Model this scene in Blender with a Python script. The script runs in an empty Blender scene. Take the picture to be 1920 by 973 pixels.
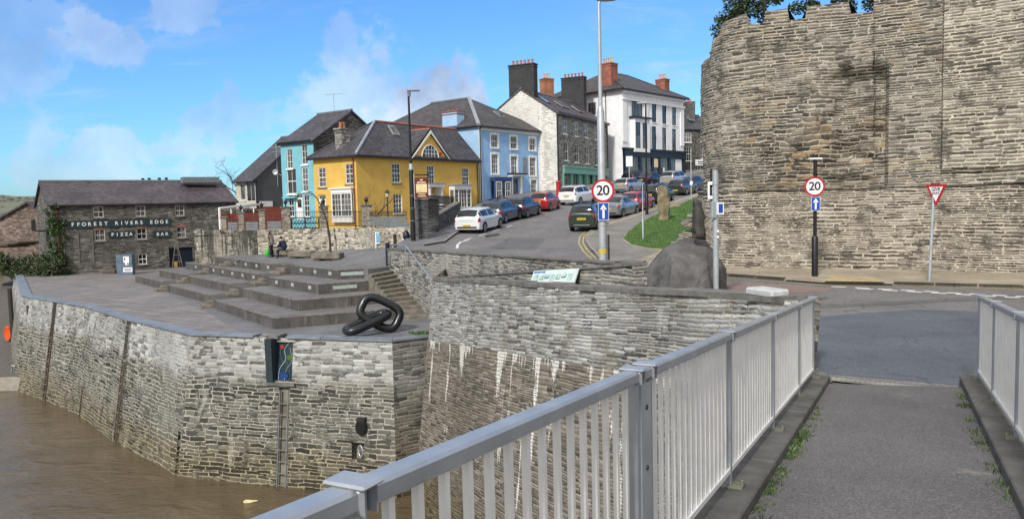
import bpy, bmesh, math, random
from mathutils import Vector, Matrix
random.seed(7)
sc = bpy.context.scene
col = sc.collection
V = Vector
rad = math.radians

# ------------------------------------------------------------------ camera, sky, sun, exposure
EYE = 2.7; FPX = 1450.0; PITCH = rad(4.15); ROLL = rad(1.4)
cd = bpy.data.cameras.new('camera'); cam = bpy.data.objects.new('camera', cd); col.objects.link(cam)
cd.sensor_width = 36; cd.lens = 36*FPX/1920; cd.clip_end = 6000; cd.clip_start = 0.05
_down = V((0, -math.sin(PITCH), -math.cos(PITCH))); _fw = V((0, math.cos(PITCH), -math.sin(PITCH)))
_cx = math.cos(ROLL)*V((1, 0, 0)) + math.sin(ROLL)*_down
_cy = math.sin(ROLL)*V((1, 0, 0)) - math.cos(ROLL)*_down
m = Matrix.Identity(4)
for i in range(3):
    m[i][0] = _cx[i]; m[i][1] = _cy[i]; m[i][2] = -_fw[i]
m[0][3], m[1][3], m[2][3] = 0, 0, EYE
cam.matrix_world = m
sc.camera = cam

SUN_AZ = V((-0.42, -0.91, 0)).normalized(); SUN_EL = rad(38)      # direction towards the sun
w = bpy.data.worlds.new('World'); sc.world = w; w.use_nodes = True
SUN_STRENGTH = 2.7; SKY_STRENGTH = 0.13; EXPOSURE = 0.42

sd = bpy.data.lights.new('sun', 'SUN'); so = bpy.data.objects.new('sun', sd); col.objects.link(so)
sd.energy = SUN_STRENGTH; sd.angle = rad(6); sd.color = (1, .96, .89)
sdir = V((SUN_AZ.x*math.cos(SUN_EL), SUN_AZ.y*math.cos(SUN_EL), math.sin(SUN_EL)))
so.rotation_euler = sdir.to_track_quat('Z', 'Y').to_euler()
sc.view_settings.view_transform = 'Standard'; sc.view_settings.look = 'None'
sc.view_settings.exposure = EXPOSURE; sc.view_settings.gamma = 1; sc.view_settings.use_curve_mapping = False

class NT:
    """small node-tree helper"""
    def __init__(s, tree): s.t = tree; s.n = tree.nodes; s.l = tree.links
    def node(s, typ, **kw):
        nd = s.n.new(typ)
        for k, v in kw.items():
            if k == 'inp':
                for a, b in v.items():
                    if isinstance(b, bpy.types.NodeSocket): s.l.new(b, nd.inputs[a])
                    else: nd.inputs[a].default_value = b
            else: setattr(nd, k, v)
        return nd
    def math(s, op, a, b=0.0, c=None, clamp=False):
        nd = s.node('ShaderNodeMath', operation=op, use_clamp=clamp)
        for i, x in enumerate((a, b, c)):
            if x is None: continue
            if isinstance(x, bpy.types.NodeSocket): s.l.new(x, nd.inputs[i])
            else: nd.inputs[i].default_value = x
        return nd.outputs[0]
    def vmath(s, op, a, b):
        nd = s.node('ShaderNodeVectorMath', operation=op)
        for i, x in enumerate((a, b)):
            if isinstance(x, bpy.types.NodeSocket): s.l.new(x, nd.inputs[i])
            else: nd.inputs[i].default_value = x
        return nd.outputs['Value'] if op in ('DOT_PRODUCT', 'LENGTH') else nd.outputs[0]
    def mix(s, f, a, b, blend='MIX'):
        nd = s.node('ShaderNodeMix', data_type='RGBA', blend_type=blend)
        for i, x in ((0, f), (6, a), (7, b)):
            if isinstance(x, bpy.types.NodeSocket): s.l.new(x, nd.inputs[i])
            elif i == 0: nd.inputs[0].default_value = x
            else: nd.inputs[i].default_value = (*x[:3], 1)
        return nd.outputs[2]
    def noise(s, vec, scale, detail=4, rough=.55, dim='3D', dist=0.0):
        nd = s.node('ShaderNodeTexNoise', noise_dimensions=dim)
        if vec is not None: s.l.new(vec, nd.inputs['Vector'])
        nd.inputs['Scale'].default_value = scale; nd.inputs['Detail'].default_value = detail
        nd.inputs['Roughness'].default_value = rough; nd.inputs['Distortion'].default_value = dist
        return nd.outputs[0]
    def ramp(s, f, stops, interp='LINEAR'):
        nd = s.node('ShaderNodeValToRGB'); s.l.new(f, nd.inputs[0]); cr = nd.color_ramp; cr.interpolation = interp
        while len(cr.elements) < len(stops): cr.elements.new(.5)
        for e, (p, c) in zip(cr.elements, stops):
            e.position = p; e.color = (*c[:3], 1) if hasattr(c, '__len__') else (c, c, c, 1)
        return nd.outputs[0]
    def sstep(s, x, a, b):
        nd = s.node('ShaderNodeMapRange', interpolation_type='SMOOTHSTEP')
        s.l.new(x, nd.inputs[0]); nd.inputs[1].default_value = a; nd.inputs[2].default_value = b
        return nd.outputs[0]
    def mapping(s, vec, scale=(1, 1, 1), loc=(0, 0, 0), rot=(0, 0, 0)):
        nd = s.node('ShaderNodeMapping'); s.l.new(vec, nd.inputs[0])
        nd.inputs['Location'].default_value = loc; nd.inputs['Rotation'].default_value = rot; nd.inputs['Scale'].default_value = scale
        return nd.outputs[0]

def ray(px, py):
    u = (px-960)/FPX; v = (py-486.5)/FPX
    a = u*math.cos(ROLL)-v*math.sin(ROLL); b = u*math.sin(ROLL)+v*math.cos(ROLL)
    return V((a, math.cos(PITCH)-b*math.sin(PITCH), -math.sin(PITCH)-b*math.cos(PITCH)))
def at_z(px, py, z):
    d = ray(px, py); return V((0, 0, EYE)) + d*((z-EYE)/d.z)
def at_y(px, py, y):
    d = ray(px, py); return V((0, 0, EYE)) + d*(y/d.y)

# the sky: Nishita air with a layer of thin and heaped clouds, by direction
N = NT(w.node_tree); N.n.clear()
sky = N.node('ShaderNodeTexSky', sky_type='NISHITA', sun_disc=False, sun_elevation=SUN_EL,
             sun_rotation=math.atan2(SUN_AZ.x, SUN_AZ.y), air_density=1.0, dust_density=0.6, ozone_density=2.5)
tc = N.node('ShaderNodeTexCoord').outputs['Generated']
skyc = N.mix(1.0, sky.outputs[0], (0.44, 0.745, 1.05), 'MULTIPLY')
sep = N.node('ShaderNodeSeparateXYZ', inp={0: tc})
zc = N.math('MAXIMUM', N.math('ADD', sep.outputs[2], 0.10), 0.03)
cp = N.node('ShaderNodeCombineXYZ', inp={0: N.math('DIVIDE', sep.outputs[0], zc), 1: N.math('DIVIDE', sep.outputs[1], zc), 2: 0.0}).outputs[0]
n1 = N.noise(N.mapping(cp, (1.0, 0.55, 1), (3.1, 1.7, 0), (0, 0, .35)), 1.25, 7, .62, dist=.35)
n2 = N.noise(N.mapping(cp, (.35, 1.1, 1), (9.3, 4.1, 0), (0, 0, -.5)), 1.5, 8, .66, dist=.6)
wisp = N.math('MULTIPLY', N.sstep(n2, .50, .74), .55)
puff = N.math('MULTIPLY', N.sstep(n1, .55, .80), .26)
mask = N.math('MAXIMUM', wisp, puff)
edge = N.noise(tc, 13.0, 7, .62)
def blob(px, py, r, soft, amt, rx=1.0):
    """one heaped cloud around a direction of the sky"""
    global mask
    d = ray(px, py).normalized()
    df = N.vmath('SUBTRACT', tc, tuple(d))
    df = N.vmath('MULTIPLY', df, (1.0/rx, 1.0/rx, 1.0))
    ds = N.math('ADD', N.vmath('LENGTH', df, (0, 0, 0)), N.math('MULTIPLY', N.math('SUBTRACT', edge, .5), .22*soft))
    k = N.math('MULTIPLY', N.math('SUBTRACT', 1.0, N.sstep(ds, r*.45, r)), amt)
    mask = N.math('MAXIMUM', mask, k)
for b_ in ((690, 175, .075, .9, .62, 1.3), (805, 185, .058, .7, 1.0, 1.3), (650, 105, .045, .9, .38, 1.1), (205, 85, .038, .8, .5, 1.4), (25, 140, .05, .8, .42, 1.5),
           (330, 285, .032, .8, .5, 3.6), (150, 325, .03, .8, .45, 3.6), (470, 225, .035, .9, .4, 2.4), (40, 25, .035, 1, .25, 2.0), (340, 10, .03, .8, .4, 1.2)):
    blob(*b_)
shade = N.ramp(N.noise(tc, 7.0, 5, .55), [(.36, (.36, .44, .62)), (.60, (.86, .93, 1.05))])
cloud = N.mix(1.0, shade, (5.6, 5.6, 5.6), 'MULTIPLY')
skyf = N.mix(N.math('MULTIPLY', mask, .82), skyc, cloud)
# added cloud bank, unseen overhead and behind the viewer, for soft neutral fill light
bank = N.math('MAXIMUM', N.math('SUBTRACT', 1.0, N.sstep(sep.outputs[1], -.25, .45)), N.sstep(sep.outputs[2], .38, .62))
bankc = N.ramp(N.noise(tc, 3.0, 5, .6), [(.3, (3.9, 3.85, 3.8)), (.7, (6.6, 6.4, 6.1))])
skyf = N.mix(N.math('MULTIPLY', bank, .92), skyf, bankc)
bg = N.node('ShaderNodeBackground', inp={0: skyf, 1: SKY_STRENGTH})
N.l.new(bg.outputs[0], N.node('ShaderNodeOutputWorld').inputs[0])

# ------------------------------------------------------------------ mesh helpers
def tag(o, label=None, cat=None, group=None, kind=None):
    if label: o['label'] = label
    if cat: o['category'] = cat
    if group: o['group'] = group
    if kind: o['kind'] = kind
    return o
def empty(name, loc, label=None, cat=None, group=None):
    o = bpy.data.objects.new(name, None); col.objects.link(o); o.location = loc; o.empty_display_size = .3
    return tag(o, label, cat, group)
def wloc(o):
    l = V((0, 0, 0))
    while o: l += o.location; o = o.parent
    return l
def face_uv(pts):
    n = V((0, 0, 0))
    for i in range(len(pts)):
        a, b = pts[i], pts[(i+1) % len(pts)]; n += a.cross(b)
    if n.length < 1e-9: return [(p.x, p.y) for p in pts]
    n.normalize()
    if abs(n.z) > .93: return [(p.x, p.y) for p in pts]
    t = V((-n.y, n.x, 0)).normalized(); b = n.cross(t)
    if b.z < 0: b = -b
    return [(p.dot(t), p.dot(b)) for p in pts]
class MB:
    """collects faces in world space and links them as ONE mesh object"""
    def __init__(s): s.v = []; s.f = []; s.uv = []
    def poly(s, pts, uv=None):
        pts = [V(p) for p in pts]; i = len(s.v); s.v += pts; s.f.append(list(range(i, i+len(pts)))); s.uv.append(uv or face_uv(pts)); return s
    def slab(s, pts, th):
        """polygon thickened by th below its surface"""
        pts = [V(p) for p in pts]; n = V((0, 0, 0))
        for i in range(len(pts)): n += pts[i].cross(pts[(i+1) % len(pts)])
        n.normalize(); lo = [p-n*th for p in pts]
        s.poly(pts); s.poly(lo[::-1])
        for i in range(len(pts)):
            j = (i+1) % len(pts); s.poly([pts[j], pts[i], lo[i], lo[j]])
        return s
    def prism(s, xy, z0, z1):
        a = sum(xy[i][0]*xy[(i+1) % len(xy)][1]-xy[(i+1) % len(xy)][0]*xy[i][1] for i in range(len(xy)))
        if a < 0: xy = xy[::-1]
        z0 = z0 if hasattr(z0, '__len__') else [z0]*len(xy); z1 = z1 if hasattr(z1, '__len__') else [z1]*len(xy)
        lo = [V((p[0], p[1], z)) for p, z in zip(xy, z0)]; hi = [V((p[0], p[1], z)) for p, z in zip(xy, z1)]
        s.poly(hi); s.poly(lo[::-1])
        for i in range(len(xy)):
            j = (i+1) % len(xy); s.poly([lo[i], lo[j], hi[j], hi[i]])
        return s
    def obox(s, o, t, n, u0, u1, d0, d1, z0, z1):
        """box in a frame: t along, n outward, z up"""
        o = V(o); P = lambda u, d, z: o+t*u+n*d+V((0, 0, z))
        q = [P(u, d, z) for z in (z0, z1) for d in (d0, d1) for u in (u0, u1)]
        for f in ((0, 1, 3, 2), (4, 6, 7, 5), (0, 4, 5, 1), (2, 3, 7, 6), (0, 2, 6, 4), (1, 5, 7, 3)):
            s.poly([q[k] for k in f])
        return s
    def box(s, c, sx, sy, sz, rz=0):
        t = V((math.cos(rz), math.sin(rz), 0)); n = V((-math.sin(rz), math.cos(rz), 0))
        return s.obox(c, t, n, -sx/2, sx/2, -sy/2, sy/2, -sz/2, sz/2)
    def tube(s, pts, r, n=8, cap=True, closed=False):
        pts = [V(p) for p in pts]; rs = r if hasattr(r, '__len__') else [r]*len(pts); rings = []; ref = None; L = len(pts)
        for i, p in enumerate(pts):
            if closed: d = pts[(i+1) % L]-pts[i-1]
            else: d = pts[min(i+1, L-1)]-pts[max(i-1, 0)]
            d.normalize()
            if ref is None: ref = d.orthogonal().normalized()
            a = ref-d*ref.dot(d)
            if a.length < 1e-4: a = d.orthogonal()
            a.normalize(); ref = a; b = d.cross(a)
            rings.append([p+(a*math.cos(2*math.pi*k/n)+b*math.sin(2*math.pi*k/n))*rs[i] for k in range(n)])
        m_ = L if closed else L-1
        for i in range(m_):
            A, B = rings[i], rings[(i+1) % L]
            for k in range(n):
                j = (k+1) % n; s.poly([A[k], A[j], B[j], B[k]])
        if cap and not closed: s.poly(rings[0][::-1]); s.poly(rings[-1])
        return s
    def lathe(s, c, prof, n=16):
        c = V(c)
        R_ = [[c+V((r*math.cos(2*math.pi*k/n), r*math.sin(2*math.pi*k/n), z)) for k in range(n)] for r, z in prof]
        for A, B in zip(R_, R_[1:]):
            for k in range(n):
                j = (k+1) % n; s.poly([A[k], A[j], B[j], B[k]])
        s.poly(R_[0][::-1]); s.poly(R_[-1])
        return s
    def build(s, name, mat, parent=None, smooth=False, local=False, weld=False, bevel=0):
        off = V((0, 0, 0)) if (parent is None or local) else wloc(parent)
        me = bpy.data.meshes.new(name)
        me.from_pydata([tuple(p-off) for p in s.v], [], s.f)
        ul = me.uv_layers.new(name='UVMap'); k = 0
        for f in s.uv:
            for c in f: ul.data[k].uv = c; k += 1
        for mm in (mat if isinstance(mat, (list, tuple)) else [mat]): me.materials.append(mm)
        if weld or smooth or bevel:
            bm = bmesh.new(); bm.from_mesh(me); bmesh.ops.remove_doubles(bm, verts=bm.verts, dist=1e-4)
            if bevel:
                bmesh.ops.bevel(bm, geom=[e for e in bm.edges if e.is_manifold and e.calc_face_angle(0) > .5], offset=bevel, segments=1, affect='EDGES', profile=.5)
            bm.to_mesh(me); bm.free()
        if smooth:
            for p in me.polygons: p.use_smooth = True
            me.set_sharp_from_angle(angle=rad(42))
        o = bpy.data.objects.new(name, me); col.objects.link(o)
        if parent: o.parent = parent
        return o
def copy_tree(o, parent=None):
    c = o.copy(); col.objects.link(c)
    if parent: c.parent = parent
    for ch in list(o.children): copy_tree(ch, c)
    return c

# ------------------------------------------------------------------ materials
def newmat(name):
    mt = bpy.data.materials.new(name); mt.use_nodes = True; T = NT(mt.node_tree)
    return mt, T, T.n['Principled BSDF']
def mat(name, c, rough=.7, metal=0, var=.25, scale=3.0, bump=.0, bscale=40.0, spec=.4, dirt=None, coat=0):
    mt, T, B = newmat(name); P = T.node('ShaderNodeNewGeometry').outputs['Position']
    n = T.noise(P, scale, 6, .6)
    lo = tuple(x*(1-var) for x in c); hi = tuple(min(1, x*(1+var)) for x in c)
    cc = T.ramp(n, [(.3, lo), (.7, hi)])
    if dirt:
        d = T.sstep(T.noise(P, scale*.6, 8, .7), .55, .75); cc = T.mix(T.math('MULTIPLY', d, dirt[1]), cc, dirt[0])
    T.l.new(cc, B.inputs['Base Color'])
    r = T.math('ADD', T.math('MULTIPLY', T.math('SUBTRACT', T.noise(P, scale*2.3, 4), .5), .35), rough, clamp=True); T.l.new(r, B.inputs['Roughness'])
    B.inputs['Metallic'].default_value = metal; B.inputs['Specular IOR Level'].default_value = spec
    B.inputs['Coat Weight'].default_value = coat
    if bump:
        bn = T.node('ShaderNodeBump', inp={'Height': T.noise(P, bscale, 4, .6), 'Strength': bump, 'Distance': .02}); T.l.new(bn.outputs[0], B.inputs['Normal'])
    return mt
def stone(name, stops, mortar, su=1.6, sv=7.0, jw=.016, bump=.6, moss_or_shade=None, tide=None, streak=None, big=.35, warp=1.0, white=0.0, rag=1.0, ochre=0.0):
    """coursed rubble masonry in each wall's own along/up coordinates: wandering courses of unequal height, stones of unequal length"""
    mt, T, B = newmat(name); uv = T.node('ShaderNodeUVMap').outputs[0]; P = T.node('ShaderNodeNewGeometry').outputs['Position']
    ctr = lambda x, k: T.math('MULTIPLY', T.math('SUBTRACT', x, .5), k)
    wob = T.node('ShaderNodeTexNoise', noise_dimensions='2D', inp={'Vector': uv, 'Scale': 5.0, 'Detail': 5.0, 'Roughness': .65})
    q = T.vmath('ADD', uv, T.vmath('MULTIPLY', T.vmath('SUBTRACT', wob.outputs[1], (.5, .5, .5)), (.15*rag, .034*rag, 0)))
    sp = T.node('ShaderNodeSeparateXYZ', inp={0: q}); u, v = sp.outputs[0], sp.outputs[1]
    patch = T.node('ShaderNodeTexVoronoi', voronoi_dimensions='2D', feature='F1', inp={'Vector': T.mapping(q, (.55, 1.1, 1)), 'Scale': 1.0, 'Randomness': 1.0})
    pr = T.node('ShaderNodeSeparateColor', inp={0: patch.outputs['Color']}).outputs
    Vv = T.math('MULTIPLY', v, T.math('ADD', sv*.62, T.math('MULTIPLY', pr[1], sv*.72)))
    Vv = T.math('ADD', T.math('ADD', Vv, T.math('MULTIPLY', pr[0], 3.0)), ctr(T.noise(T.mapping(uv, (.55, 1.0, 1)), 1.0, 3, .5, '2D'), 1.9*warp))
    Vv = T.math('ADD', Vv, ctr(T.noise(T.mapping(uv, (1.6, 3.2, 1)), 1.0, 2, .5, '2D'), .55*warp))
    row = T.math('FLOOR', Vv); fr = T.math('FRACT', Vv)
    rw = T.node('ShaderNodeTexWhiteNoise', noise_dimensions='1D', inp={'W': row}).outputs[0]
    U = T.math('ADD', T.math('MULTIPLY', u, T.math('MULTIPLY', su, T.math('ADD', T.math('MULTIPLY', rw, .9), .6))), T.math('MULTIPLY', rw, 57.0))
    c1 = T.node('ShaderNodeTexVoronoi', voronoi_dimensions='1D', feature='F1', inp={'W': U, 'Scale': 1.0, 'Randomness': .9})
    d1 = T.node('ShaderNodeTexVoronoi', voronoi_dimensions='1D', feature='DISTANCE_TO_EDGE', inp={'W': U, 'Scale': 1.0, 'Randomness': .9})
    rr = T.node('ShaderNodeSeparateColor', inp={0: c1.outputs['Color']}).outputs[0]
    dv = T.math('DIVIDE', T.math('MINIMUM', fr, T.math('SUBTRACT', 1.0, fr)), sv)
    du = T.math('DIVIDE', d1.outputs['Distance'], su)
    dd = T.math('SMOOTH_MIN', dv, du, .02)
    fine = T.noise(T.mapping(uv, (5, 26, 1)), 1.0, 6, .7, '2D')
    rr2 = T.math('ADD', T.math('ADD', T.math('MULTIPLY', rr, .86), T.math('MULTIPLY', rw, .14)), ctr(fine, .5), clamp=True)
    c = T.ramp(rr2, stops)
    c = T.mix(1.0, c, T.ramp(T.noise(uv, .33, 6, .62, '2D'), [(.32, 1-big), (.66, 1+big*.55)]), 'MULTIPLY')
    if ochre:
        of = T.math('MULTIPLY', T.math('GREATER_THAN', rr, .55), T.math('MULTIPLY', T.sstep(T.noise(uv, .7, 4, .6, '2D'), .46, .62), ochre)); c = T.mix(of, c, (.30, .205, .105))
    if tide:
        zz = T.node('ShaderNodeSeparateXYZ', inp={0: P}).outputs[2]; zz = T.math('ADD', zz, ctr(T.noise(uv, .5, 6, .65, '2D'), 1.5))
        z0, soft, cl, am = tide[0]; f = T.math('MULTIPLY', T.math('SUBTRACT', 1.0, T.sstep(zz, z0-soft, z0+soft)), am); c = T.mix(f, c, T.mix(1.0, c, cl, 'MULTIPLY'))
    j = T.math('MULTIPLY', T.math('ADD', T.noise(uv, 2.6, 5, .65, '2D'), -.22), jw*2.6)
    mk = T.math('SUBTRACT', 1.0, T.sstep(T.math('SUBTRACT', dd, j), -.004, .008))
    mc = T.mix(T.sstep(T.noise(uv, 1.3, 5, .7, '2D'), .52, .66), mortar, tuple(x*.18 for x in mortar))
    c = T.mix(mk, c, mc)
    if white:
        wl = T.math('MULTIPLY', T.sstep(T.noise(T.mapping(uv, (1.4, .55, 1)), 1.0, 7, .7, '2D'), .60, .72), white); c = T.mix(wl, c, (.58, .57, .53))
    if tide:   # (height, soft, tint, amount) darker wet stone below the tide mark
        for (z0, soft, cl, am) in tide[1:]:
            zz = T.node('ShaderNodeSeparateXYZ', inp={0: P}).outputs[2]
            zz = T.math('ADD', zz, ctr(T.noise(uv, .6, 6, .65, '2D'), 1.8))
            f = T.math('MULTIPLY', T.math('SUBTRACT', 1.0, T.sstep(zz, z0-soft, z0+soft)), am)
            c = T.mix(f, c, T.mix(1.0, c, cl, 'MULTIPLY'))
    if moss_or_shade:  # moss growth; on the main castle stone, shade put into the colour
        mf = T.math('MULTIPLY', T.sstep(T.noise(uv, .8, 7, .7, '2D'), .52, .70), moss_or_shade[1]); c = T.mix(mf, c, moss_or_shade[0])
    if streak:  # lime or soot running down the face: (colour, threshold, height the run starts at or None)
        cl, th, top = streak
        s1 = T.noise(T.mapping(uv, (1.5, .13, 1)), 1.0, 6, .62, '2D')
        s2 = T.noise(T.mapping(uv, (6, 1.6, 1)), 1.0, 6, .7, '2D')
        f = T.math('ADD', s1, ctr(s2, .34))
        if top is not None:
            dz = T.math('SUBTRACT', top, T.node('ShaderNodeSeparateXYZ', inp={0: uv}).outputs[1])
            f = T.math('SUBTRACT', f, T.math('MULTIPLY', T.math('POWER', T.math('MAXIMUM', dz, 0.0), .7), .028))
            f = T.math('ADD', f, T.math('MULTIPLY', T.math('SUBTRACT', 1.0, T.sstep(dz, .05, .5)), .07))
        f = T.math('MULTIPLY', T.sstep(f, th, th+.05), T.math('ADD', T.math('MULTIPLY', s2, .7), .5), clamp=True)
        c = T.mix(f, c, cl)
    T.l.new(c, B.inputs['Base Color']); B.inputs['Roughness'].default_value = .86; B.inputs['Specular IOR Level'].default_value = .3
    hgt = T.math('ADD', T.math('ADD', T.math('MULTIPLY', T.sstep(T.math('SUBTRACT', dd, j), -.012, .03), 1.0), T.math('MULTIPLY', rr, .55)), T.math('MULTIPLY', fine, .45))
    bn = T.node('ShaderNodeBump', inp={'Height': hgt, 'Strength': bump, 'Distance': .04}); T.l.new(bn.outputs[0], B.inputs['Normal'])
    return mt
def slate(name, c, cw=.28, ch=.20):
    mt, T, B = newmat(name); uv = T.node('ShaderNodeUVMap').outputs[0]
    br = T.node('ShaderNodeTexBrick', offset=.5, inp={'Vector': uv, 'Scale': 1.0, 'Brick Width': cw, 'Row Height': ch, 'Mortar Size': .012, 'Mortar Smooth': .3,
                'Color1': (*[x*.65 for x in c], 1), 'Color2': (*[x*1.45 for x in c], 1), 'Mortar': (*[x*.35 for x in c], 1), 'Bias': 0.0})
    n = T.noise(uv, .5, 7, .65, '2D'); cc = T.mix(1.0, br.outputs[0], T.ramp(n, [(.3, .7), (.7, 1.35)]), 'MULTIPLY')
    li = T.math('MULTIPLY', T.sstep(T.noise(uv, 1.7, 8, .75, '2D'), .60, .72), .45); cc = T.mix(li, cc, (.14, .135, .115))
    T.l.new(cc, B.inputs['Base Color']); B.inputs['Roughness'].default_value = .62
    bn = T.node('ShaderNodeBump', inp={'Height': br.outputs['Fac'], 'Strength': -.5, 'Distance': .02}); T.l.new(bn.outputs[0], B.inputs['Normal'])
    return mt
def render_wall(name, c, dirt=(.25, .22, .18), am=.35):
    """painted render with rain streaks and grime"""
    mt, T, B = newmat(name); uv = T.node('ShaderNodeUVMap').outputs[0]
    cc = T.ramp(T.noise(uv, 1.1, 6, .6, '2D'), [(.3, tuple(x*.90 for x in c)), (.7, tuple(min(1, x*1.07) for x in c))])
    s = T.noise(T.mapping(uv, (2.2, .18, 1)), 1.0, 6, .65, '2D')
    cc = T.mix(T.math('MULTIPLY', T.sstep(s, .52, .75), am), cc, tuple(x*.5+y*.5 for x, y in zip(c, dirt)))
    T.l.new(cc, B.inputs['Base Color']); B.inputs['Roughness'].default_value = .85
    bn = T.node('ShaderNodeBump', inp={'Height': T.noise(uv, 9.0, 6, .7, '2D'), 'Strength': .25, 'Distance': .02}); T.l.new(bn.outputs[0], B.inputs['Normal'])
    return mt
def brick(name, c1, c2, mo, bw=.23, bh=.075):
    mt, T, B = newmat(name); uv = T.node('ShaderNodeUVMap').outputs[0]
    br = T.node('ShaderNodeTexBrick', offset=.5, inp={'Vector': uv, 'Scale': 1.0, 'Brick Width': bw, 'Row Height': bh, 'Mortar Size': .010, 'Color1': (*c1, 1), 'Color2': (*c2, 1), 'Mortar': (*mo, 1)})
    cc = T.mix(1.0, br.outputs[0], T.ramp(T.noise(uv, 1.0, 6, .65, '2D'), [(.3, .65), (.7, 1.25)]), 'MULTIPLY')
    T.l.new(cc, B.inputs['Base Color']); B.inputs['Roughness'].default_value = .85
    return mt
def paving(name, c, bw, bh, mo, var=.25, rot=0.0, ms=.012, stain=None):
    mt, T, B = newmat(name); uv = T.node('ShaderNodeUVMap').outputs[0]; q = T.mapping(uv, (1, 1, 1), (0, 0, 0), (0, 0, rot))
    br = T.node('ShaderNodeTexBrick', offset=.5, inp={'Vector': q, 'Scale': 1.0, 'Brick Width': bw, 'Row Height': bh, 'Mortar Size': ms,
                'Color1': (*[x*(1-var) for x in c], 1), 'Color2': (*[min(1, x*(1+var)) for x in c], 1), 'Mortar': (*mo, 1)})
    cc = T.mix(1.0, br.outputs[0], T.ramp(T.noise(uv, .55, 8, .68, '2D'), [(.3, .72), (.7, 1.22)]), 'MULTIPLY')
    if stain: cc = T.mix(T.math('MULTIPLY', T.sstep(T.noise(uv, .21, 6, .6, '2D'), .50, .62), stain[1]), cc, stain[0])
    T.l.new(cc, B.inputs['Base Color']); B.inputs['Roughness'].default_value = .75
    bn = T.node('ShaderNodeBump', inp={'Height': T.math('ADD', br.outputs['Fac'], T.math('MULTIPLY', T.noise(uv, 14.0, 4, .6, '2D'), -.5)), 'Strength': -.25, 'Distance': .01}); T.l.new(bn.outputs[0], B.inputs['Normal'])
    return mt
def asphalt(name, c, speck=.5, patch=.25, rough=.8, pale=None, cracks=0.0):
    mt, T, B = newmat(name); P = T.node('ShaderNodeNewGeometry').outputs['Position']
    s = T.node('ShaderNodeTexVoronoi', inp={'Vector': P, 'Scale': 110.0}); sv = T.node('ShaderNodeSeparateColor', inp={0: s.outputs['Color']}).outputs[0]
    cc = T.ramp(sv, [(.2, tuple(x*(1-speck) for x in c)), (.8, tuple(x*(1+speck) for x in c)), (1.0, tuple(min(1, x*(1+3*speck)) for x in c))])
    cc = T.mix(1.0, cc, T.ramp(T.noise(P, .45, 8, .65), [(.3, 1-patch), (.7, 1+patch)]), 'MULTIPLY')
    if pale:
        f = T.math('MULTIPLY', T.sstep(T.noise(P, 1.3, 9, .72), .60, .70), pale[1]); cc = T.mix(f, cc, pale[0])
    if cracks:
        v = T.node('ShaderNodeTexVoronoi', feature='DISTANCE_TO_EDGE', inp={'Vector': T.vmath('ADD', P, T.node('ShaderNodeTexNoise', inp={'Vector': P, 'Scale': 1.2, 'Detail': 4.0}).outputs[1]), 'Scale': .55})
        f = T.math('MULTIPLY', T.math('SUBTRACT', 1.0, T.sstep(v.outputs[0], .004, .014)), cracks); cc = T.mix(f, cc, tuple(x*.35 for x in c))
    T.l.new(cc, B.inputs['Base Color']); B.inputs['Roughness'].default_value = rough; B.inputs['Specular IOR Level'].default_value = .35
    bn = T.node('ShaderNodeBump', inp={'Height': T.math('ADD', sv, T.noise(P, 30.0, 4, .6)), 'Strength': .14, 'Distance': .006}); T.l.new(bn.outputs[0], B.inputs['Normal'])
    return mt
def leafmat(name, c, var=.5):
    mt, T, B = newmat(name); P = T.node('ShaderNodeNewGeometry')
    cc = T.ramp(P.outputs['Random Per Island'], [(0, tuple(x*(1-var) for x in c)), (1, tuple(x*(1+var) for x in c))])
    cc = T.mix(1.0, cc, T.ramp(T.noise(P.outputs['Position'], 2.2, 3), [(.35, .6), (.65, 1.35)]), 'MULTIPLY')
    T.l.new(cc, B.inputs['Base Color']); B.inputs['Roughness'].default_value = .55
    return mt
def paint(name, c, rough=.25, metal=0.0, coat=.6):
    mt, T, B = newmat(name); P = T.node('ShaderNodeNewGeometry').outputs['Position']
    cc = T.mix(T.math('MULTIPLY', T.sstep(T.noise(P, 1.5, 6, .65), .45, .75), .25), c, tuple(x*.6+.03 for x in c))
    T.l.new(cc, B.inputs['Base Color']); B.inputs['Roughness'].default_value = rough; B.inputs['Metallic'].default_value = metal
    B.inputs['Coat Weight'].default_value = coat; B.inputs['Coat Roughness'].default_value = .08
    return mt
def glassmat(name, c=(.012, .014, .017), rough=.06, blinds=False):
    mt, T, B = newmat(name); P = T.node('ShaderNodeNewGeometry').outputs['Position']
    cc = T.ramp(T.noise(P, .9, 3), [(.4, tuple(x*.6 for x in c)), (.62, tuple(x*2.6 for x in c))])
    if blinds:   # net curtains and blinds behind some of the panes
        rnd = T.node('ShaderNodeObjectInfo').outputs['Random']; k = T.math('MULTIPLY', T.math('GREATER_THAN', rnd, .45), T.sstep(T.noise(T.mapping(P, (6, 6, .5)), 1.0, 3), .35, .62))
        cc = T.mix(T.math('MULTIPLY', k, .75), cc, (.20, .195, .18))
    T.l.new(cc, B.inputs['Base Color']); B.inputs['Roughness'].default_value = rough; B.inputs['Specular IOR Level'].default_value = .6
    return mt

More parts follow.
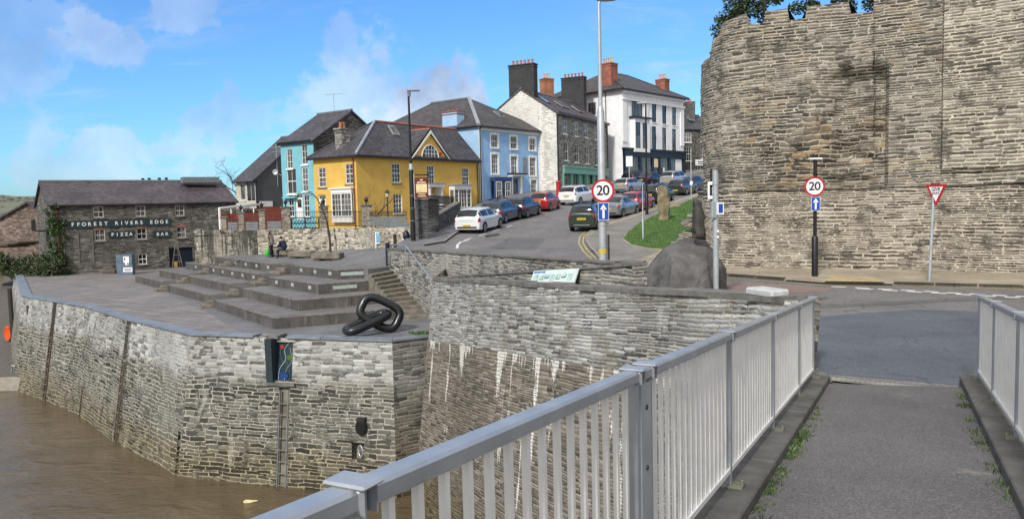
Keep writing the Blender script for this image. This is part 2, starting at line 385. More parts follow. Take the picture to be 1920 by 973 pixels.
M = {}
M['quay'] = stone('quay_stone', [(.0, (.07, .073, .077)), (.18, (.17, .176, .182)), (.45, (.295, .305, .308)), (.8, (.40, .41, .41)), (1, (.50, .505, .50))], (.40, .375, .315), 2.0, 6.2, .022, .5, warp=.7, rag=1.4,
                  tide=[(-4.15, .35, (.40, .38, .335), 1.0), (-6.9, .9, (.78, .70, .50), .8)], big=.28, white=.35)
M['quay_shade'] = stone('quay_stone_shaded', [(.0, (.05, .05, .05)), (.3, (.12, .118, .115)), (.6, (.21, .205, .195)), (1, (.33, .32, .30))], (.26, .235, .19), 1.9, 8.0, .013, .5, warp=.7, rag=1.4,
                  tide=[(-4.6, .6, (.7, .66, .58), 1.0), (-6.4, .8, (.7, .64, .5), .9)], big=.3)  # darker copy of the quay stone: shade on the turned face in its colour
M['abut_hi'] = stone('abutment_upper_stone', [(.0, (.07, .07, .07)), (.2, (.18, .187, .188)), (.55, (.31, .322, .325)), (.85, (.43, .44, .44)), (1, (.54, .55, .54))], (.40, .37, .31), 1.9, 12.0, .013, .6, warp=.45, rag=1.5, moss_or_shade=((.17, .15, .11), .55), big=.3, white=.45)
M['abut_lo'] = stone('abutment_lower_stone', [(.0, (.045, .042, .038)), (.3, (.14, .127, .108)), (.6, (.235, .21, .178)), (1, (.34, .31, .265))], (.26, .22, .17), 1.9, 12.5, .010, .6, warp=.45, rag=1.4, streak=((.70, .69, .65), .588, -2.3), big=.35, tide=[(-6.3, .8, (.6, .56, .42), 1.0), (-7, .8, (.8, .75, .6), .9)])
M['castle'] = stone('castle_stone', [(.0, (.04, .037, .032)), (.2, (.098, .089, .076)), (.5, (.172, .157, .133)), (.78, (.25, .229, .195)), (1, (.39, .36, .305))], (.47, .43, .35), 2.0, 9.5, .018, .55, moss_or_shade=((.10, .092, .074), .30), big=.56, warp=.5, rag=1.7, ochre=.45, white=.30)  # mottled staining, darkened to stand in for shade on the left stretch
M['castle_sunlit'] = stone('castle_sunlit_stone', [(.0, (.05, .045, .039)), (.2, (.125, .113, .096)), (.5, (.215, .196, .165)), (.8, (.30, .275, .232)), (1, (.43, .40, .34))], (.55, .50, .395), 2.0, 10.0, .020, .55, big=.38, warp=.4, rag=1.7, white=.25)  # paler copy with more mortar: sunlight on the turned face, painted in
M['castle_low'] = stone('castle_plinth_stone', [(.0, (.038, .033, .029)), (.3, (.112, .098, .083)), (.6, (.195, .171, .144)), (1, (.34, .305, .26))], (.50, .45, .36), 2.1, 11.5, .020, .55, big=.30, warp=.4, rag=1.5)
M['castle_rough'] = stone('castle_core_stone', [(.0, (.04, .036, .031)), (.3, (.11, .096, .078)), (.55, (.19, .166, .13)), (.8, (.27, .243, .20)), (1, (.40, .36, .29))], (.42, .37, .29), 2.4, 7.2, .020, .8, big=.5, warp=1.1, rag=1.7, moss_or_shade=((.10, .094, .07), .4), ochre=.8)
M['parapet'] = stone('parapet_stone', [(.0, (.06, .06, .06)), (.3, (.17, .17, .165)), (.6, (.28, .275, .26)), (1, (.43, .42, .39))], (.42, .38, .31), 2.2, 9.5, .014, .6, warp=.6, rag=1.3, big=.35, white=.35)
M['retain'] = stone('garden_wall_stone', [(.0, (.06, .055, .045)), (.15, (.16, .145, .12)), (.3, (.34, .315, .26)), (.6, (.46, .43, .36)), (1, (.60, .565, .49))], (.56, .50, .40), 2.5, 6.0, .024, .9, big=.30, moss_or_shade=((.14, .125, .09), .3), white=.3)
M['retain_old'] = stone('limed_old_wall', [(.0, (.05, .048, .042)), (.3, (.15, .14, .12)), (.6, (.28, .26, .22)), (1, (.42, .40, .35))], (.34, .31, .25), 2.4, 4.5, .016, .8, big=.45, streak=((.05, .048, .042), .50, None), white=.5)
M['slatewall'] = stone('slate_pillar_stone', [(.0, (.035, .037, .041)), (.4, (.09, .095, .105)), (.7, (.16, .165, .175)), (1, (.27, .27, .27))], (.15, .14, .13), 2.6, 13.0, .010, .8, big=.3)
M['warehouse'] = stone('warehouse_stone', [(.0, (.04, .039, .036)), (.35, (.092, .087, .078)), (.65, (.14, .132, .118)), (1, (.25, .238, .215))], (.19, .175, .15), 2.0, 7.5, .012, .8, big=.3)
M['pillar'] = stone('pillar_stone', [(.0, (.06, .055, .045)), (.4, (.21, .19, .155)), (.7, (.31, .28, .235)), (1, (.42, .39, .33))], (.34, .30, .24), 3.2, 9.0, .012, .6, big=.25)
M['housestone'] = stone('house_stone', [(.0, (.06, .06, .057)), (.3, (.15, .15, .14)), (.6, (.25, .245, .225)), (1, (.40, .39, .36))], (.40, .38, .33), 2.2, 5.5, .014, .7, big=.2)
M['limewash'] = stone('limewashed_stone', [(.0, (.46, .44, .40)), (.3, (.62, .61, .58)), (1, (.74, .73, .70))], (.62, .60, .55), 1.8, 5.0, .010, .7, big=.12)
M['darkstone'] = stone('dark_gable_stone', [(.0, (.04, .038, .034)), (.5, (.11, .104, .092)), (1, (.20, .19, .17))], (.16, .15, .13), 2.1, 6.5, .012, .7, big=.25)
M['oldbrick'] = stone('old_brick_stone', [(.0, (.07, .052, .045)), (.5, (.17, .12, .10)), (1, (.27, .21, .18))], (.22, .19, .16), 2.2, 6.0, .012, .5, big=.4)
M['roof'] = slate('slate_roof', (.050, .049, .060)); M['roof_old'] = slate('weathered_slate_roof', (.055, .051, .056))
M['roof_mauve'] = slate('purple_slate_roof', (.062, .050, .060))
M['lead'] = mat('lead_flashing', (.33, .36, .40), .5, .3, .2, 2); M['ridge'] = mat('red_ridge_tile', (.36, .13, .075), .7, 0, .3, 4)
M['yellow'] = render_wall('yellow_render', (.66, .42, .088), (.3, .24, .12), .25); M['turq'] = render_wall('turquoise_render', (.18, .46, .54), (.2, .3, .3), .25)
M['blue'] = render_wall('blue_render', (.27, .46, .73), (.3, .36, .42), .25); M['white'] = render_wall('white_render', (.80, .80, .82), (.5, .5, .5), .3)
M['blue_side'] = render_wall('sunlit_blue_render', (.34, .53, .74), (.35, .4, .45), .35)  # paler copy of the blue: sun on the side wall put into the colour
M['greyrender'] = render_wall('grey_render', (.085, .085, .085), (.05, .05, .05), .4); M['cream'] = mat('cream_boards', (.50, .45, .36), .7, 0, .2)
M['redrender'] = render_wall('brick_red_render', (.30, .075, .045), (.15, .08, .06), .3)
M['wpaint'] = mat('white_paint', (.78, .77, .73), .45, 0, .06, 5, dirt=((.45, .43, .38), .3)); M['frame_dull'] = mat('dull_window_paint', (.50, .48, .44), .6, 0, .1, 5); M['glass'] = glassmat('window_glass', blinds=True)
M['blackp'] = mat('black_paint', (.012, .012, .014), .4, 0, .3, 4); M['navy'] = mat('navy_paint', (.010, .016, .032), .35, 0, .25, 2)
M['green_p'] = mat('sage_green_paint', (.20, .42, .34), .5, 0, .1, 2); M['royal'] = mat('royal_blue_paint', (.03, .09, .30), .45)
M['redbrick'] = brick('red_brick', (.34, .095, .055), (.26, .07, .045), (.22, .15, .12)); M['blackbrick'] = brick('black_brick', (.035, .036, .042), (.05, .05, .055), (.03, .03, .03))
M['orangebrick'] = brick('orange_brick', (.42, .15, .06), (.30, .10, .05), (.25, .17, .12)); M['pot'] = mat('terracotta', (.42, .15, .085), .7, 0, .2); M['potc'] = mat('buff_pot', (.50, .38, .28), .7)
M['asphalt'] = asphalt('road_asphalt', (.150, .146, .149), .35, .2, .85, pale=((.25, .24, .23), .3), cracks=.6)
M['asphalt_new'] = asphalt('road_patch_asphalt', (.085, .10, .124), .3, .28, .62, pale=((.2, .2, .2), .25), cracks=.4)
M['asphalt_trench'] = asphalt('trench_asphalt', (.115, .113, .117), .3, .2, .8, cracks=.8); 
M['path'] = asphalt('path_asphalt', (.108, .104, .107), .26, .26, .85, pale=((.26, .23, .20), .7))
M['pave'] = paving('buff_paving', (.33, .285, .215), .6, .42, (.2, .17, .13), .10, .3, .008)
M['pave_grey'] = paving('block_paving', (.235, .22, .20), .22, .11, (.13, .12, .11), .16, .5, .012); M['tactile'] = paving('tactile_paving', (.46, .37, .21), .1, .1, (.33, .26, .14), .1)
M['kerb'] = mat('kerb_concrete', (.26, .245, .22), .8, 0, .3, 2.5, .3, dirt=((.10, .09, .08), .6)); M['plinth'] = mat('plinth_concrete', (.10, .096, .088), .85, 0, .4, 3, .5, 50, dirt=((.16, .155, .14), .6))
M['plaza'] = paving('plaza_boards', (.225, .205, .205), 3.2, .14, (.09, .075, .075), .22, .62, .02, stain=((.15, .15, .16), .8)); M['terrace'] = asphalt('terrace_tarmac', (.14, .142, .152), .3, .25, .7)
def cast_concrete(name, c):
    """cast slabs with joints, water runs and pale worn spots"""
    mt, T, B = newmat(name); uv = T.node('ShaderNodeUVMap').outputs[0]
    br = T.node('ShaderNodeTexBrick', offset=0.0, inp={'Vector': uv, 'Scale': 1.0, 'Brick Width': 1.75, 'Row Height': 40.0, 'Mortar Size': .012, 'Color1': (*[x*.82 for x in c], 1), 'Color2': (*[x*1.18 for x in c], 1), 'Mortar': (*[x*.3 for x in c], 1)})
    cc = T.mix(1.0, br.outputs[0], T.ramp(T.noise(uv, .9, 8, .7, '2D'), [(.3, .62), (.7, 1.4)]), 'MULTIPLY')
    s_ = T.noise(T.mapping(uv, (3.2, .35, 1)), 1.0, 7, .7, '2D'); cc = T.mix(T.math('MULTIPLY', T.sstep(s_, .54, .72), .6), cc, (.20, .18, .155))
    s_ = T.noise(T.mapping(uv, (4.5, .5, 1), (7, 3, 0)), 1.0, 7, .7, '2D'); cc = T.mix(T.math('MULTIPLY', T.sstep(s_, .55, .75), .7), cc, (.03, .028, .026))
    T.l.new(cc, B.inputs['Base Color']); B.inputs['Roughness'].default_value = .82
    bn = T.node('ShaderNodeBump', inp={'Height': T.noise(uv, 18.0, 5, .7, '2D'), 'Strength': .35, 'Distance': .02}); T.l.new(bn.outputs[0], B.inputs['Normal'])
    return mt
M['tier'] = cast_concrete('tier_concrete', (.078, .071, .066)); M['nosing'] = mat('worn_nosing', (.17, .155, .14), .8, 0, .6, 6, .3, 20); M['tier_top'] = mat('tier_deck', (.145, .138, .140), .7, 0, .3, .9, .3, 25, dirt=((.19, .18, .18), .5))
M['stepb'] = mat('buff_step_stone', (.165, .148, .122), .85, 0, .4, 3, .4, 20, dirt=((.085, .078, .065), .8)); M['coping'] = mat('slate_coping', (.185, .210, .250), .42, 0, .3, 1.6, .3, 12, dirt=((.23, .24, .25), .5))
M['coping_dark'] = mat('dark_coping', (.150, .146, .136), .8, 0, .45, 2.6, .9, 14, dirt=((.28, .26, .21), .6))
M['lightpanel'] = mat('white_step_light', (.36, .44, .39), .35, 0, .15, 6); M['black_gloss'] = paint('black_gloss', (.006, .007, .009), .36, 0, .10)
M['grass'] = mat('turf', (.06, .125, .02), .9, 0, .35, 2.2); M['blade'] = leafmat('grass_blade', (.068, .135, .022), .4); M['weed'] = leafmat('weed_blade', (.055, .095, .022), .5); M['leaf'] = leafmat('dark_leaf', (.035, .06, .022), .6); M['ivy'] = leafmat('ivy_leaf', (.04, .075, .02), .6); M['hedge'] = leafmat('hedge_leaf', (.045, .065, .022), .6)
M['bark'] = mat('bark', (.10, .078, .06), .9, 0, .35, 8); M['bark_d'] = mat('dark_bark', (.045, .038, .032), .9, 0, .35, 8); M['boulder'] = mat('boulder_rock', (.105, .100, .098), .85, 0, .5, 1.6, 1.0, 4, dirt=((.16, .15, .14), .5))
M['mono'] = mat('standing_stone_rock', (.225, .185, .115), .9, 0, .4, 3.0, 1.0, 9, dirt=((.11, .095, .06), .6)); M['bronze'] = mat('otter_bronze', (.055, .050, .046), .6, .3, .4, 5, .5, 14)
M['alu'] = mat('anodised_aluminium', (.40, .425, .46), .36, .55, .12, 5, .06, 60, dirt=((.15, .15, .14), .35)); M['bar'] = mat('bar_aluminium', (.80, .79, .76), .5, .1, .08, 5, dirt=((.42, .42, .38), .4)); M['recess'] = mat('silty_recess', (.17, .155, .12), .85, 0, .45, 1.4, .3, 20, dirt=((.06, .055, .045), .8)); M['mossy_steel'] = mat('mossy_steel', (.16, .165, .12), .7, .2, .4, 9, dirt=((.07, .075, .04), .8)); M['galv'] = mat('galvanised_steel', (.42, .46, .48), .5, .45, .15, 4)
M['steel'] = mat('steel_pole', (.46, .48, .50), .42, .5, .1, 3, dirt=((.4, .4, .38), .4)); M['sign_w'] = mat('sign_white', (.80, .80, .80), .4, 0, .04); M['sign_r'] = mat('sign_red', (.42, .012, .02), .4, 0, .06); M['sign_b'] = mat('sign_blue', (.015, .075, .40), .4, 0, .08)
M['sign_k'] = mat('sign_black', (.012, .012, .014), .5); M['sign_g'] = mat('sign_grey_back', (.22, .24, .26), .5, .3); M['linew'] = mat('road_white', (.62, .62, .60), .7, 0, .25, 12); M['liney'] = mat('road_yellow', (.42, .33, .14), .7, 0, .3, 12); M['redstrip'] = asphalt('red_surfacing', (.20, .150, .138), .3, .2)
M['maroon'] = mat('maroon_board', (.13, .018, .022), .5); M['creamp'] = mat('cream_panel', (.72, .60, .34), .5); M['teal_board'] = mat('signboard_teal', (.018, .035, .042), .55, 0, .2); M['letter'] = mat('letter_white', (.80, .79, .76), .5, 0, .04)
M['slatefence'] = mat('grey_fence_board', (.15, .17, .19), .7, 0, .25, 5); M['iron'] = mat('rail_iron', (.035, .035, .038), .5, .3); M['rail_b'] = mat('painted_rail', (.30, .34, .42), .4, .4); M['timber'] = mat('pontoon_timber', (.12, .108, .098), .85, 0, .3, 4, .4, 30); M['rustpipe'] = mat('red_downpipe', (.20, .055, .035), .6)
M['orange'] = mat('lifebuoy_orange', (.75, .085, .015), .45, 0, .1); M['tyre'] = mat('tyre_rubber', (.014, .014, .015), .8); M['rim'] = mat('wheel_alloy', (.38, .39, .40), .35, .7, .2, 8); M['carglass'] = glassmat('car_glass', (.012, .014, .016), .04); M['blackplastic'] = mat('black_plastic', (.018, .018, .019), .55)
M['tail'] = paint('tail_lamp_red', (.38, .012, .015), .18); M['head'] = paint('head_lamp', (.55, .57, .6), .12); M['plate_y'] = mat('plate_yellow', (.62, .46, .05), .5); M['chrome'] = mat('silver_trim', (.55, .56, .57), .3, .7)
M['skin'] = mat('skin', (.50, .30, .22), .6, 0, .08, 12); M['hair'] = mat('dark_hair', (.018, .012, .010), .6); M['coat_b'] = mat('taupe_checked_coat', (.27, .215, .185), .9, 0, .25, 14); M['coat_n'] = mat('navy_coat', (.012, .018, .055), .8); M['trous'] = mat('dark_trousers', (.03, .032, .045), .85)
M['greenbag'] = mat('green_bag', (.04, .42, .05), .5); M['fur'] = mat('brown_fur_trim', (.24, .15, .09), .95); M['shoe'] = mat('dark_shoe', (.02, .02, .022), .6)
# ------------------------------------------------------------------ lie of the land
def smooth(x, a, b):
    t = max(0.0, min(1.0, (x-a)/(b-a))); return t*t*(3-2*t)
def hz(x, y):
    """height of the street and the ground beside it"""
    t = y-36.0
    z = 0.0 if t <= -2 else (.0195*(t+2)**2 if t < 0 else .078*(t+1))
    if y > 70: z += .012*(min(y, 130)-70)
    if y > 140: z -= .05*(y-140)
    if x < 0:
        f = smooth(x, -11, 0); z = (1-f)*min(z, 1.0)+f*z
    return z
def on_h(px, py, dz=0.0):
    """where the sight line through a spot of the survey photo meets the sloping ground"""
    d = ray(px, py); lo, hi = 8.0, 160.0; y = lo
    while y < hi:
        p = V((0, 0, EYE))+d*(y/d.y)
        if p.z <= hz(p.x, p.y)+dz: break
        y += .05
    return V((p.x, p.y, hz(p.x, p.y)+dz))
def facade(mb, q, ops=(), depth=.14, back=False):
    """wall face through the corners q = (bl, br, tr, tl) with openings (u0, u1, v0, v1[, depth]) in metres, reveals turned inward"""
    bl, br, tr, tl = [V(p) for p in q]; L = (br-bl).length; H = (tl-bl).length
    nrm = (br-bl).cross(tl-bl).normalized()
    def P(u, v, d=0):
        s, t = u/L, v/H
        return (bl*(1-s)+br*s)*(1-t)+(tl*(1-s)+tr*s)*t-nrm*d
    us = sorted(set([0, L]+[x for o in ops for x in (max(0, o[0]), min(L, o[1]))])); vs = sorted(set([0, H]+[x for o in ops for x in (max(0, o[2]), min(H, o[3]))]))
    for i in range(len(us)-1):
        for j in range(len(vs)-1):
            a, b, c, d = us[i], us[i+1], vs[j], vs[j+1]
            if b-a < 1e-6 or d-c < 1e-6: continue
            mu, mv = (a+b)/2, (c+d)/2
            if any(o[0] < mu < o[1] and o[2] < mv < o[3] for o in ops): continue
            mb.poly([P(a, c), P(b, c), P(b, d), P(a, d)])
    for o in ops:
        dp = o[4] if len(o) > 4 else depth; a, b, c, d = o[:4]
        mb.poly([P(a, c), P(a, c, dp), P(b, c, dp), P(b, c)][::-1]); mb.poly([P(a, d), P(a, d, dp), P(b, d, dp), P(b, d)])
        mb.poly([P(a, c), P(a, d), P(a, d, dp), P(a, c, dp)]); mb.poly([P(b, c), P(b, d), P(b, d, dp), P(b, c, dp)][::-1])
        if back or len(o) > 5: mb.poly([P(a, c, dp), P(b, c, dp), P(b, d, dp), P(a, d, dp)])
    return P
def drape(name, xy, dz, m, kerb=0.0, fine=1.2, zf=hz, kind='structure'):
    """a sheet that follows the ground, dz above it, with a skirt of depth kerb"""
    bm = bmesh.new(); vs = [bm.verts.new((p[0], p[1], 0)) for p in xy]; bm.faces.new(vs)
    xs = [p[0] for p in xy]; ys = [p[1] for p in xy]
    y = math.floor(min(ys))
    while y < max(ys):
        g = bm.verts[:]+bm.edges[:]+bm.faces[:]
        bmesh.ops.bisect_plane(bm, geom=g, plane_co=(0, y, 0), plane_no=(0, 1, 0)); y += fine if y < 90 else 10
    for x in (-12, -11, -9, -7, -5, -3, -1, 0):
        if min(xs) < x < max(xs):
            bmesh.ops.bisect_plane(bm, geom=bm.verts[:]+bm.edges[:]+bm.faces[:], plane_co=(x, 0, 0), plane_no=(1, 0, 0))
    bmesh.ops.triangulate(bm, faces=bm.faces[:])
    for v in bm.verts: v.co.z = zf(v.co.x, v.co.y)+dz
    for f in bm.faces:
        if f.normal.z < 0: f.normal_flip()
    if kerb:
        be = [e for e in bm.edges if e.is_boundary]; ex = bmesh.ops.extrude_edge_only(bm, edges=be)
        for v in ex['geom']:
            if isinstance(v, bmesh.types.BMVert): v.co.z -= kerb
    bm.normal_update()
    me = bpy.data.meshes.new(name); bm.to_mesh(me); bm.free(); me.materials.append(m)
    ul = me.uv_layers.new(name='UVMap')
    for lp in me.loops:
        c = me.vertices[lp.vertex_index].co; ul.data[lp.index].uv = (c.x, c.y)
    o = bpy.data.objects.new(name, me); col.objects.link(o); return tag(o, kind=kind)
def stripe(name, pts, wd, dz, m, zf=hz):
    """painted line along pts"""
    mb = MB(); pts = [V((p[0], p[1], 0)) for p in pts]
    fine = []
    for a, b in zip(pts, pts[1:]):
        k = max(1, int((b-a).length/1.5))
        fine += [a.lerp(b, i/k) for i in range(k)]
    fine.append(pts[-1]); L = []; R_ = []
    for i, p in enumerate(fine):
        d = (fine[min(i+1, len(fine)-1)]-fine[max(i-1, 0)]).normalized(); s_ = V((-d.y, d.x, 0))*wd/2
        for lst, q in ((L, p+s_), (R_, p-s_)): lst.append(V((q.x, q.y, zf(q.x, q.y)+dz)))
    for i in range(len(L)-1): mb.poly([R_[i], R_[i+1], L[i+1], L[i]])
    return tag(mb.build(name, m), kind='structure')

WZ = -8.3; PZ = -2.5; TZ = -0.5
# one sheet to the horizon, under the river
tag(MB().poly([(-3000, -1500, -9.2), (3000, -1500, -9.2), (3000, 4500, -9.2), (-3000, 4500, -9.2)]).build('ground', mat('mud', (.10, .08, .055), .9)), kind='structure')
# river
def water_mat():
    mt, T, B = newmat('silty_river'); P = T.node('ShaderNodeNewGeometry').outputs['Position']
    a = T.noise(T.mapping(P, (.55, 1.0, 1), rot=(0, 0, .5)), .8, 4, .55, dist=.8); b = T.noise(T.mapping(P, (.7, 1.2, 1), rot=(0, 0, -.2)), 3.2, 4, .6, dist=.5)
    c = T.ramp(T.noise(P, .22, 6, .6, dist=.6), [(.3, (.085, .062, .034)), (.7, (.135, .104, .064))])
    T.l.new(c, B.inputs['Base Color']); B.inputs['Roughness'].default_value = .12; B.inputs['IOR'].default_value = 1.33
    h = T.math('ADD', T.math('MULTIPLY', a, .75), T.math('MULTIPLY', b, .25))
    bn = T.node('ShaderNodeBump', inp={'Height': h, 'Strength': .75, 'Distance': .35}); T.l.new(bn.outputs[0], B.inputs['Normal'])
    return mt
tag(MB().poly([(-700, -300, WZ), (60, -300, WZ), (60, 40, WZ), (-25, 60, WZ), (-60, 110, WZ), (-700, 300, WZ)]).build('river_water', water_mat()), kind='structure')

# ------------------------------------------------------------------ streets and pavements
XB = [(9.0, 5.6), (11.3, 4.45), (14, 3.3), (18, 2.9), (19.5, 3.1), (21.5, 2.5), (41.3, -6.3), (45, -5.5), (53.5, -13.1), (54.2, -22.3), (75, -26.5), (160, -60), (300, -120)]
land = [(x, y) for y, x in XB]
road_xy = land+[(420, 300), (420, -40), (26, -3), (12.5, 4.9)]
drape('road', road_xy, 0.0, M['asphalt'], fine=1.0)
# the newer blue-grey surfacing where the footbridge lands
ap = [(4.75, 11.6), (4.9, 14.0), (6.1, 17.0), (9.4, 17.9), (13.5, 16.0), (17.5, 11.5), (15, 5.0), (10.5, 8.0), (6.9, 10.3)]
drape('road_patch', ap, .004, M['asphalt_new'])
kerb_r = [on_h(*p) for p in ((1920, 542), (1675, 535), (1556, 533), (1474, 527), (1366, 519))]
kerb_l = [V((5.4, 29.5, 0)), V((4.35, 32.0, 0))]+[on_h(*p) for p in ((1112, 470), (1102, 455), (1103, 443), (1117, 430), (1150, 418), (1200, 402), (1250, 384), (1290, 371), (1318, 362))]
CW = [(30, 6.0), (22, 18.4), (16.2, 24.4), (12.7, 27.0), (10.2, 28.1), (8.3, 29.2), (7.75, 30.6), (7.9, 32.5), (9.2, 36), (12.5, 42), (20, 52)]   # foot of the castle wall
pv = [(34, 2), (20.5, 15.5)]+[(p.x, p.y) for p in kerb_r]+[(p.x, p.y) for p in kerb_l]+[(24, 85), (30, 85), (24, 56)]+[(x+.6, y+.6) for x, y in CW[::-1][1:]]
drape('pavement', pv, .11, M['pave'], kerb=.16)
edge = [(20.5, 15.5)]+[(p.x, p.y) for p in kerb_r]+[(p.x, p.y) for p in kerb_l]
mbk = MB()
for a, b in zip(edge, edge[1:]):
    a = V((*a, 0)); b = V((*b, 0)); k = max(1, int((b-a).length/.9)); t = (b-a).normalized(); n = V((-t.y, t.x, 0))
    for i in range(k):
        p = a.lerp(b, (i+.012)/k); q = a.lerp(b, (i+.988)/k); dz = .012
        drop = .07 if 9.0 < p.x < 11.6 and p.y < 26 else 0
        z0 = hz(p.x, p.y)+.125-drop; z1 = hz(q.x, q.y)+.125-drop
        o = -.02
        A_, B_ = p+n*o, q+n*o; C_, D_ = q-n*.14*-1, p-n*.14*-1
        mbk.slab([V((A_.x, A_.y, z0)), V((B_.x, B_.y, z1)), V((C_.x, C_.y, z1)), V((D_.x, D_.y, z0))], -.001)
        for (u, v, zz) in ((A_, B_, 0),):
            mbk.poly([V((u.x, u.y, z0)), V((u.x, u.y, z0-.14)), V((v.x, v.y, z1-.14)), V((v.x, v.y, z1))])
tag(mbk.build('kerb', M['kerb']), kind='structure')
bp = [on_h(*p, .114) for p in ((1103, 457), (1104, 443), (1118, 431), (1150, 419), (1200, 403), (1250, 385), (1300, 369), (1322, 364), (1260, 388), (1198, 418), (1172, 438), (1168, 450), (1182, 459), (1213, 467), (1235, 470), (1185, 488), (1125, 486))]
drape('block_pavement', [(p.x, p.y) for p in bp], .115, M['pave_grey'])
gp = [on_h(*p, .13) for p in ((1324, 363), (1262, 388), (1200, 418), (1177, 436), (1170, 447), (1184, 457), (1215, 464), (1240, 466))]+[V((7.6, 36.2, 0)), V((8.3, 34.5, 0)), V((9.9, 38, 0)), V((13, 44, 0)), V((20.6, 54, 0)), V((27, 76, 0))]
drape('lawn', [(p.x, p.y) for p in gp], .15, M['grass'], kerb=.05)
tp = [on_h(*p, .114) for p in ((1545, 527), (1660, 529), (1640, 519), (1556, 518))]
drape('tactile_paving', [(p.x, p.y) for p in tp], .116, M['tactile'])
# left pavement below the stone gate pillars
lp = [on_h(*p) for p in ((795, 462), (832, 456), (852, 441), (905, 420), (945, 409), (1000, 398), (1040, 388))]
lpp = [(p.x, p.y) for p in lp]+[(3.5, 73.5), (1.8, 75.5), (-3.2, 72.5), (-4.2, 66), (-4.4, 58), (-5.0, 47), (-6.0, 44.6), (-6.2, 42)]
drape('pavement', lpp, .11, M['terrace'], kerb=.16)
stripe('kerb', [(p.x, p.y) for p in lp], .13, .122, M['kerb'])
lp2 = [(3.9, 74.0), (8.6, 84), (13.0, 92.3), (23.6, 105), (34, 118), (28, 118), (16, 97), (8, 92), (2, 79), (1.9, 75.6)]
drape('pavement', lp2, .11, M['pave_grey'], kerb=.15)
# worn repairs, manholes and a trench scar in the tarmac
drape('road_patch', [(5.9, 18.6), (6.5, 18.3), (14.2, 19.6), (14.1, 20.3)], .005, M['asphalt_trench'])
drape('road_patch', [(-1.2, 40.0), (1.2, 39.0), (1.9, 43.4), (-.1, 44.4)], .005, M['asphalt_trench'])
# painted lines
for k in range(9):
    a = on_h(1560+k*43, 537.5+k*2.3); b = on_h(1560+k*43+27, 537.5+k*2.3+1.5); stripe('road_marking', [a, b], .20, .006, M['linew'])
for k in range(7):
    a = on_h(1608+k*46, 541.5+k*2.6); b = on_h(1608+k*46+29, 541.5+k*2.6+1.7); stripe('road_marking', [a, b], .20, .006, M['linew'])
yl = []
for i, p in enumerate(kerb_r): yl.append(V((p.x-.12, p.y-.32, 0)))
stripe('road_marking', yl, .09, .006, M['liney'])
for o in (.28, .52): stripe('road_marking', [V((p.x-o*.95, p.y-o*.25, 0)) for p in kerb_l[1:6]], .09, .006, M['liney'])
drape('red_road_surface', [(p.x, p.y) for p in (on_h(1362, 529), on_h(1475, 534), on_h(1560, 541), on_h(1545, 548), on_h(1450, 551), on_h(1360, 547))], .005, M['redstrip'])
for px0, py0, px1, py1 in ((858, 441, 872, 436.5), (886, 432, 899, 428), (912, 424, 925, 420), (937, 416.5, 948, 413)):
    stripe('road_marking', [on_h(px0+12, py0+10), on_h(px1+12, py1+10)], .10, .006, M['linew'])
stripe('road_marking', [on_h(857, 466), on_h(858, 459), on_h(864, 454), on_h(880, 450)], .14, .006, M['linew'])
drape('drain_cover', [(p.x, p.y) for p in (on_h(908, 442), on_h(934, 438), on_h(938, 441), on_h(912, 446))], .006, M['blackplastic'])

# ------------------------------------------------------------------ quay, plaza, walls
Qt = [V((-46.8, 72.55, PZ)), V((-31.45, 49.4, PZ)), V((-24.0, 43.1, PZ)), V((-19.35, 37.95, PZ)), V((-13.6, 32.3, PZ)), V((-4.7, 29.56, PZ)), V((-2.95, 30.6, PZ))]
def offs(pl, d):
    out = []
    for i, p in enumerate(pl):
        ns = []
        if i > 0: t = (p-pl[i-1]).normalized(); ns.append(V((t.y, -t.x, 0)))
        if i < len(pl)-1: t = (pl[i+1]-p).normalized(); ns.append(V((t.y, -t.x, 0)))
        n = sum(ns, V((0, 0, 0))).normalized(); k = 1/max(.4, n.dot(ns[0])); out.append(p+n*d*k)
    return out
Qb = [V((p.x, p.y, WZ-.7)) for p in offs(Qt, 1.05)]
tag(MB().prism([(p.x, p.y) for p in offs(Qt, -.3)]+[(-2.4, 36), (-6.2, 42), (-9, 60), (-26, 76), (-44, 90)], -9.1, PZ-.004).build('plaza', M['plaza']), kind='structure')
# darker tarmac band in front of the steps
drape('plaza_band', [(-27.5, 57.0), (-22.6, 50.0), (-16.4, 40.6), (-11.9, 33.2), (-9.6, 32.0), (-4.8, 30.2), (-3.3, 31.5), (-3.4, 36), (-6, 38), (-12, 40), (-24, 58)], PZ+.002, M['terrace'], zf=lambda x, y: 0)
qroot = empty('quay_wall', Qt[3], 'grey stone quay wall dropping from the paved plaza into the brown river', 'quay wall')
mq = MB(); mqs = MB(); cop = MB()
def qpt(i, u, v, d=0):
    bl, br, tr, tl = Qb[i], Qb[i+1], Qt[i+1], Qt[i]; L = (br-bl).length; H = (tl-bl).length; nrm = (br-bl).cross(tl-bl).normalized(); s, t = u/L, v/H
    return (bl*(1-s)+br*s)*(1-t)+(tl*(1-s)+tr*s)*t-nrm*d
def qlen(i): return (Qb[i+1]-Qb[i]).length
def qh(i): return (Qt[i]-Qb[i]).length
H5 = qh(4)
def q_u(i, px, py):
    """distance along quay face i of a spot seen in the survey photo"""
    d = ray(px, py); bl = Qb[i]; nrm = (Qb[i+1]-bl).cross(Qt[i]-bl).normalized()
    p = V((0, 0, EYE))+d*(nrm.dot(bl-V((0, 0, EYE)))/nrm.dot(d)); ax = (Qb[i+1]-bl).normalized()
    return (p-bl).dot(ax), (p-bl).dot((Qt[i]-bl).normalized())
ops = {i: [] for i in range(6)}
U4, _ = q_u(4, 533, 800)
ops[4].append((U4-.27, U4+.27, 0.0, q_u(4, 533, 735)[1], .16, 1))                   # ladder recess
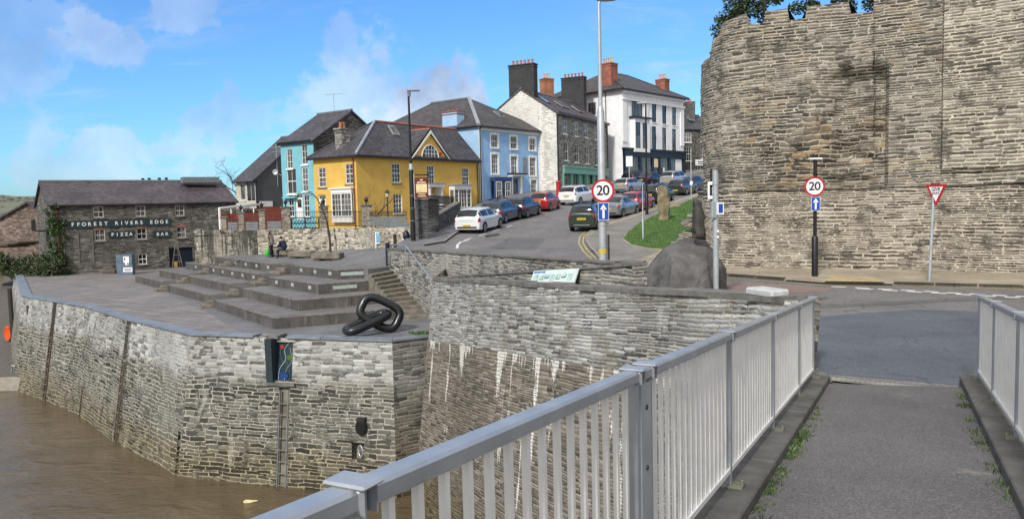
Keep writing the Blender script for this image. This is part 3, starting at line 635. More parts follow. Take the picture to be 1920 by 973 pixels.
UA0 = q_u(4, 507, 680)[0]; UA1 = q_u(4, 556, 680)[0]; VA0 = q_u(4, 530, 725)[1]
ops[4].append((UA0+.05, UA1-.08, VA0+.06, H5-.16, .42, 1))                          # niche with the painted panel
ur, vr = q_u(4, 676, 862); ops[4].append((ur-.28, ur+.28, vr-.32, vr+.32, .35, 1))   # mooring ring niche
U3, V3t = q_u(2, 231, 690); ops[3] = []
ops[2].append((U3-.26, U3+.26, 0.0, H5-.05, .30, 1))
U2, _ = q_u(1, 93, 650); ops[1].append((U2-.3, U2+.3, 0.0, H5-.05, .30, 1))
u5, v5 = q_u(2, 155, 725); ops[2].append((max(.1, u5-.15), max(.4, u5+.15), 0, v5, .3, 1))
uu, vv = q_u(3, 354, 818); ops[3].append((qlen(3)-.42, qlen(3)-.14, 0, vv, .3, 1))
for i in range(6):
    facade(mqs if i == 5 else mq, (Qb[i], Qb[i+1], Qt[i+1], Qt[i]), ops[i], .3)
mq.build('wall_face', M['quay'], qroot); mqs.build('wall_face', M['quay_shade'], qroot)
ci = offs(Qt, -.52); co = offs(Qt, .09); up = V((0, 0, .075))
for i in range(6):
    L = (Qt[i+1]-Qt[i]).length; k = max(1, int(L/1.35))
    for j in range(k):
        a, b = (j+.006)/k, (j+.994)/k
        if i == 4 and UA0-.1 < (a+b)/2*qlen(4) < UA1: continue
        cop.slab([co[i].lerp(co[i+1], a)+up, co[i].lerp(co[i+1], b)+up, ci[i].lerp(ci[i+1], b)+up, ci[i].lerp(ci[i+1], a)+up], .08)
cop.build('coping', M['coping'], qroot)
def ladder(i, u, v0, v1, label, wd=.40, m='galv'):
    r = empty('ladder', qpt(i, u, v0), label, 'ladder', 'ladders down the quay wall')
    for s in (-1, 1):
        MB().tube([qpt(i, u+s*wd/2, v0, -.02), qpt(i, u+s*wd/2, v1, -.02)], .035, 6).build('rail', M['slatefence' if wd > .36 else 'bark'], r)
    k = int((v1-v0)/.46)
    for j in range(k):
        v = v0+.3+j*.46; MB().tube([qpt(i, u-wd/2, v, -.02), qpt(i, u+wd/2, v, -.02)], .026, 6).build('rung', M['stepb'], r)
mb = MB(); tt_ = (Qb[5]-Qb[4]).normalized(); q_ = [qpt(4, U4-.26, 0, .15), qpt(4, U4+.26, 0, .15), qpt(4, U4+.26, q_u(4, 533, 738)[1], .15), qpt(4, U4-.26, q_u(4, 533, 738)[1], .15)]; mb.poly(q_).build('recess_back', M['recess'], qroot)
ladder(4, U4, .0, q_u(4, 533, 740)[1], 'wide steel ladder in a pale recess directly below the painted niche')
ladder(2, U3, .0, V3t+.0 if False else q_u(2, 229, 672)[1], 'rusty ladder in the middle of the quay wall bend left of the corner', .34)
ladder(1, U2, .0, q_u(1, 91, 622)[1], 'narrow ladder on the quay wall nearest the timber pontoon', .34)
# dark timber fenders above two ladders
for i, u, va, lb in ((2, U3, q_u(2, 229, 668)[1], 'dark slatted timber fender above the middle quay ladder'), (1, U2, q_u(1, 91, 618)[1], 'dark slatted timber fender above the ladder by the pontoon')):
    mb = MB(); tt = (Qb[i+1]-Qb[i]).normalized(); k = 9; dv = (H5-.05-va)/k
    for j in range(k):
        p = qpt(i, u, va+(j+.5)*dv, .10); nn = V((tt.y, -tt.x, 0)); mb.obox(p, tt, nn, -.25, .25, -.10, .08, -dv*.42, dv*.42)
    tag(mb.build('timber_fender', M['bark_d']), lb, 'fender', 'timber fenders on the quay wall')
# painted niche
nr = empty('painted_niche', qpt(4, UA0, VA0), 'dark blue painted niche with red flower and green leaf above the ladder', 'mural niche')
tt = (Qb[5]-Qb[4]).normalized(); nn = V((tt.y, -tt.x, 0))
mb = MB(); mb.obox(qpt(4, UA0, VA0), tt, nn, -.02, .28, -.35, .14, .0, H5-VA0-.02); mb.build('frame', M['teal_board'], nr)
mb = MB(); mb.obox(qpt(4, UA0, VA0), tt, nn, -.05, UA1-UA0+.05, -.2, .16, -.12, .0); mb.build('ledge', M['coping_dark'], nr)
mb = MB(); mb.obox(qpt(4, UA0, H5), tt, nn, -.1, .45, -.5, .18, -.01, .12); mb.build('lintel', M['coping_dark'], nr)
MB().poly([qpt(4, UA0+.29, VA0+.07, .12), qpt(4, UA1-.1, VA0+.07, .12), qpt(4, UA1-.1, H5-.17, .12), qpt(4, UA0+.29, H5-.17, .12)]).build('panel', mat('panel_blue_black', (.020, .035, .045), .35, 0, .4, 6), nr)
pu = lambda u, v: qpt(4, UA0+.29+u*(UA1-UA0-.39), VA0+.07+v*(H5-VA0-.24), .09)
def curl(p):
    return [tuple(.5*((2*b)+(-a+c)*t+(2*a-5*b+4*c-d)*t*t+(-a+3*b-3*c+d)*t**3) for a, b, c, d in zip(p[max(0, i-1)], p[i], p[i+1], p[min(len(p)-1, i+2)])) for i in range(len(p)-1) for t in (0, .25, .5, .75)]+[p[-1]]
for pts, r, c in (([(.15, 0), (.2, .3), (.55, .55), (.45, .8), (.7, .97)], .016, (.35, .40, .42)), ([(.5, 0), (.62, .3), (.9, .5), (.8, .85)], .016, (.25, .35, .36)), ([(.8, 0), (.75, .4), (.5, .5)], .014, (.05, .09, .12)), ([(.3, 0), (.35, .45), (.2, .7), (.3, .95)], .014, (.06, .12, .15))):
    MB().tube([pu(*p) for p in curl(pts)], r, 5).build('painted_stem', mat('stem_paint', c, .4), nr)
def disc(c, r, m, name, par, sx=1.0, n=14):
    mb = MB(); pts = [c+tt*(r*sx*math.cos(2*math.pi*k/n))+V((0, 0, r*math.sin(2*math.pi*k/n)))+nn*.03 for k in range(n)]; mb.poly(pts).build(name, m, par)
disc(pu(.32, .88), .09, mat('flower_red', (.30, .03, .025), .5), 'red_flower', nr); disc(pu(.8, .60), .11, mat('leaf_paint', (.07, .13, .025), .5), 'green_leaf', nr, 1.1); disc(pu(.45, .13), .17, mat('pot_blue', (.015, .05, .18), .4), 'blue_pot', nr, 1.3)
# fender disc and ring
ud, vd = q_u(4, 687, 817)
mb = MB(); c = qpt(4, ud, vd, -.06); prof = [c+tt*(.22*math.cos(2*math.pi*k/18))+V((0, 0, .29*math.sin(2*math.pi*k/18))) for k in range(18)]
mb.slab([p+nn*.14 for p in prof], .2); fr = mb.build('flap_valve', M['black_gloss'], bevel=.02); tag(fr, 'round black outfall flap on the quay wall right of the ladder', 'outfall flap')
mb = MB(); mb.obox(c+V((0, 0, .27)), tt, nn, -.16, .16, -.1, .12, -.04, .10); mb.build('hinge', M['iron'], fr)
rr = MB().tube([qpt(4, ur+.06, vr, .1)+V((.0, 0, 0))+nn*(.16*math.sin(a))*.4+V((0, 0, .22*math.cos(a))) + tt*.12*math.sin(a) for a in [k*math.pi/8 for k in range(16)]], .03, 6, closed=True).build('mooring_ring', M['galv'], smooth=True)
tag(rr, 'pale mooring ring in a small niche low on the quay wall', 'mooring ring')
pr = MB().tube([qpt(0, qlen(0)-.25, .3, -.12), qpt(0, qlen(0)-.25, 1.9, -.12), qpt(0, qlen(0)-.05, 2.15, -.15), qpt(1, .3, 2.15, -.05)], .05, 8).build('drain_pipe', M['galv'], smooth=True); tag(pr, 'pale bent pipe at the far corner of the quay beside the pontoon', 'pipe')
fl = MB()
for k in range(8):
    a = k/8*6.28; fl.tube([V((-10.25+.10*math.cos(a), 28.45, WZ+.03+.06*math.sin(a))), V((-9.95+.12*math.cos(a), 28.5, WZ+.05))], [.035, .02], 5)
tag(fl.build('plastic_float', M['creamp'], smooth=True), 'small pale float drifting at the foot of the quay wall', 'float')

# ---- the high abutment wall, beside the footbridge
K = V((-2.95, 28.6, 0)); E = V((4.36, 11.75, 0)); dN = (E-K).normalized(); nN = V((dN.y, -dN.x, 0))
zt = lambda s: -.02+s*1.14; zl = lambda s: -2.3+s*1.95
ar = empty('abutment_wall', (K.x, K.y, WZ), 'tall stone abutment wall with white lime runs falling from the footbridge', 'wall')
def ab(s, z):
    b = .95*(max(0, zt(s)-z))/8.3; return V((K.x, K.y, 0)).lerp(E, s)+nN*b+V((0, 0, z))
SE = 1.0; ks = 8
lo = MB(); hi = MB()
for i in range(ks):
    a, b = i/ks, (i+1)/ks
    def uvs(p): return [(( q-K).dot(dN), q.z-(q-K).dot(dN)*.106) for q in p]
    q = [ab(a, WZ-.7)+nN*.03, ab(b, WZ-.7)+nN*.03, ab(b, zl(b))+nN*.03, ab(a, zl(a))+nN*.03]; lo.poly(q, uvs(q))
    q = [ab(a, zl(a)), ab(b, zl(b)), ab(b, zt(b)), ab(a, zt(a))]; hi.poly(q, uvs(q))
    q = [ab(a, zl(a))+nN*.03, ab(b, zl(b))+nN*.03, ab(b, zl(b)), ab(a, zl(a))]; lo.poly(q)
back = K+V((.15, 7.3, 0))
lo.poly([K+nN*1.0+V((0, 0, WZ-.7)), K+V((0, 0, -.02)), back+V((0, 0, -.02)), back+V((0, 0, WZ))][::-1])
# face under the end of the footbridge
E2 = V((7.4, 9.9, 0)); lo.poly([E+nN*.9+V((0, 0, WZ-.7)), E2+V((0, -.8, WZ-.7)), E2+V((0, 0, -.2)), E+V((0, 0, -.2))])
E3 = V((26.5, -2.8, 0)); lo.poly([E2+V((0, -.8, WZ-.7)), E3+V((0, -.8, WZ-.7)), E3+V((0, 0, -.1)), E2+V((0, 0, -.1))])
lo.build('lower_face', M['abut_lo'], ar); hi.build('upper_face', M['abut_hi'], ar)
cp_ = MB(); rng = random.Random(3); s = 0.0
while s < .985:
    e = min(.985, s+rng.uniform(.03, .07)); g = .0006; j = rng.uniform(-.03, .03)
    a_, b_ = ab(s+g, zt(s))+nN*(.035+j), ab(e-g, zt(e))+nN*(.035+j); c_, d_ = ab(e-g, zt(e))-nN*.50, ab(s+g, zt(s))-nN*.50
    t_ = V((0, 0, .03+rng.uniform(-.02, .03))); cp_.slab([a_+t_, b_+t_, c_+t_, d_+t_], .10); s = e
cp_.build('coping', M['coping_dark'], ar)
mb = MB()
for s in range(8): a, b = s/8, (s+1)/8; mb.poly([ab(b, -1.6)-nN*.48, ab(a, -1.6)-nN*.48, ab(a, zt(a))-nN*.48, ab(b, zt(b))-nN*.48])
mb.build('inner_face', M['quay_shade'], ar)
mb = MB(); mb.obox(ab(.955, zt(.955)+.02), dN, nN, -.32, .32, -.32, .05, 0, .13); cb = mb.build('concrete_block', mat('cap_concrete', (.46, .47, .48), .7, 0, .2, 5, .3, dirt=((.25, .25, .24), .4)), bevel=.03); tag(cb, 'pale concrete cap block on the wall end beside the footbridge railing', 'block')
# ground between the three walls
mb = MB(); mb.poly([K+V((.2, 0, -1.0)), E+V((0, 0, -.02)), V((3.2, 18.5, -.05)), V((3.0, 19.6, -.1)), V((2.2, 22, -.2)), V((-3.9, 35.5, -.8)), back+V((0, 0, -1.0))]); tag(mb.build('path', M['terrace']), kind='structure')
def wall(name, label, A, B, za, zb, z0, th, m, cm, copth=.12, over=.05, cat='wall', grp=None, pieces=True):
    """free-standing stone wall from A to B with a coping of separate stones in one mesh"""
    A = V((A[0], A[1], 0)); B = V((B[0], B[1], 0)); t = (B-A).normalized(); n = V((t.y, -t.x, 0))
    r = empty(name, (A.x, A.y, z0 if not hasattr(z0, '__len__') else z0[0]), label, cat, grp); L = (B-A).length
    zz = z0 if hasattr(z0, '__len__') else (z0, z0); mb = MB()
    for o, f in ((n*th/2, 1), (-n*th/2, -1)):
        q = [A+o+V((0, 0, zz[0])), B+o+V((0, 0, zz[1])), B+o+V((0, 0, zb)), A+o+V((0, 0, za))]; mb.poly(q if f > 0 else q[::-1])
    for P_, z_, zl_ in ((A, za, zz[0]), (B, zb, zz[1])): 
        q = [P_+n*th/2+V((0, 0, zl_)), P_-n*th/2+V((0, 0, zl_)), P_-n*th/2+V((0, 0, z_)), P_+n*th/2+V((0, 0, z_))]; mb.poly(q[::-1] if P_ is A else q)
    mb.poly([A+n*th/2+V((0, 0, za)), B+n*th/2+V((0, 0, zb)), B-n*th/2+V((0, 0, zb)), A-n*th/2+V((0, 0, za))])
    mb.build('wall_body', m, r)
    if copth:
        c = MB(); s = 0; rg = random.Random(int(L*100))
        while s < L-.05:
            e = min(L, s+rg.uniform(.5, .95)); j = rg.uniform(-.015, .015); f0, f1 = (s+.006)/L, (e-.006)/L; tp = copth+rg.uniform(-.012, .012)
            P0 = A.lerp(B, f0)+V((0, 0, za+(zb-za)*f0+tp+.003)); P1 = A.lerp(B, f1)+V((0, 0, za+(zb-za)*f1+tp+.003)); w_ = n*(th/2+over+j)
            c.slab([P0+w_, P1+w_, P1-w_, P0-w_], tp); s = e
        c.build('coping', cm, r)
    return r
wall('ramp_wall', 'slate-coped wall behind the information board, running towards the boulder', (-2.75, 29.4), (3.1, 18.7), -.08, 1.12, -2, .42, M['parapet'], M['coping_dark'], .06)
wall('road_parapet', 'long stone parapet under the road, from the steps handrail to the lamp post', (-6.45, 41.4), (2.95, 20.9), .40, 1.0, -2.6, .45, M['parapet'], M['coping_dark'], .06)
wall('parapet_end', 'short stone wall end touching the left side of the boulder', (2.95, 20.8), (3.55, 20.6), 1.0, 1.0, -.4, .45, M['slatewall'], M['coping_dark'], .06)
# information board on the ramp wall
ra_, rb_ = V((-2.75, 29.4, 0)), V((3.1, 18.7, 0)); rn_ = V(((rb_-ra_).y, -(rb_-ra_).x, 0)).normalized()
def onplane(px, py, p0, n): d = ray(px, py); o = V((0, 0, EYE)); return o+d*(n.dot(p0-o)/n.dot(d))
pb = onplane(1001, 508, ra_+rn_*.3, rn_); pc = onplane(1085, 503, ra_+rn_*.3, rn_)
ib = empty('information_board', pb, 'pale information board leaning on the ramp wall', 'board')
t_ = (pc-pb).normalized(); n_ = V((t_.y, -t_.x, 0)).normalized(); L_ = (pc-pb).length
mb = MB(); mb.slab([pb+V((0, 0, -.38))+n_*.16, pb+t_*L_+V((0, 0, -.38))+n_*.16, pb+t_*L_, pb], .03); mb.build('panel', mat('board_face', (.60, .68, .66), .4, 0, .15, 3), ib)
mb = MB()
for k in range(7): mb.slab([pb+t_*(.15+k*.33*L_/2.6)+V((0, 0, -.3+.05*(k % 3)))+n_*.134, pb+t_*(.36*L_/2.6+.05+k*.33*L_/2.6)+V((0, 0, -.3+.05*(k % 3)))+n_*.134, pb+t_*(.36*L_/2.6+.05+k*.33*L_/2.6)+V((0, 0, -.12))+n_*.058, pb+t_*(.15+k*.33*L_/2.6)+V((0, 0, -.12))+n_*.058], .004)
mb.build('picture', mat('board_print', (.36, .50, .47), .5, 0, .4, 5), ib)
MB().slab([pb+t_*.06+V((0, 0, -.07))+n_*.036, pb+t_*.7+V((0, 0, -.07))+n_*.036, pb+t_*.7+V((0, 0, -.02))+n_*.014, pb+t_*.06+V((0, 0, -.02))+n_*.014], .004).build('heading', mat('board_heading', (.10, .22, .45), .5), ib)
for u in (.3, L_-.3): MB().tube([pb+t_*u+V((0, 0, -.15))+n_*.02, pb+t_*u+V((0, 0, -1.2))+n_*.02], .03, 6).build('leg', M['iron'], ib)

# ------------------------------------------------------------------ stepped seating of the plaza
tiers = [  # base z, blocks of (left .. right corner points seen), right end
    (PZ, [[(405, 580), (515, 617), (752, 598)], [(315, 547.5), (396, 570)], [(254, 528.5), (306, 542)]]),
    (PZ+.5, [[(456, 557), (560, 583), (733, 567)], [(354, 531), (434, 549)], [(299, 518.5), (349, 529)]]),
    (PZ+1.0, [[(505, 536), (599, 552), (711, 543)], [(393, 513), (487, 530)], [(348, 504.5), (389, 511)]]),
    (PZ+1.5, [[(553, 514), (634, 524), (697, 520.5)], [(433, 499.5), (515, 511)], [(402, 494), (430, 498.5)]])]
tlab = ['lowest and longest dark concrete seating tier of the plaza steps', 'second seating tier up from the paved plaza', 'third seating tier, with a row of small pale step lights', 'topmost seating tier edging the upper terrace']
for ti, (bz, blocks) in enumerate(tiers):
    P0 = at_z(*blocks[0][1], bz); r = empty('seating_tier', P0, tlab[ti], 'seating tier', 'concrete seating tiers'); prev = None
    dl = (at_z(*blocks[-1][0], bz)-P0).normalized(); inn = V((-dl.y, dl.x, 0)) if V((-dl.y, dl.x, 0)).x > 0 else V((dl.y, -dl.x, 0))
    for bi, bl in enumerate(blocks):
        pts = [at_z(*p, bz) for p in bl]; E_ = 4.2 if ti < 3 else 2.6
        if bi == 0:
            rd = (pts[2]-pts[1]).normalized(); inr = V((-rd.y, rd.x, 0)); poly = [pts[0], pts[1], pts[2], pts[2]+inr*(E_-.4), pts[0]+inn*E_]
            if ti == 3: poly = [pts[0], pts[1], pts[2], pts[2]+inr*2.2, pts[0]+inn*2.6]
        else: poly = [pts[0], pts[1], pts[1]+inn*E_, pts[0]+inn*E_]
        zb = bz-.25 if ti else bz-.05
        mb = MB().prism([(p.x, p.y) for p in poly], zb, bz+.50-(.003*bi)); mb.build('block', M['tier'], r, bevel=.018)
        mb = MB(); cen = sum(poly, V((0, 0, 0)))/len(poly); mb.poly([V((*(p+(cen-p)*.015).xy, bz+.504)) for p in poly]); mb.build('deck', M['tier_top'], r)
        # worn pale arris along the top edge
        mb = MB()
        for a, b in zip(pts, pts[1:]):
            t = (b-a).normalized(); n = V((t.y, -t.x, 0)); mb.obox(a, t, n, .02, (b-a).length-.02, -.05, .012, .462, .5075)
        mb.build('nosing', M['nosing'], r)
        # lights in the risers of the two upper tiers
        if ti >= 2:
            for a, b in list(zip(pts, pts[1:])):
                t = (b-a).normalized(); n = V((t.y, -t.x, 0)); Lx = (b-a).length
                if bi == 0 and a is pts[1]: us = [(Lx*.42, .62 if ti == 2 else .6)]
                else:
                    k = {0: 3, 1: 5 if ti == 2 else 4, 2: 1 if ti == 2 else 0}[bi]; us = [(Lx*(j+.5)/k, .17) for j in range(k)]
                for u, hw in us:
                    mb = MB(); mb.obox(a+t*u+V((0, 0, .27)), t, n, -hw, hw, -.01, .02, -.10, .10); fr = mb.build('step_light', M['chrome'], r)
                    mb = MB(); mb.obox(a+t*u+V((0, 0, .27)), t, n, -hw+.035, hw-.035, .02, .026, -.065, .065); mb.build('lens', M['lightpanel'], fr)
        if bi > 0:   # pale stone steps in the gap between this block and the one before
            g = prev.lerp(pts[-1], .5); t = (prev-pts[-1]).normalized(); n = V((t.y, -t.x, 0)); gw = min(.8, (prev-pts[-1]).length); gw0 = (prev-pts[-1]).length
            st = empty('stone_steps', g, ['pale stone steps in the %s gap of the %s seating tier' % (a_, b_) for a_ in ('near', 'far') for b_ in ('lowest', 'second', 'third', 'topmost')][ti+4*(bi-1)], 'steps', 'short stone steps between seating blocks')
            for k, (dd, zz) in enumerate(((.75, .17), (.35, .335))):
                mb = MB(); mb.obox(V((g.x, g.y, bz)), t, n, -gw*.5-.25+.2*k, gw*.5+.12-.1*k, -.1, dd*.85, 0 if k == 0 else .1, zz); mb.build('step', M['stepb'], st, bevel=.015)
            mb = MB(); mb.obox(V((g.x, g.y, bz)), t, n, -gw0*.5+.01, gw0*.5-.01, -3.0, .0, -.2, .49); mb.build('landing', M['tier'], st)
        prev = pts[0]
# main stairs to the right
SL0, SR0 = at_z(690, 508, TZ), at_z(737, 499, TZ); SL1, SR1 = at_z(752, 598, PZ), at_z(816, 596, PZ)
st = empty('stairs', SL1, 'flight of worn buff stone stairs beside the handrail wall', 'stairs'); ns = 11
for k in range(ns):
    a, b = k/ns, (k+1)/ns; z = TZ-(k+1)*(TZ-PZ)/(ns+1)
    q = [SL0.lerp(SL1, a), SR0.lerp(SR1, a), SR0.lerp(SR1, b+.02), SL0.lerp(SL1, b+.02)]
    j = .06*(k % 3 == 0); mb = MB().prism([(p.x, p.y) for p in q], z-.9, z); mb.build('tread', M['stepb'], st, bevel=.02)
mb = MB(); q = [SR0+V((.02, -.02, 0)), SR0+V((.75, .5, .0)), SR1+V((.75, .4, 0)), SR1+V((.02, 0, 0))]
mb.prism([(p.x, p.y) for p in q], -2.6, [TZ+.12, TZ+.12, PZ+.30, PZ+.30]); tag(mb.build('stair_bank', M['terrace']), 'dark sloping bank between the buff stairs and the handrail wall', 'bank')
# handrail
hr = empty('handrail', SR0, 'blue-grey handrail stepping down the wall by the stairs', 'handrail')
wa_, wb_ = V((-6.45, 41.4, 0)), V((2.95, 20.9, 0)); wn_ = V(((wb_-wa_).y, -(wb_-wa_).x, 0)).normalized()
hp = [at_y(733, 459, 41.9)]+[onplane(px, py, wa_+wn_*.40, wn_) for px, py in ((760, 460), (791, 501), (812, 527))]
MB().tube(hp, .035, 8).build('rail', M['rail_b'], hr, smooth=True)
for p, zz in ((hp[0], TZ), (hp[1], -.7), (hp[2], -1.5), (hp[3], -2.2)):
    MB().tube([p, V((p.x, p.y, min(zz, p.z-.8)))], .025, 6).build('post', M['rail_b'], hr)
mb = MB(); p = at_y(728, 500, 41.6); mb.tube([V((p.x, p.y, TZ)), V((p.x, p.y, TZ+1.25))], .12, 10); tag(mb.build('bollard', M['navy']), 'thick navy post at the top of the buff stairs', 'post')

# upper terrace and the garden retaining wall
tpoly = [SL0+V((-.25, 1.3, 0)), SR0+V((.6, .6, 0)), V((-6.3, 42.0, 0)), V((-5.5, 45.0, 0)), V((-13.2, 53.7, 0)), V((-20.9, 54.4, 0)), at_z(402, 494, -.5)+V((2.1, 1.7, 0)), at_z(515, 507, -.5)+V((1.75, 2.0, 0)), at_z(634, 506, -.5)+V((-.3, 2.3, 0))]
tz = [TZ-.008, TZ-.008, .1, .42, -.25, -.5, TZ-.008, TZ-.008, TZ-.008]
tag(MB().prism([(p.x, p.y) for p in tpoly], -2.6, tz).build('terrace', M['terrace']), kind='structure')
gl = [at_z(402, 486.5, TZ), at_z(520, 489, TZ), at_z(640, 500, TZ), at_z(690, 503.5, TZ)]
mbl = MB()
for a, b in zip(gl, gl[1:]):
    t = (b-a).normalized(); n = V((t.y, -t.x, 0)); mbl.poly([a-n*.05+V((0, 0, .012)), a+n*.05+V((0, 0, .012)), b+n*.05+V((0, 0, .012)), b-n*.05+V((0, 0, .012))])
tag(mbl.build('drain_line', M['kerb']), kind='structure')
# ------------------------------------------------------------------ garden wall with stone piers, rails and gate
W0, W1, W2 = V((-22.4, 54.2, 0)), V((-13.2, 53.6, 0)), V((-5.6, 45.0, 0))
wall('retaining_wall', 'mossy limed old wall between the warehouse and the garden piers', (-22.25, 54.6), (-17.6, 53.9), 1.42, 1.26, -2.6, .5, M['retain_old'], M['coping_dark'], 0)
wall('retaining_wall', 'light rubble garden wall behind the standing woman and the benches', (-17.6, 53.9), (-13.2, 53.6), 1.26, 1.30, -1.2, .5, M['retain'], M['coping_dark'], 0)
wall('retaining_wall', 'light rubble wall under the yellow house, from the sapling to the black lamp post', (-13.2, 53.6), (-5.7, 45.1), 1.30, 1.46, -1.2, .5, M['retain'], M['coping_dark'], 0)
def pier(px, yb, wd, ztop, label, m='pillar', finial=True, zb=1.15, dep=None):
    p = at_y(px, 420, yb); r = empty('stone_pier', (p.x, p.y, zb), label, 'pier', 'stone piers of the garden wall')
    MB().box((p.x, p.y, (zb+ztop)/2), wd, dep or wd, ztop-zb, .25).build('shaft', M[m], r, bevel=.015)
    mb = MB(); mb.box((p.x, p.y, ztop+.05), wd+.14, (dep or wd)+.14, .10, .25); mb.build('cap', M['coping_dark'], r, bevel=.02)
    if finial:
        c = (p.x, p.y, ztop+.10); MB().lathe(c, [(.10, 0), (.05, .06), (.04, .14), (.10, .20), (.15, .30), (.12, .38), (.05, .44), (.02, .52)], 8).build('finial', M['iron'], r)
    return p
pc_ = {}
for k, (px, yb, wd, zt_, lb, fi) in enumerate(((420, 54.1, .36, 2.15, 'plain stone pier left of the two matching piers on the garden wall', False), (453, 54.0, .38, 2.45, 'second stone pier from the warehouse, with a dark finial', True),
        (492, 53.9, .40, 2.60, 'third stone pier, above the standing woman', True), (537, 53.8, .58, 2.75, 'stone gate pier left of the ornate iron gate', True),
        (608, 53.2, .58, 2.75, 'stone gate pier between the ornate gate and the yellow wall', True), (688, 50.0, .62, 2.75, 'stone pier with lantern finial in front of the yellow house corner', True))):
    pc_[k] = pier(px, yb, wd, zt_, lb, 'pillar', fi)
def rail_panel(a, b, z0, z1, label, boards=True, spikes=True, gap=.3):
    r = empty('garden_railing', (a.x, a.y, z0), label, 'railing', 'railings between the stone piers'); t = V((b.x-a.x, b.y-a.y, 0)); L = t.length; t.normalize(); n = V((t.y, -t.x, 0)); a = V((a.x, a.y, 0))
    if boards:
        for k in range(3):
            mb = MB(); mb.obox(a, t, n, gap, L-gap, -.02, .02, z0+.02+k*.20, z0+.20+k*.20); mb.build('board', M['slatefence'], r)
    mb = MB()
    for z in (z1-.06, z0+.68 if boards else z0+.1): mb.obox(a, t, n, gap-.05, L-gap+.05, -.02, .02, z, z+.04)
    mb.build('rail', M['iron'], r); mb = MB(); k = int((L-2*gap)/.14)
    for i in range(k): u = gap+(i+.5)*(L-2*gap)/k; mb.obox(a, t, n, u-.009, u+.009, -.009, .009, z0+(.66 if boards else .1), z1+(.10 if spikes else 0))
    o = mb.build('infill', M['iron'], r)
    return r
rail_panel(pc_[0], pc_[1], 1.25, 2.05, 'grey boarded railing panel nearest the warehouse'); rail_panel(pc_[1], pc_[2], 1.25, 2.2, 'grey boarded railing panel in front of the red fence'); rail_panel(pc_[2], pc_[3], 1.25, 2.3, 'grey boarded railing panel left of the gate pier', gap=.36)
rail_panel(pc_[4], pc_[5], 1.35, 2.45, 'plain thin railing in front of the yellow wall and its white bay window', False, False, .4)
pe = V((-5.9, 45.5, 0)); rail_panel(pc_[5], pe, 1.45, 2.35, 'grey boarded railing behind the bare sapling, up to the slate gate pillar', True, True, .45)
# ornate gate
a, b = pc_[3], pc_[4]; t = V((b.x-a.x, b.y-a.y, 0)); L = t.length; t.normalize(); n = V((t.y, -t.x, 0)); a0 = V((a.x, a.y, 0))
g = empty('ornate_gate', (a.x, a.y, 1.25), 'ornate dark iron gate in front of the turquoise house', 'gate'); mb = MB()
for z in (1.30, 1.62, 2.02): mb.obox(a0, t, n, .35, L-.35, -.025, .025, z, z+.07)
for u in (.35, L/2-.04, L-.43): mb.obox(a0, t, n, u, u+.08, -.025, .025, 1.30, 2.10)
mb.build('gate_frame', M['iron'], g); mb = MB(); k = 9
for i in range(k):
    u0 = .42+i*(L-.84)/k; u1 = u0+(L-.84)/k; P = lambda u, z: a0+t*u+V((0, 0, z))
    mb.tube([P(u0, 1.64), P((u0+u1)/2, 2.02), P(u1, 1.64)], .022, 4); mb.tube([P(u0, 1.34), P((u0+u1)/2, 1.62), P(u1, 1.34)], .022, 4)
    mb.tube([P((u0+u1)/2+.09*math.cos(q), 1.78+.09*math.sin(q)) for q in [j*math.pi/4 for j in range(8)]], .016, 4, closed=True)
mb.build('scrollwork', M['iron'], g)
mb = MB()
for i in range(int(L/.16)): u = .4+i*.16; mb.obox(a0, t, n, u-.008, u+.008, -.008, .008, 2.09, 2.50) if u < L-.4 else None
mb.obox(a0, t, n, .3, L-.3, -.01, .01, 2.42, 2.45); mb.build('top_rods', M['iron'], g)
# slate gate pillars at the street
def block(name, label, cat, px0, px1, y, z0, z1, dep, m, cap=True, rz=.25):
    a = at_y(px0, 420, y); b = at_y(px1, 420, y); c = (a+b)/2; wd = (b-a).length
    r = empty(name, (c.x, c.y, z0), label, cat); MB().box((c.x, c.y, (z0+z1)/2), wd, dep, z1-z0, rz).build('shaft', M[m], r, bevel=.02)
    if cap: MB().box((c.x, c.y, z1+.05), wd+.12, dep+.12, .11, rz).build('cap', M['coping_dark'], r, bevel=.02)
    return c
block('gate_pillar', 'big square slate pillar right behind the black lamp post', 'pillar', 782, 799, 44.6, -.2, 3.0, 1.5, 'slatewall')
block('gate_pillar', 'second slate pillar right of the lamp post pillar', 'pillar', 803, 822, 47.6, .3, 3.05, .7, 'slatewall')
wall('street_wall', 'low slate wall rising beside the pavement behind the white hatchback', (-4.75, 48.0), (-4.0, 58.5), 2.0, 2.85, .2, .4, M['slatewall'], M['coping_dark'], .08)
fa, fb = V((-5.3, 48.6, 0)), V((-4.6, 59, 0)); rail_panel(fa, fb, 2.1, 3.35, 'long grey boarded fence in front of the white bay door of the yellow house', True, False, .1)

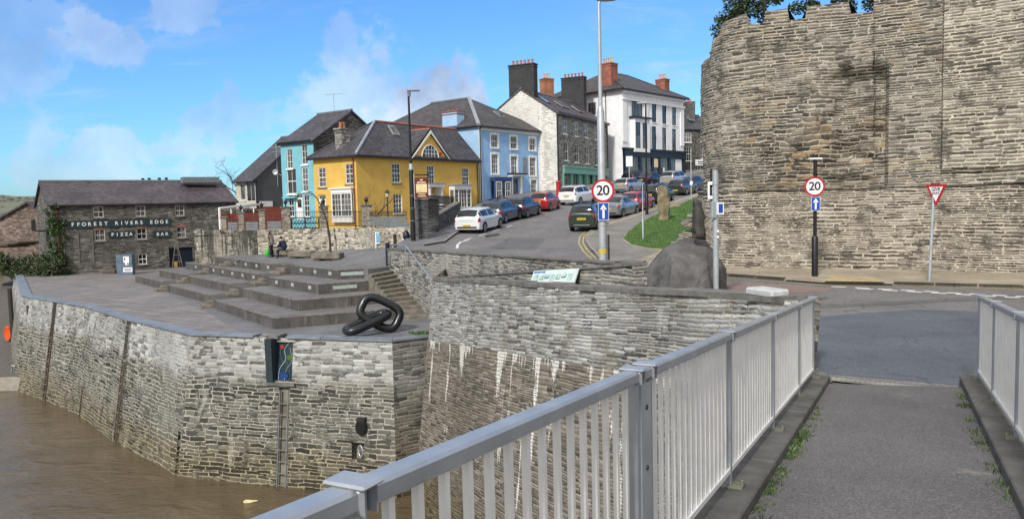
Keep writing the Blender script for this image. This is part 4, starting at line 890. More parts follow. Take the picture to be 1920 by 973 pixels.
# ------------------------------------------------------------------ houses
class Face:
    """one upright house wall from A to B (left to right seen from outside); openings are given by where they show and their real size"""
    def __init__(s, root, A, B, z0, z1, m, top=None):
        s.root = root; s.A = V((A[0], A[1], 0)); s.B = V((B[0], B[1], 0)); s.z0, s.z1, s.m, s.top = z0, z1, m, top
        s.t = (s.B-s.A).normalized(); s.n = V((s.t.y, -s.t.x, 0)); s.L = (s.B-s.A).length; s.ops = []; s.todo = []
    def at(s, px, py):
        d = ray(px, py); o = V((0, 0, EYE)); p = o+d*(s.n.dot(s.A-V((0, 0, 0))-V((o.x, o.y, 0)))/s.n.dot(d)); return (p-s.A).dot(s.t), p.z
    def P(s, u, d, z): return s.A+s.t*u+s.n*d+V((0, 0, z))
    def hole(s, u, z, wd, h): s.ops.append((max(.02, u-wd/2), min(s.L-.02, u+wd/2), z-s.z0-h/2, z-s.z0+h/2))
    def win(s, px, py, wd, h, c=2, r=2, frame='wpaint', sill='wpaint', sur=None, name='window', pane='glass', dep=.10, uz=None, sash=True):
        u, z = uz or s.at(px, py); u = min(max(u, wd/2+.1), s.L-wd/2-.1); z = max(z, s.z0+h/2+.02); s.hole(u, z, wd, h)
        mb = MB(); fw = .055; O = s.A+V((0, 0, 0)); x0, x1, z0, z1 = u-wd/2, u+wd/2, z-h/2, z+h/2
        bx = lambda a, b, c_, d_, e, f: mb.obox(O, s.t, s.n, a, b, c_, d_, e, f)
        bx(x0+.002, x0+fw, -dep-.02, -.035, z0+.002, z1-.002); bx(x1-fw, x1-.002, -dep-.02, -.035, z0+.002, z1-.002); bx(x0+fw, x1-fw, -dep-.02, -.035, z1-fw, z1-.002); bx(x0+fw, x1-fw, -dep-.02, -.035, z0+.002, z0+fw*1.3)
        for i in range(1, c):
            q = x0+fw+(wd-2*fw)*i/c; bx(q-.014, q+.014, -dep+.002, -dep+.035, z0+fw, z1-fw)
        for j in range(1, r):
            q = z0+fw+(h-2*fw)*j/r; k_ = .032 if (sash and r % 2 == 0 and j == r//2) else .014; bx(x0+fw, x1-fw, -dep+.004, -dep+.04, q-k_, q+k_)
        o = mb.build(name, M[frame], s.root)
        MB().poly([s.P(x0, -dep, z0), s.P(x1, -dep, z0), s.P(x1, -dep, z1), s.P(x0, -dep, z1)]).build('pane', M[pane], o)
        if sill:
            b2 = MB(); b2.obox(O, s.t, s.n, x0-.10, x1+.10, -.03, .10, z0-.11, z0-.003); b2.build('sill', M[sill], o)
        if sur:
            b3 = MB(); w_ = sur[1] if len(sur) > 1 else .14
            b3.obox(O, s.t, s.n, x0-w_, x0-.004, -.01, .035, z0, z1+w_); b3.obox(O, s.t, s.n, x1+.004, x1+w_, -.01, .035, z0, z1+w_); b3.obox(O, s.t, s.n, x0-.003, x1+.003, -.01, .035, z1+.004, z1+w_); b3.obox(O, s.t, s.n, u-.12, u+.12, .036, .07, z1+.02, z1+w_+.05)
            b3.build('surround', M[sur[0]], o)
        return o
    def door(s, px, py, wd, h, m='wpaint', uz=None, glazed=True, fan=True):
        u, z = uz or s.at(px, py); u = min(max(u, wd/2+.1), s.L-wd/2-.1); z = max(z, s.z0+h/2+.02); s.hole(u, z, wd, h); z0 = z-h/2; O = s.A
        mb = MB(); mb.obox(O, s.t, s.n, u-wd/2+.003, u+wd/2-.003, -.16, -.09, z0, z0+h-.003); d = mb.build('door', M[m], s.root)
        if fan: MB().obox(O, s.t, s.n, u-wd/2+.10, u+wd/2-.10, -.09, -.082, z0+h-.36, z0+h-.08).build('fanlight', M['glass'], d)
        if glazed: MB().obox(O, s.t, s.n, u-wd/2+.22, u+wd/2-.22, -.09, -.082, z0+1.0, z0+h-.5).build('door_glass', M['glass'], d)
        MB().obox(O, s.t, s.n, u+wd/2-.18, u+wd/2-.12, -.09, -.05, z0+.98, z0+1.06).build('handle', M['chrome'], d)
        return d
    def box(s, name, m, u0, u1, d0, d1, z0, z1, par=None):
        mb = MB(); mb.obox(s.A, s.t, s.n, u0, u1, d0, d1, z0, z1); return mb.build(name, M[m], par or s.root)
    def bay(s, px, py, wd, h, dp=.55, frame='wpaint', roofm='lead', name='bay_window', head=.3, c=3, r=4, uz=None, pair=False, sp=.26):
        """projecting square bay with glazed front"""
        u, z = uz or s.at(px, py); z0, z1 = z-h/2, z+h/2; mb = MB(); O = s.A; f = .09; x0, x1 = u-wd/2, u+wd/2
        b = lambda a, b_, c_, d_, e, g_: mb.obox(O, s.t, s.n, a, b_, c_, d_, e, g_)
        b(x0, x1, .0, dp, z0-.45, z0); b(x0-.06, x1+.06, .0, dp+.08, z0, z0+.08); b(x0, x1, .0, dp, z1-.10, z1); b(x0-.02, x1+.02, 0, dp+.04, z1, z1+head)
        for q in ((x0, u-f, x1-f) if pair else (x0, u-wd*sp, u+wd*sp-f, x1-f)): b(q, q+f, dp-f, dp-.002, z0+.08, z1-.10)
        for q in (x0, x1-f): b(q, q+f, 0, .08, z0+.08, z1-.1)
        for a0_, a1, cc in (((x0+f, u-f, c), (u, x1-f, c)) if pair else ((x0+f, u-wd*sp, 1), (u-wd*sp+f, u+wd*sp-f, c), (u+wd*sp, x1-f, 1))):
            for i in range(1, cc): q = a0_+(a1-a0_)*i/cc; b(q-.014, q+.014, dp-.07, dp-.03, z0+.08, z1-.1)
            for j in range(1, r): q = z0+.08+(h-.18)*j/r; b(a0_, a1, dp-.07, dp-.03, q-.014, q+.014)
        o = mb.build(name, M[frame], s.root)
        b2 = MB()
        for e in ((x0+.02, x0+.021, .08, dp-f), (x1-.021, x1-.02, .08, dp-f), (x0+f, x1-f, dp-.06, dp-.055)): b2.obox(O, s.t, s.n, e[0], e[1], e[2], e[3], z0+.08, z1-.1)
        b2.build('pane', M['glass'], o)
        b4 = MB(); b4.obox(O, s.t, s.n, x0-.14, x1+.14, 0, dp+.16, z1+head, z1+head+.10); b4.build('hood', M[roofm], o)
        return o
    def finish(s):
        mb = MB(); facade(mb, (s.P(0, 0, s.z0), s.P(s.L, 0, s.z0), s.P(s.L, 0, s.z1), s.P(0, 0, s.z1)), s.ops, .12)
        if s.top: mb.poly([s.P(0, 0, s.z1), s.P(s.L, 0, s.z1)]+[s.P(u, 0, z) for u, z in s.top])
        return mb.build('wall', M[s.m], s.root)
def house(name, label, loc, cat='house'): return empty(name, loc, label, cat)
def downpipe(root, f, u, z0, z1, m='blackp', d=.09):
    MB().tube([f.P(u, d, z0), f.P(u, d, z1-.25), f.P(u, d+.15, z1-.05)], .05, 6).build('downpipe', M[m], root)
def chimney(root, c, sx, sy, z0, z1, m, pots, rz, potm='pot', ph=.55, capm=None):
    mb = MB(); mb.box((c[0], c[1], (z0+z1)/2), sx, sy, z1-z0, rz); o = mb.build('chimney', M[m], root)
    mb = MB(); mb.box((c[0], c[1], z1+.05), sx+.16, sy+.16, .12, rz); mb.box((c[0], c[1], z1-.22), sx+.09, sy+.09, .10, rz); mb.build('chimney_cap', M[capm or m], o)
    L = max(sx, sy)
    for k in range(pots):
        u = (k+.5-pots/2)*(L-.25)/pots; d = V((math.cos(rz), math.sin(rz), 0)) if sx >= sy else V((-math.sin(rz), math.cos(rz), 0)); q = V((c[0], c[1], z1+.11))+d*u
        MB().lathe(q, [(.13, 0), (.115, ph*.8), (.14, ph*.85), (.14, ph), (.09, ph)], 8).build('chimney_pot', M[potm], o)
    return o
def skylight(root, p, t, b, wd, h):
    n = t.cross(b).normalized(); n = n if n.z > 0 else -n; q = [p-t*wd/2-b*h/2, p+t*wd/2-b*h/2, p+t*wd/2+b*h/2, p-t*wd/2+b*h/2]
    o = MB().slab([x+n*.07 for x in q], .09).build('skylight', M['lead'], root); MB().slab([p+(x-p)*.82+n*.085 for x in q], .012).build('pane', M['glass'], o)



# ---- yellow house
c0 = at_y(667, 293, 62.0); ze = c0.z; r0 = at_z(897, 304, ze); l0 = at_z(588, 309, ze)
F = V((r0.x-c0.x, r0.y-c0.y, 0)); LF = F.length; F.normalize(); I = V((-F.y, F.x, 0)); S = V((l0.x-c0.x, l0.y-c0.y, 0)); LS = S.length
def reach(o, d, px, lo=1.0, hi=40.0):
    """how far along d from o until a wall end shows at the surveyed column px"""
    k = ray(px, 320); k = k.x/k.y; return max(lo, min(hi, (k*o.y-o.x)/(d.x-k*d.y)))
LS = reach(c0, I, 588)
l0 = c0+I*LS; zb = .85
yh = house('townhouse', 'mustard yellow two-storey house with slate hip roof and pediment gable', (c0.x, c0.y, zb))
ff = Face(yh, c0, r0, zb, ze, 'yellow'); fs = Face(yh, l0, c0, zb, ze, 'yellow')
for px, py in ((743, 325), (807.5, 328), (873, 331.5)): ff.win(px, py, 1.02, 1.62, 3, 4, sill='slatefence')
ff.win(746, 382, 1.1, 1.6, 3, 4, sill='wpaint'); ff.bay(859, 372, 2.5, 1.75, .6, 'wpaint', 'lead')
u, z = ff.at(807, 380); ff.door(0, 0, 1.1, 2.3, 'wpaint', uz=(u, max(z, zb+1.2)))
ff.box('porch', 'wpaint', u-.9, u-.7, 0, .75, zb+.7, z+1.35); ff.box('porch', 'wpaint', u+.7, u+.9, 0, .75, zb+.7, z+1.35); ff.box('porch_hood', 'wpaint', u-1.05, u+1.05, 0, .85, z+1.36, z+1.62); ff.box('porch_roof', 'lead', u-1.15, u+1.15, 0, .95, z+1.625, z+1.72)
for px, py in ((604, 333), (655, 326)): fs.win(px, py, .9, 1.6, 2, 4, sill='slatefence')
fs.bay(645.5, 384, 2.35, 1.95, .3, 'wpaint', 'wpaint', c=3, r=4, pair=True); fs.door(604, 389, .95, 2.1, 'wpaint')
b0 = r0+I*LS; Face(yh, r0, b0, zb, ze, 'yellow').finish(); Face(yh, b0, l0, zb, ze, 'yellow').finish()
ff.finish(); fs.finish(); downpipe(yh, fs, LS-.25, zb, ze, 'rustpipe'); downpipe(yh, ff, LF-.3, zb, ze)
ap = c0+I*LS*.5; ap = ap+F*reach(ap, F, 706, 3, 12); RZ = min(ze+4.2, at_y(706, 230, ap.y).z); ap = V((ap.x, ap.y, RZ)); re = c0+F*(LF-.2)+I*LS*.5; re = V((re.x, re.y, RZ)); ov = .38; up_ = V((0, 0, .10))
C_, R_, L_, B_ = c0-F*ov-I*ov, r0-I*ov, l0-F*ov+I*ov, b0+I*ov
mb = MB()
for q in ([C_, R_, re, ap], [L_, C_, ap], [B_, L_, ap, re]): mb.slab([p+up_ for p in q], .12)
mb.poly([r0+up_, b0+up_, re+up_]); rf = mb.build('roof', M['roof'], yh)
MB().tube([C_+up_*1.4, ap+up_*1.4], .13, 6).build('hip_flashing', M['lead'], rf); MB().tube([ap+up_*1.3, re+up_*1.3], .10, 6).build('ridge', M['ridge'], rf)
MB().tube([L_+up_*1.2, ap+up_*1.2], .09, 6).build('hip_tiles', M['roof'], rf)
mb = MB()
for a_, b_ in ((C_, R_), (L_, C_)): mb.tube([a_-V((0, 0, .02)), b_-V((0, 0, .02))], .075, 6)
mb.build('gutter', M['blackp'], yh)
# pediment gable
u0 = ff.at(765, 300)[0]; u1 = ff.at(838, 303)[0]; uc = (u0+u1)/2; zt_ = ff.at(806, 247)[1]; zt_ = min(zt_, ze+3.1)
pd = MB(); pd.poly([ff.P(u0+.1, .20, ze-.0), ff.P(u1-.1, .20, ze-.0), ff.P(uc, .20, zt_-.1)]); pdm = pd.build('pediment', M['yellow'], yh)
back = lambda u, z: ff.P(u, -(z-ze)/(RZ-ze)*LS*.5-.2, z)
mb = MB()
mb.slab([ff.P(u0-.25, .35, ze+.02), ff.P(uc, .35, zt_+.12), ff.P(uc, -LS*.5*(zt_-ze)/(RZ-ze), zt_+.12), ff.P(u0-.25, -.1, ze+.02)][::-1], .1); mb.slab([ff.P(u1+.25, .35, ze+.02), ff.P(uc, .35, zt_+.12), ff.P(uc, -LS*.5*(zt_-ze)/(RZ-ze), zt_+.12), ff.P(u1+.25, -.1, ze+.02)], .1)
mb.build('gable_roof', M['roof'], pdm); MB().tube([ff.P(uc, .3, zt_+.18), ff.P(uc, -LS*.5*(zt_-ze)/(RZ-ze), zt_+.18)], .10, 6).build('ridge', M['ridge'], pdm)
mb = MB()
for q in (u0, u1):
    A_, B_2 = ff.P(q, .40, ze), ff.P(uc, .40, zt_+.05); mb.slab([A_, B_2, B_2-V((0, 0, .26)), A_+(B_2-A_)*.10-V((0, 0, .10))] if q == u0 else [A_, A_+(B_2-A_)*.10-V((0, 0, .10)), B_2-V((0, 0, .26)), B_2], .06)
mb.build('bargeboard', M['wpaint'], pdm)
ua, za = uc+.05, ze+.12; R0 = 1.12
mb = MB(); arc = [ff.P(ua+R0*math.cos(k*math.pi/14), 0.21, za+R0*1.02*math.sin(k*math.pi/14)) for k in range(15)]; mb.poly(arc); fw_ = mb.build('fan_window', M['glass'], pdm)
mb = MB(); mb.tube([p+ff.n*.02 for p in arc], .06, 6); mb.tube([arc[0]+ff.n*.02, arc[-1]+ff.n*.02], .07, 6)
for du in (-.55, -.2, .2, .55): mb.tube([ff.P(ua+du, .23, za), ff.P(ua+du, .23, za+math.sqrt(R0*R0-du*du))], .03, 5)
for dz_ in (.38, .72): mb.tube([ff.P(ua-math.sqrt(R0*R0-dz_*dz_), .23, za+dz_), ff.P(ua+math.sqrt(R0*R0-dz_*dz_), .23, za+dz_)], .03, 5)
mb.build('frame', M['wpaint'], fw_)
al = MB().lathe((0, 0, 0), [(.17, 0), (.17, .07)], 10); al.v = [ff.P(*ff.at(822, 289)[:1], .21, ff.at(822, 289)[1])+ff.t*p.x+V((0, 0, 1))*p.y+ff.n*p.z for p in al.v]; al.build('alarm_box', M['sign_r'], pdm)
cc = fs.P(LS*.47, -1.15, 0); rz_ = math.atan2(F.y, F.x); chimney(yh, (cc.x, cc.y), .95, .8, ze+.2, ze+2.35, 'housestone', 2, rz_, 'pot', .5)
sl = (ap-(C_+R_)/2); pl = c0+F*6.3+I*LS*.36+V((0, 0, (RZ-ze)*.72+.26)); bs = (I*LS*.5+V((0, 0, RZ-ze))).normalized(); skylight(yh, pl+V((0, 0, .0)), F, bs, .8, 1.1)

# ---- turquoise house
a0 = at_y(587, 263, l0.y+.6); zet = a0.z; l1 = at_z(529, 278, zet); D = V((l1.x-a0.x, l1.y-a0.y, 0)); D = I.copy(); LT = reach(a0, I, 528); l1 = a0+D*LT
th = house('townhouse', 'turquoise three-storey house with dark stone gable beside the yellow house', (a0.x, a0.y, .9)); ft = Face(th, l1, a0, .8, zet, 'turq')
for px, py, w_, h_ in ((543, 298, .75, 1.7), (571, 290, .75, 1.7), (572, 337, .75, 2.0)): ft.win(px, py, w_, h_, 2, 3 if h_ < 1.9 else 4, sill='wpaint')
ft.win(547, 340, 1.2, 2.2, 2, 2, frame='wpaint')
ft.win(546, 386, .7, 1.9, 2, 4); ft.door(560.5, 387, .95, 2.2, 'wpaint'); ft.win(575, 386, .7, 1.9, 2, 4); ft.finish()
u_, z_ = ft.at(546, 372); ft.box('hood', 'turq', u_-.8, u_+.8, 0, .35, z_, z_+.12)
dep = 8.8; a1, l2 = a0+F*dep, l1+F*dep; zr = zet+2.75
Face(th, a0, a1, .8, zet, 'darkstone', [(dep/2, zr)]).finish(); Face(th, l2, l1, .8, zet, 'darkstone', [(dep/2, zr)]).finish(); Face(th, a1, l2, .8, zet, 'darkstone').finish()
def gable(root, a, l, F, dep, ze, zr, m, ov=.3, vg=.15, th=.14, name='roof'):
    t = (V((l.x-a.x, l.y-a.y, 0))).normalized(); k = (zr-ze)/(dep/2); A_, L_ = a-t*vg-F*ov, l+t*vg-F*ov
    e0, e1 = V((A_.x, A_.y, ze-k*ov+.1)), V((L_.x, L_.y, ze-k*ov+.1)); r0_, r1_ = a-t*vg+F*dep/2, l+t*vg+F*dep/2; r0_ = V((r0_.x, r0_.y, zr+.1)); r1_ = V((r1_.x, r1_.y, zr+.1)); f0, f1 = a-t*vg+F*(dep+ov), l+t*vg+F*(dep+ov); f0 = V((f0.x, f0.y, ze-k*ov+.1)); f1 = V((f1.x, f1.y, ze-k*ov+.1))
    mb = MB(); q = [e0, e1, r1_, r0_]; n = (q[1]-q[0]).cross(q[2]-q[1]); q = q if n.z > 0 else q[::-1]; mb.slab(q, th); q = [r0_, r1_, f1, f0]; n = (q[1]-q[0]).cross(q[2]-q[1]); q = q if n.z > 0 else q[::-1]; mb.slab(q, th)
    o = mb.build(name, m, root); MB().tube([r0_+V((0, 0, .03)), r1_+V((0, 0, .03))], .10, 6).build('ridge', M['slatefence'], o); return o
gable(th, a0, l1, F, dep, zet, zr, M['roof'])
mb = MB(); mb.tube([a0-F*.32+V((0, 0, -.02)), l1-F*.32+V((0, 0, -.02))], .07, 6); mb.build('gutter', M['blackp'], th)
def aerial(p, h, label, s=1.0):
    r = empty('aerial', p, label, 'aerial', 'television aerials'); p = V(p); MB().tube([p, p+V((0, 0, h))], .03, 5).build('mast', M['galv'], r); mb = MB(); q = p+V((0, 0, h-.1)); d = V((.8, .5, .12)).normalized(); mb.tube([q-d*.8*s, q+d*.9*s], .018, 4)
    for k in range(7): c = q+d*(-.7+k*.24)*s; e = V((-d.y, d.x, 0))*.24*s; mb.tube([c-e, c+e], .012, 4)
    mb.build('array', M['galv'], r)
pa = (a0+l1)/2+F*dep/2; aerial((pa.x, pa.y, zr+.1), 1.7, 'aerial on the ridge of the turquoise house')
ds = empty('satellite_dish', ft.P(.1, .2, 5.6), 'grey satellite dish at the left corner of the turquoise house', 'satellite dish'); mb = MB(); mb.lathe((0, 0, 0), [(.02, .0), (.2, .05), (.33, .14), (.30, .15), (.18, .08), (.02, .03)], 14); mb.v = [ft.P(-.25, .45, 5.9)+V((p.x, -p.z*.9+p.y*.1, p.y))*.72 for p in mb.v]; mb.build('dish', M['galv'], ds, smooth=True); MB().tube([ft.P(.05, .02, 5.6), ft.P(-.25, .45, 5.8)], .03, 5).build('arm', M['galv'], ds)

# ---- dark grey house with the balcony
g0 = at_y(478, 335, 84.0); zg = g0.z; g1 = at_z(441, 336, zg); LG = reach(g0, I, 441); G1 = g0+I*LG; dpg = 13.0; zgr = zg+4.9
gh = house('townhouse', 'dark grey rendered house with slate roof and pale boarded balcony', (g0.x, g0.y, .8)); fg = Face(gh, G1, g0, .8, zg, 'cream'); fg2 = Face(gh, g0, g0+F*dpg, .8, zg, 'greyrender', [(dpg/2, zgr)])
fg.win(472, 358, 1.5, 2.3, 2, 1, sill=None); fg.win(455, 360, .9, 1.8, 1, 1); fg.finish(); fg2.finish(); Face(gh, G1+F*dpg, G1, .8, zg, 'greyrender', [(dpg/2, zgr)]).finish(); Face(gh, g0+F*dpg, G1+F*dpg, .8, zg, 'greyrender').finish()
gable(gh, g0, G1, F, dpg, zg, zgr, M['roof'], .5)
bz = zg-3.2; bal = fg.box('balcony', 'stepb', -.2, LG+.1, 0, 1.3, bz-.35, bz); mb = MB()
for k in range(20): mb.obox(fg.A, fg.t, fg.n, -.15+k*(LG/20), -.10+k*(LG/20), 1.22, 1.26, bz, bz+1.0)
mb.obox(fg.A, fg.t, fg.n, -.2, LG*.7, 1.2, 1.28, bz+1.0, bz+1.07); mb.build('balustrade', M['wpaint'], bal)
fg2.box('red_base', 'redrender', .02, dpg-.1, .0, .06, .8, bz+.1); fg2.box('white_panel', 'wpaint', .35, 2.1, .02, .08, bz+.15, bz+.75); downpipe(gh, fg2, .12, .8, zg)
mb = MB(); q = fg2.P(2.9, .08, 5.2); mb.tube([q, q+V((0, 0, 4.6))], .035, 5); mb.tube([q+V((-.9, 0, 4.3)), q+V((.9, .2, 4.4))], .02, 4); mb.tube([q+V((-.5, .1, 3.8)), q+V((.5, .1, 3.85))], .018, 4)
for k in range(6): mb.tube([q+V((-.8+k*.3, -.25, 4.3)), q+V((-.8+k*.3, .25, 4.3))], .012, 4)
mb.build('aerial_mast', M['galv'], gh)
# white carport and red fence in front of it
fr_ = empty('red_fence', at_y(413, 408, 60), 'dark red boarded fence under the white canopy frame', 'fence')
A_, B_ = at_y(413, 394, 62), at_y(530, 396, 64); t = V((B_.x-A_.x, B_.y-A_.y, 0)); L = t.length; t.normalize(); n = V((t.y, -t.x, 0)); mb = MB()
for k in range(7): mb.obox(V((A_.x, A_.y, 0)), t, n, 0, L, -.02, .02, .9+k*.22, 1.11+k*.22)
mb.build('boards', mat('red_stain', (.17, .028, .018), .7, 0, .3, 3), fr_); mb = MB()
for k in range(6): mb.obox(V((A_.x, A_.y, 0)), t, n, k*L/5-.05, k*L/5+.05, -.12, -.02, .8, 2.45)
mb.build('fence_posts', M['bark'], fr_)
cp2 = empty('canopy_frame', A_, 'white tubular canopy frame left of the red fence', 'canopy'); q0 = at_y(411, 391, 61); q1 = at_y(478, 383, 70)
MB().tube([V((q0.x, q0.y, .6)), q0], .09, 6).build('post', M['wpaint'], cp2); MB().tube([q0, q1], .09, 6).build('beam', M['wpaint'], cp2); MB().tube([q0+V((0, 5, 0)), q1+V((0, 3, .1))], .07, 6).build('beam', M['wpaint'], cp2)
for f in (.3, .6, .95): MB().tube([q0.lerp(q1, f), q0.lerp(q1, f)-V((0, 0, 1.5))], .06, 6).build('post', M['wpaint'], cp2)

# ---- blue house
c1 = at_y(897, 238, 76.0); zeb = c1.z; r1 = at_z(1026, 250, zeb); Fb = V((r1.x-c1.x, r1.y-c1.y, 0)); LB = Fb.length; Fb.normalize(); Ib = V((-Fb.y, Fb.x, 0)); zbb = 2.0
bh = house('townhouse', 'light blue three-storey house with white window surrounds and hip roof', (c1.x, c1.y, zbb)); fb_ = Face(bh, c1, r1, zbb, zeb, 'blue'); DB = 17.0
sur = ('wpaint', .17)
for px, py in ((927, 265), (963, 268), (998, 271)): fb_.win(px, py, 1.05, 1.3, 3, 2, sur=sur, sash=True)
for px, py in ((928, 308), (964, 311), (999, 313)): fb_.win(px, py, 1.05, 1.95, 3, 4, sur=sur)
fb_.win(1001, 354, 1.0, 1.9, 3, 4, sur=sur)
u, z = fb_.at(937, 358); o = fb_.bay(0, 0, 2.7, 2.15, .5, 'royal', 'lead', head=.25, c=4, r=4, uz=(u, z))
for du in (-.72, .72):
    mb = MB(); x0, x1, z0, z1 = u+du-.46, u+du+.46, z-.95, z+.92
    for a_, b_, c_, d_ in ((x0, x0+.07, z0, z1), (x1-.07, x1, z0, z1), (x0, x1, z0, z0+.08), (x0, x1, z1-.08, z1), (x0, x1, (z0+z1)/2-.03, (z0+z1)/2+.03)): mb.obox(fb_.A, fb_.t, fb_.n, a_, b_, .505, .53, c_, d_)
    for k in (1, 2): q = x0+(x1-x0)*k/3; mb.obox(fb_.A, fb_.t, fb_.n, q-.015, q+.015, .505, .525, z0, z1)
    mb.build('sash', M['wpaint'], o)
u, z = fb_.at(966, 358); fb_.door(0, 0, 1.05, 2.5, 'royal', uz=(u, z)); 
for q in (u-.9, u+.62): fb_.box('pilaster', 'wpaint', q, q+.28, .0, .25, z-1.25, z+1.45)
fb_.box('door_hood', 'wpaint', u-1.1, u+1.1, 0, .6, z+1.46, z+1.66); fb_.box('hood_roof', 'navy', u-1.25, u+1.25, 0, .75, z+1.665, z+1.80)
fb_.box('plaque', 'coping', *(lambda q: (q-.35, q+.35))(fb_.at(984, 309)[0]), .0, .04, fb_.at(984, 309)[1]-.75, fb_.at(984, 309)[1]+.75)
for x0, x1 in ((.0, .30), (LB-.45, LB)): fb_.box('quoin', 'wpaint', x0, x1, .004, .05, zbb, zeb)
fb_.box('eaves_band', 'wpaint', 0, LB, .006, .10, zeb-.30, zeb-.02); fb_.finish()
d1, e1 = c1+Ib*DB, r1+Ib*DB; Face(bh, d1, c1, zbb, zeb, 'blue_side').finish(); Face(bh, r1, e1, zbb, zeb, 'blue_side').finish(); Face(bh, e1, d1, zbb, zeb, 'blue_side').finish()
a1_ = c1+Fb*LB*.45+Ib*LB*.5; zrb = at_y(889, 186, a1_.y).z; a1_ = V((a1_.x, a1_.y, zrb)); a2_ = a1_+Ib*(DB-LB*1.0); ov = .42
C_, R_, E_, D_ = c1-Fb*ov-Ib*ov, r1+Fb*ov-Ib*ov, e1+Fb*ov+Ib*ov, d1-Fb*ov+Ib*ov; mb = MB()
for q in ([C_, R_, a1_], [R_, E_, a2_, a1_], [E_, D_, a2_], [D_, C_, a1_, a2_]): mb.slab([p+up_ for p in q], .14)
rf = mb.build('roof', M['roof_old'], bh); MB().tube([C_+up_*1.4, a1_+up_*1.4], .20, 6).build('hip_flashing', M['lead'], rf); MB().tube([a1_+up_*1.4, a2_+up_*1.4], .11, 6).build('ridge', M['slatefence'], rf)
MB().tube([C_, R_], .08, 6).build('gutter', M['blackp'], bh); downpipe(bh, fb_, .12, zbb, zeb)
q = onplane(842, 222, d1.lerp(c1, .62)+V((0, 0, 0)), Fb); chimney(bh, (q.x+.4, q.y+.3), 1.1, 2.0, zeb-1.2, zeb+1.75, 'blue_side', 3, math.atan2(Fb.y, Fb.x), 'pot', .18, 'redbrick')
bs = (Ib*LB*.5+V((0, 0, zrb-zeb))).normalized(); skylight(bh, c1+Fb*LB*.55+Ib*LB*.22+V((0, 0, (zrb-zeb)*.44+.24)), Fb, bs, .8, 1.2)
# hanging sign
u, z = LB-.25, fb_.at(1021, 318)[1]; hs = empty('hanging_sign', fb_.P(u, 0, z), 'pale hanging sign on a blue bracket at the blue house corner', 'sign')
MB().tube([fb_.P(u, 0, z+.75), fb_.P(u, 1.5, z+.75)], .035, 5).build('bracket', M['royal'], hs)
q = fb_.P(u, .8, z); b = V((1, .0, 0)); mb = MB(); mb.obox(q, V((.9, -.44, 0)).normalized(), V((-.44, -.9, 0)).normalized(), -.6, .6, -.03, .03, -.62, .62); sg = mb.build('sign_board', mat('pale_sign', (.55, .64, .70), .5), hs)
mb = MB()
for k in range(3): mb.obox(q, V((.9, -.44, 0)).normalized(), V((-.44, -.9, 0)).normalized(), -.4+.05*k, .4-.06*k, .031, .04, .3-k*.3, .40-k*.3)
mb.build('lettering', M['sign_b'], hs)

# ---- stone shop house with the white gable
c2 = at_y(1043, 211, 82.5); zes = c2.z; r2 = at_z(1138, 233, zes); Fs = V((r2.x-c2.x, r2.y-c2.y, 0)); LSs = Fs.length; Fs.normalize(); Is = V((-Fs.y, Fs.x, 0)); zbs = 2.6; DS = 8.2
hs_ = house('townhouse', 'grey stone house with sage green shopfront and white gable end', (c2.x, c2.y, zbs)); f2 = Face(hs_, c2, r2, zbs, zes, 'housestone')
for px, py in ((1060, 238.5), (1080.5, 243), (1099, 246), (1117.5, 250)): f2.win(px, py, 1.05, 1.5, 2, 2, sill='wpaint')
for px, py in ((1062, 284), (1082, 288), (1101, 291), (1119.5, 294)): f2.win(px, py, 1.05, 2.0, 2, 2, sill='wpaint')
ux0, zs1 = f2.at(1054, 313); ux1 = LSs-.5; zsh = zs1; zs0 = zbs
f2.ops.append((ux0, ux1, .1, zsh-zbs-.7)); f2.finish()
sp = f2.box('shopfront', 'green_p', ux0-.05, ux1+.05, .0, .30, zsh-.7, zsh-.05); f2.box('cornice', 'green_p', ux0-.15, ux1+.15, 0, .42, zsh-.045, zsh+.12, sp)
nseg = 6
for k in range(nseg+1):
    q = ux0+(ux1-ux0)*k/nseg; f2.box('pilaster', 'green_p', q-.14, q+.14, -.1, .2, zbs, zsh-.71, sp)
for k in range(nseg):
    q0_, q1_ = ux0+(ux1-ux0)*k/nseg+.14, ux0+(ux1-ux0)*(k+1)/nseg-.14
    if k in (2, 3): f2.box('shop_door', 'green_p', q0_, q1_, -.34, -.28, zbs, zsh-.71, sp); continue
    f2.box('stallriser', 'green_p', q0_, q1_, -.08, .05, zbs, zbs+.8, sp)
    for j in range(1, 3): q = q0_+(q1_-q0_)*j/3; f2.box('glazing_bar', 'green_p', q-.03, q+.03, -.05, .0, zbs+.8, zsh-.71, sp)
    f2.box('shop_pane', 'glass', q0_, q1_, -.09, -.06, zbs+.8, zsh-.71, sp)
d2, e2 = c2+Is*DS, r2+Is*DS; zrs = at_y(985, 168, (c2+Is*DS*.5).y).z
fgw = Face(hs_, d2, c2, zbs, zes, 'limewash', [(DS/2, zrs)]); fgw.finish(); Face(hs_, r2, e2, zbs, zes, 'housestone', [(DS/2, zrs)]).finish(); Face(hs_, e2, d2, zbs, zes, 'limewash').finish()
gable(hs_, r2, c2, Is, DS, zes, zrs, M['roof_mauve'], .35, .1)
MB().tube([c2-Is*.38+V((0, 0, .0)), r2-Is*.38], .08, 6).build('gutter', M['blackp'], hs_); downpipe(hs_, f2, .12, zbs, zes); downpipe(hs_, f2, LSs-.12, zbs, zes)
rz_ = math.atan2(Fs.y, Fs.x); cx = c2+Is*DS*.5+Fs*.62; chimney(hs_, (cx.x, cx.y), .95, 3.0, zrs-1.9, at_y(972, 124, cx.y).z, 'blackbrick', 6, rz_, 'pot', .5)
cx = r2+Is*DS*.5-Fs*.5; chimney(hs_, (cx.x, cx.y), .95, 3.0, zrs-1.6, at_y(1065, 157, cx.y).z+.6, 'blackbrick', 6, rz_, 'pot', .5)
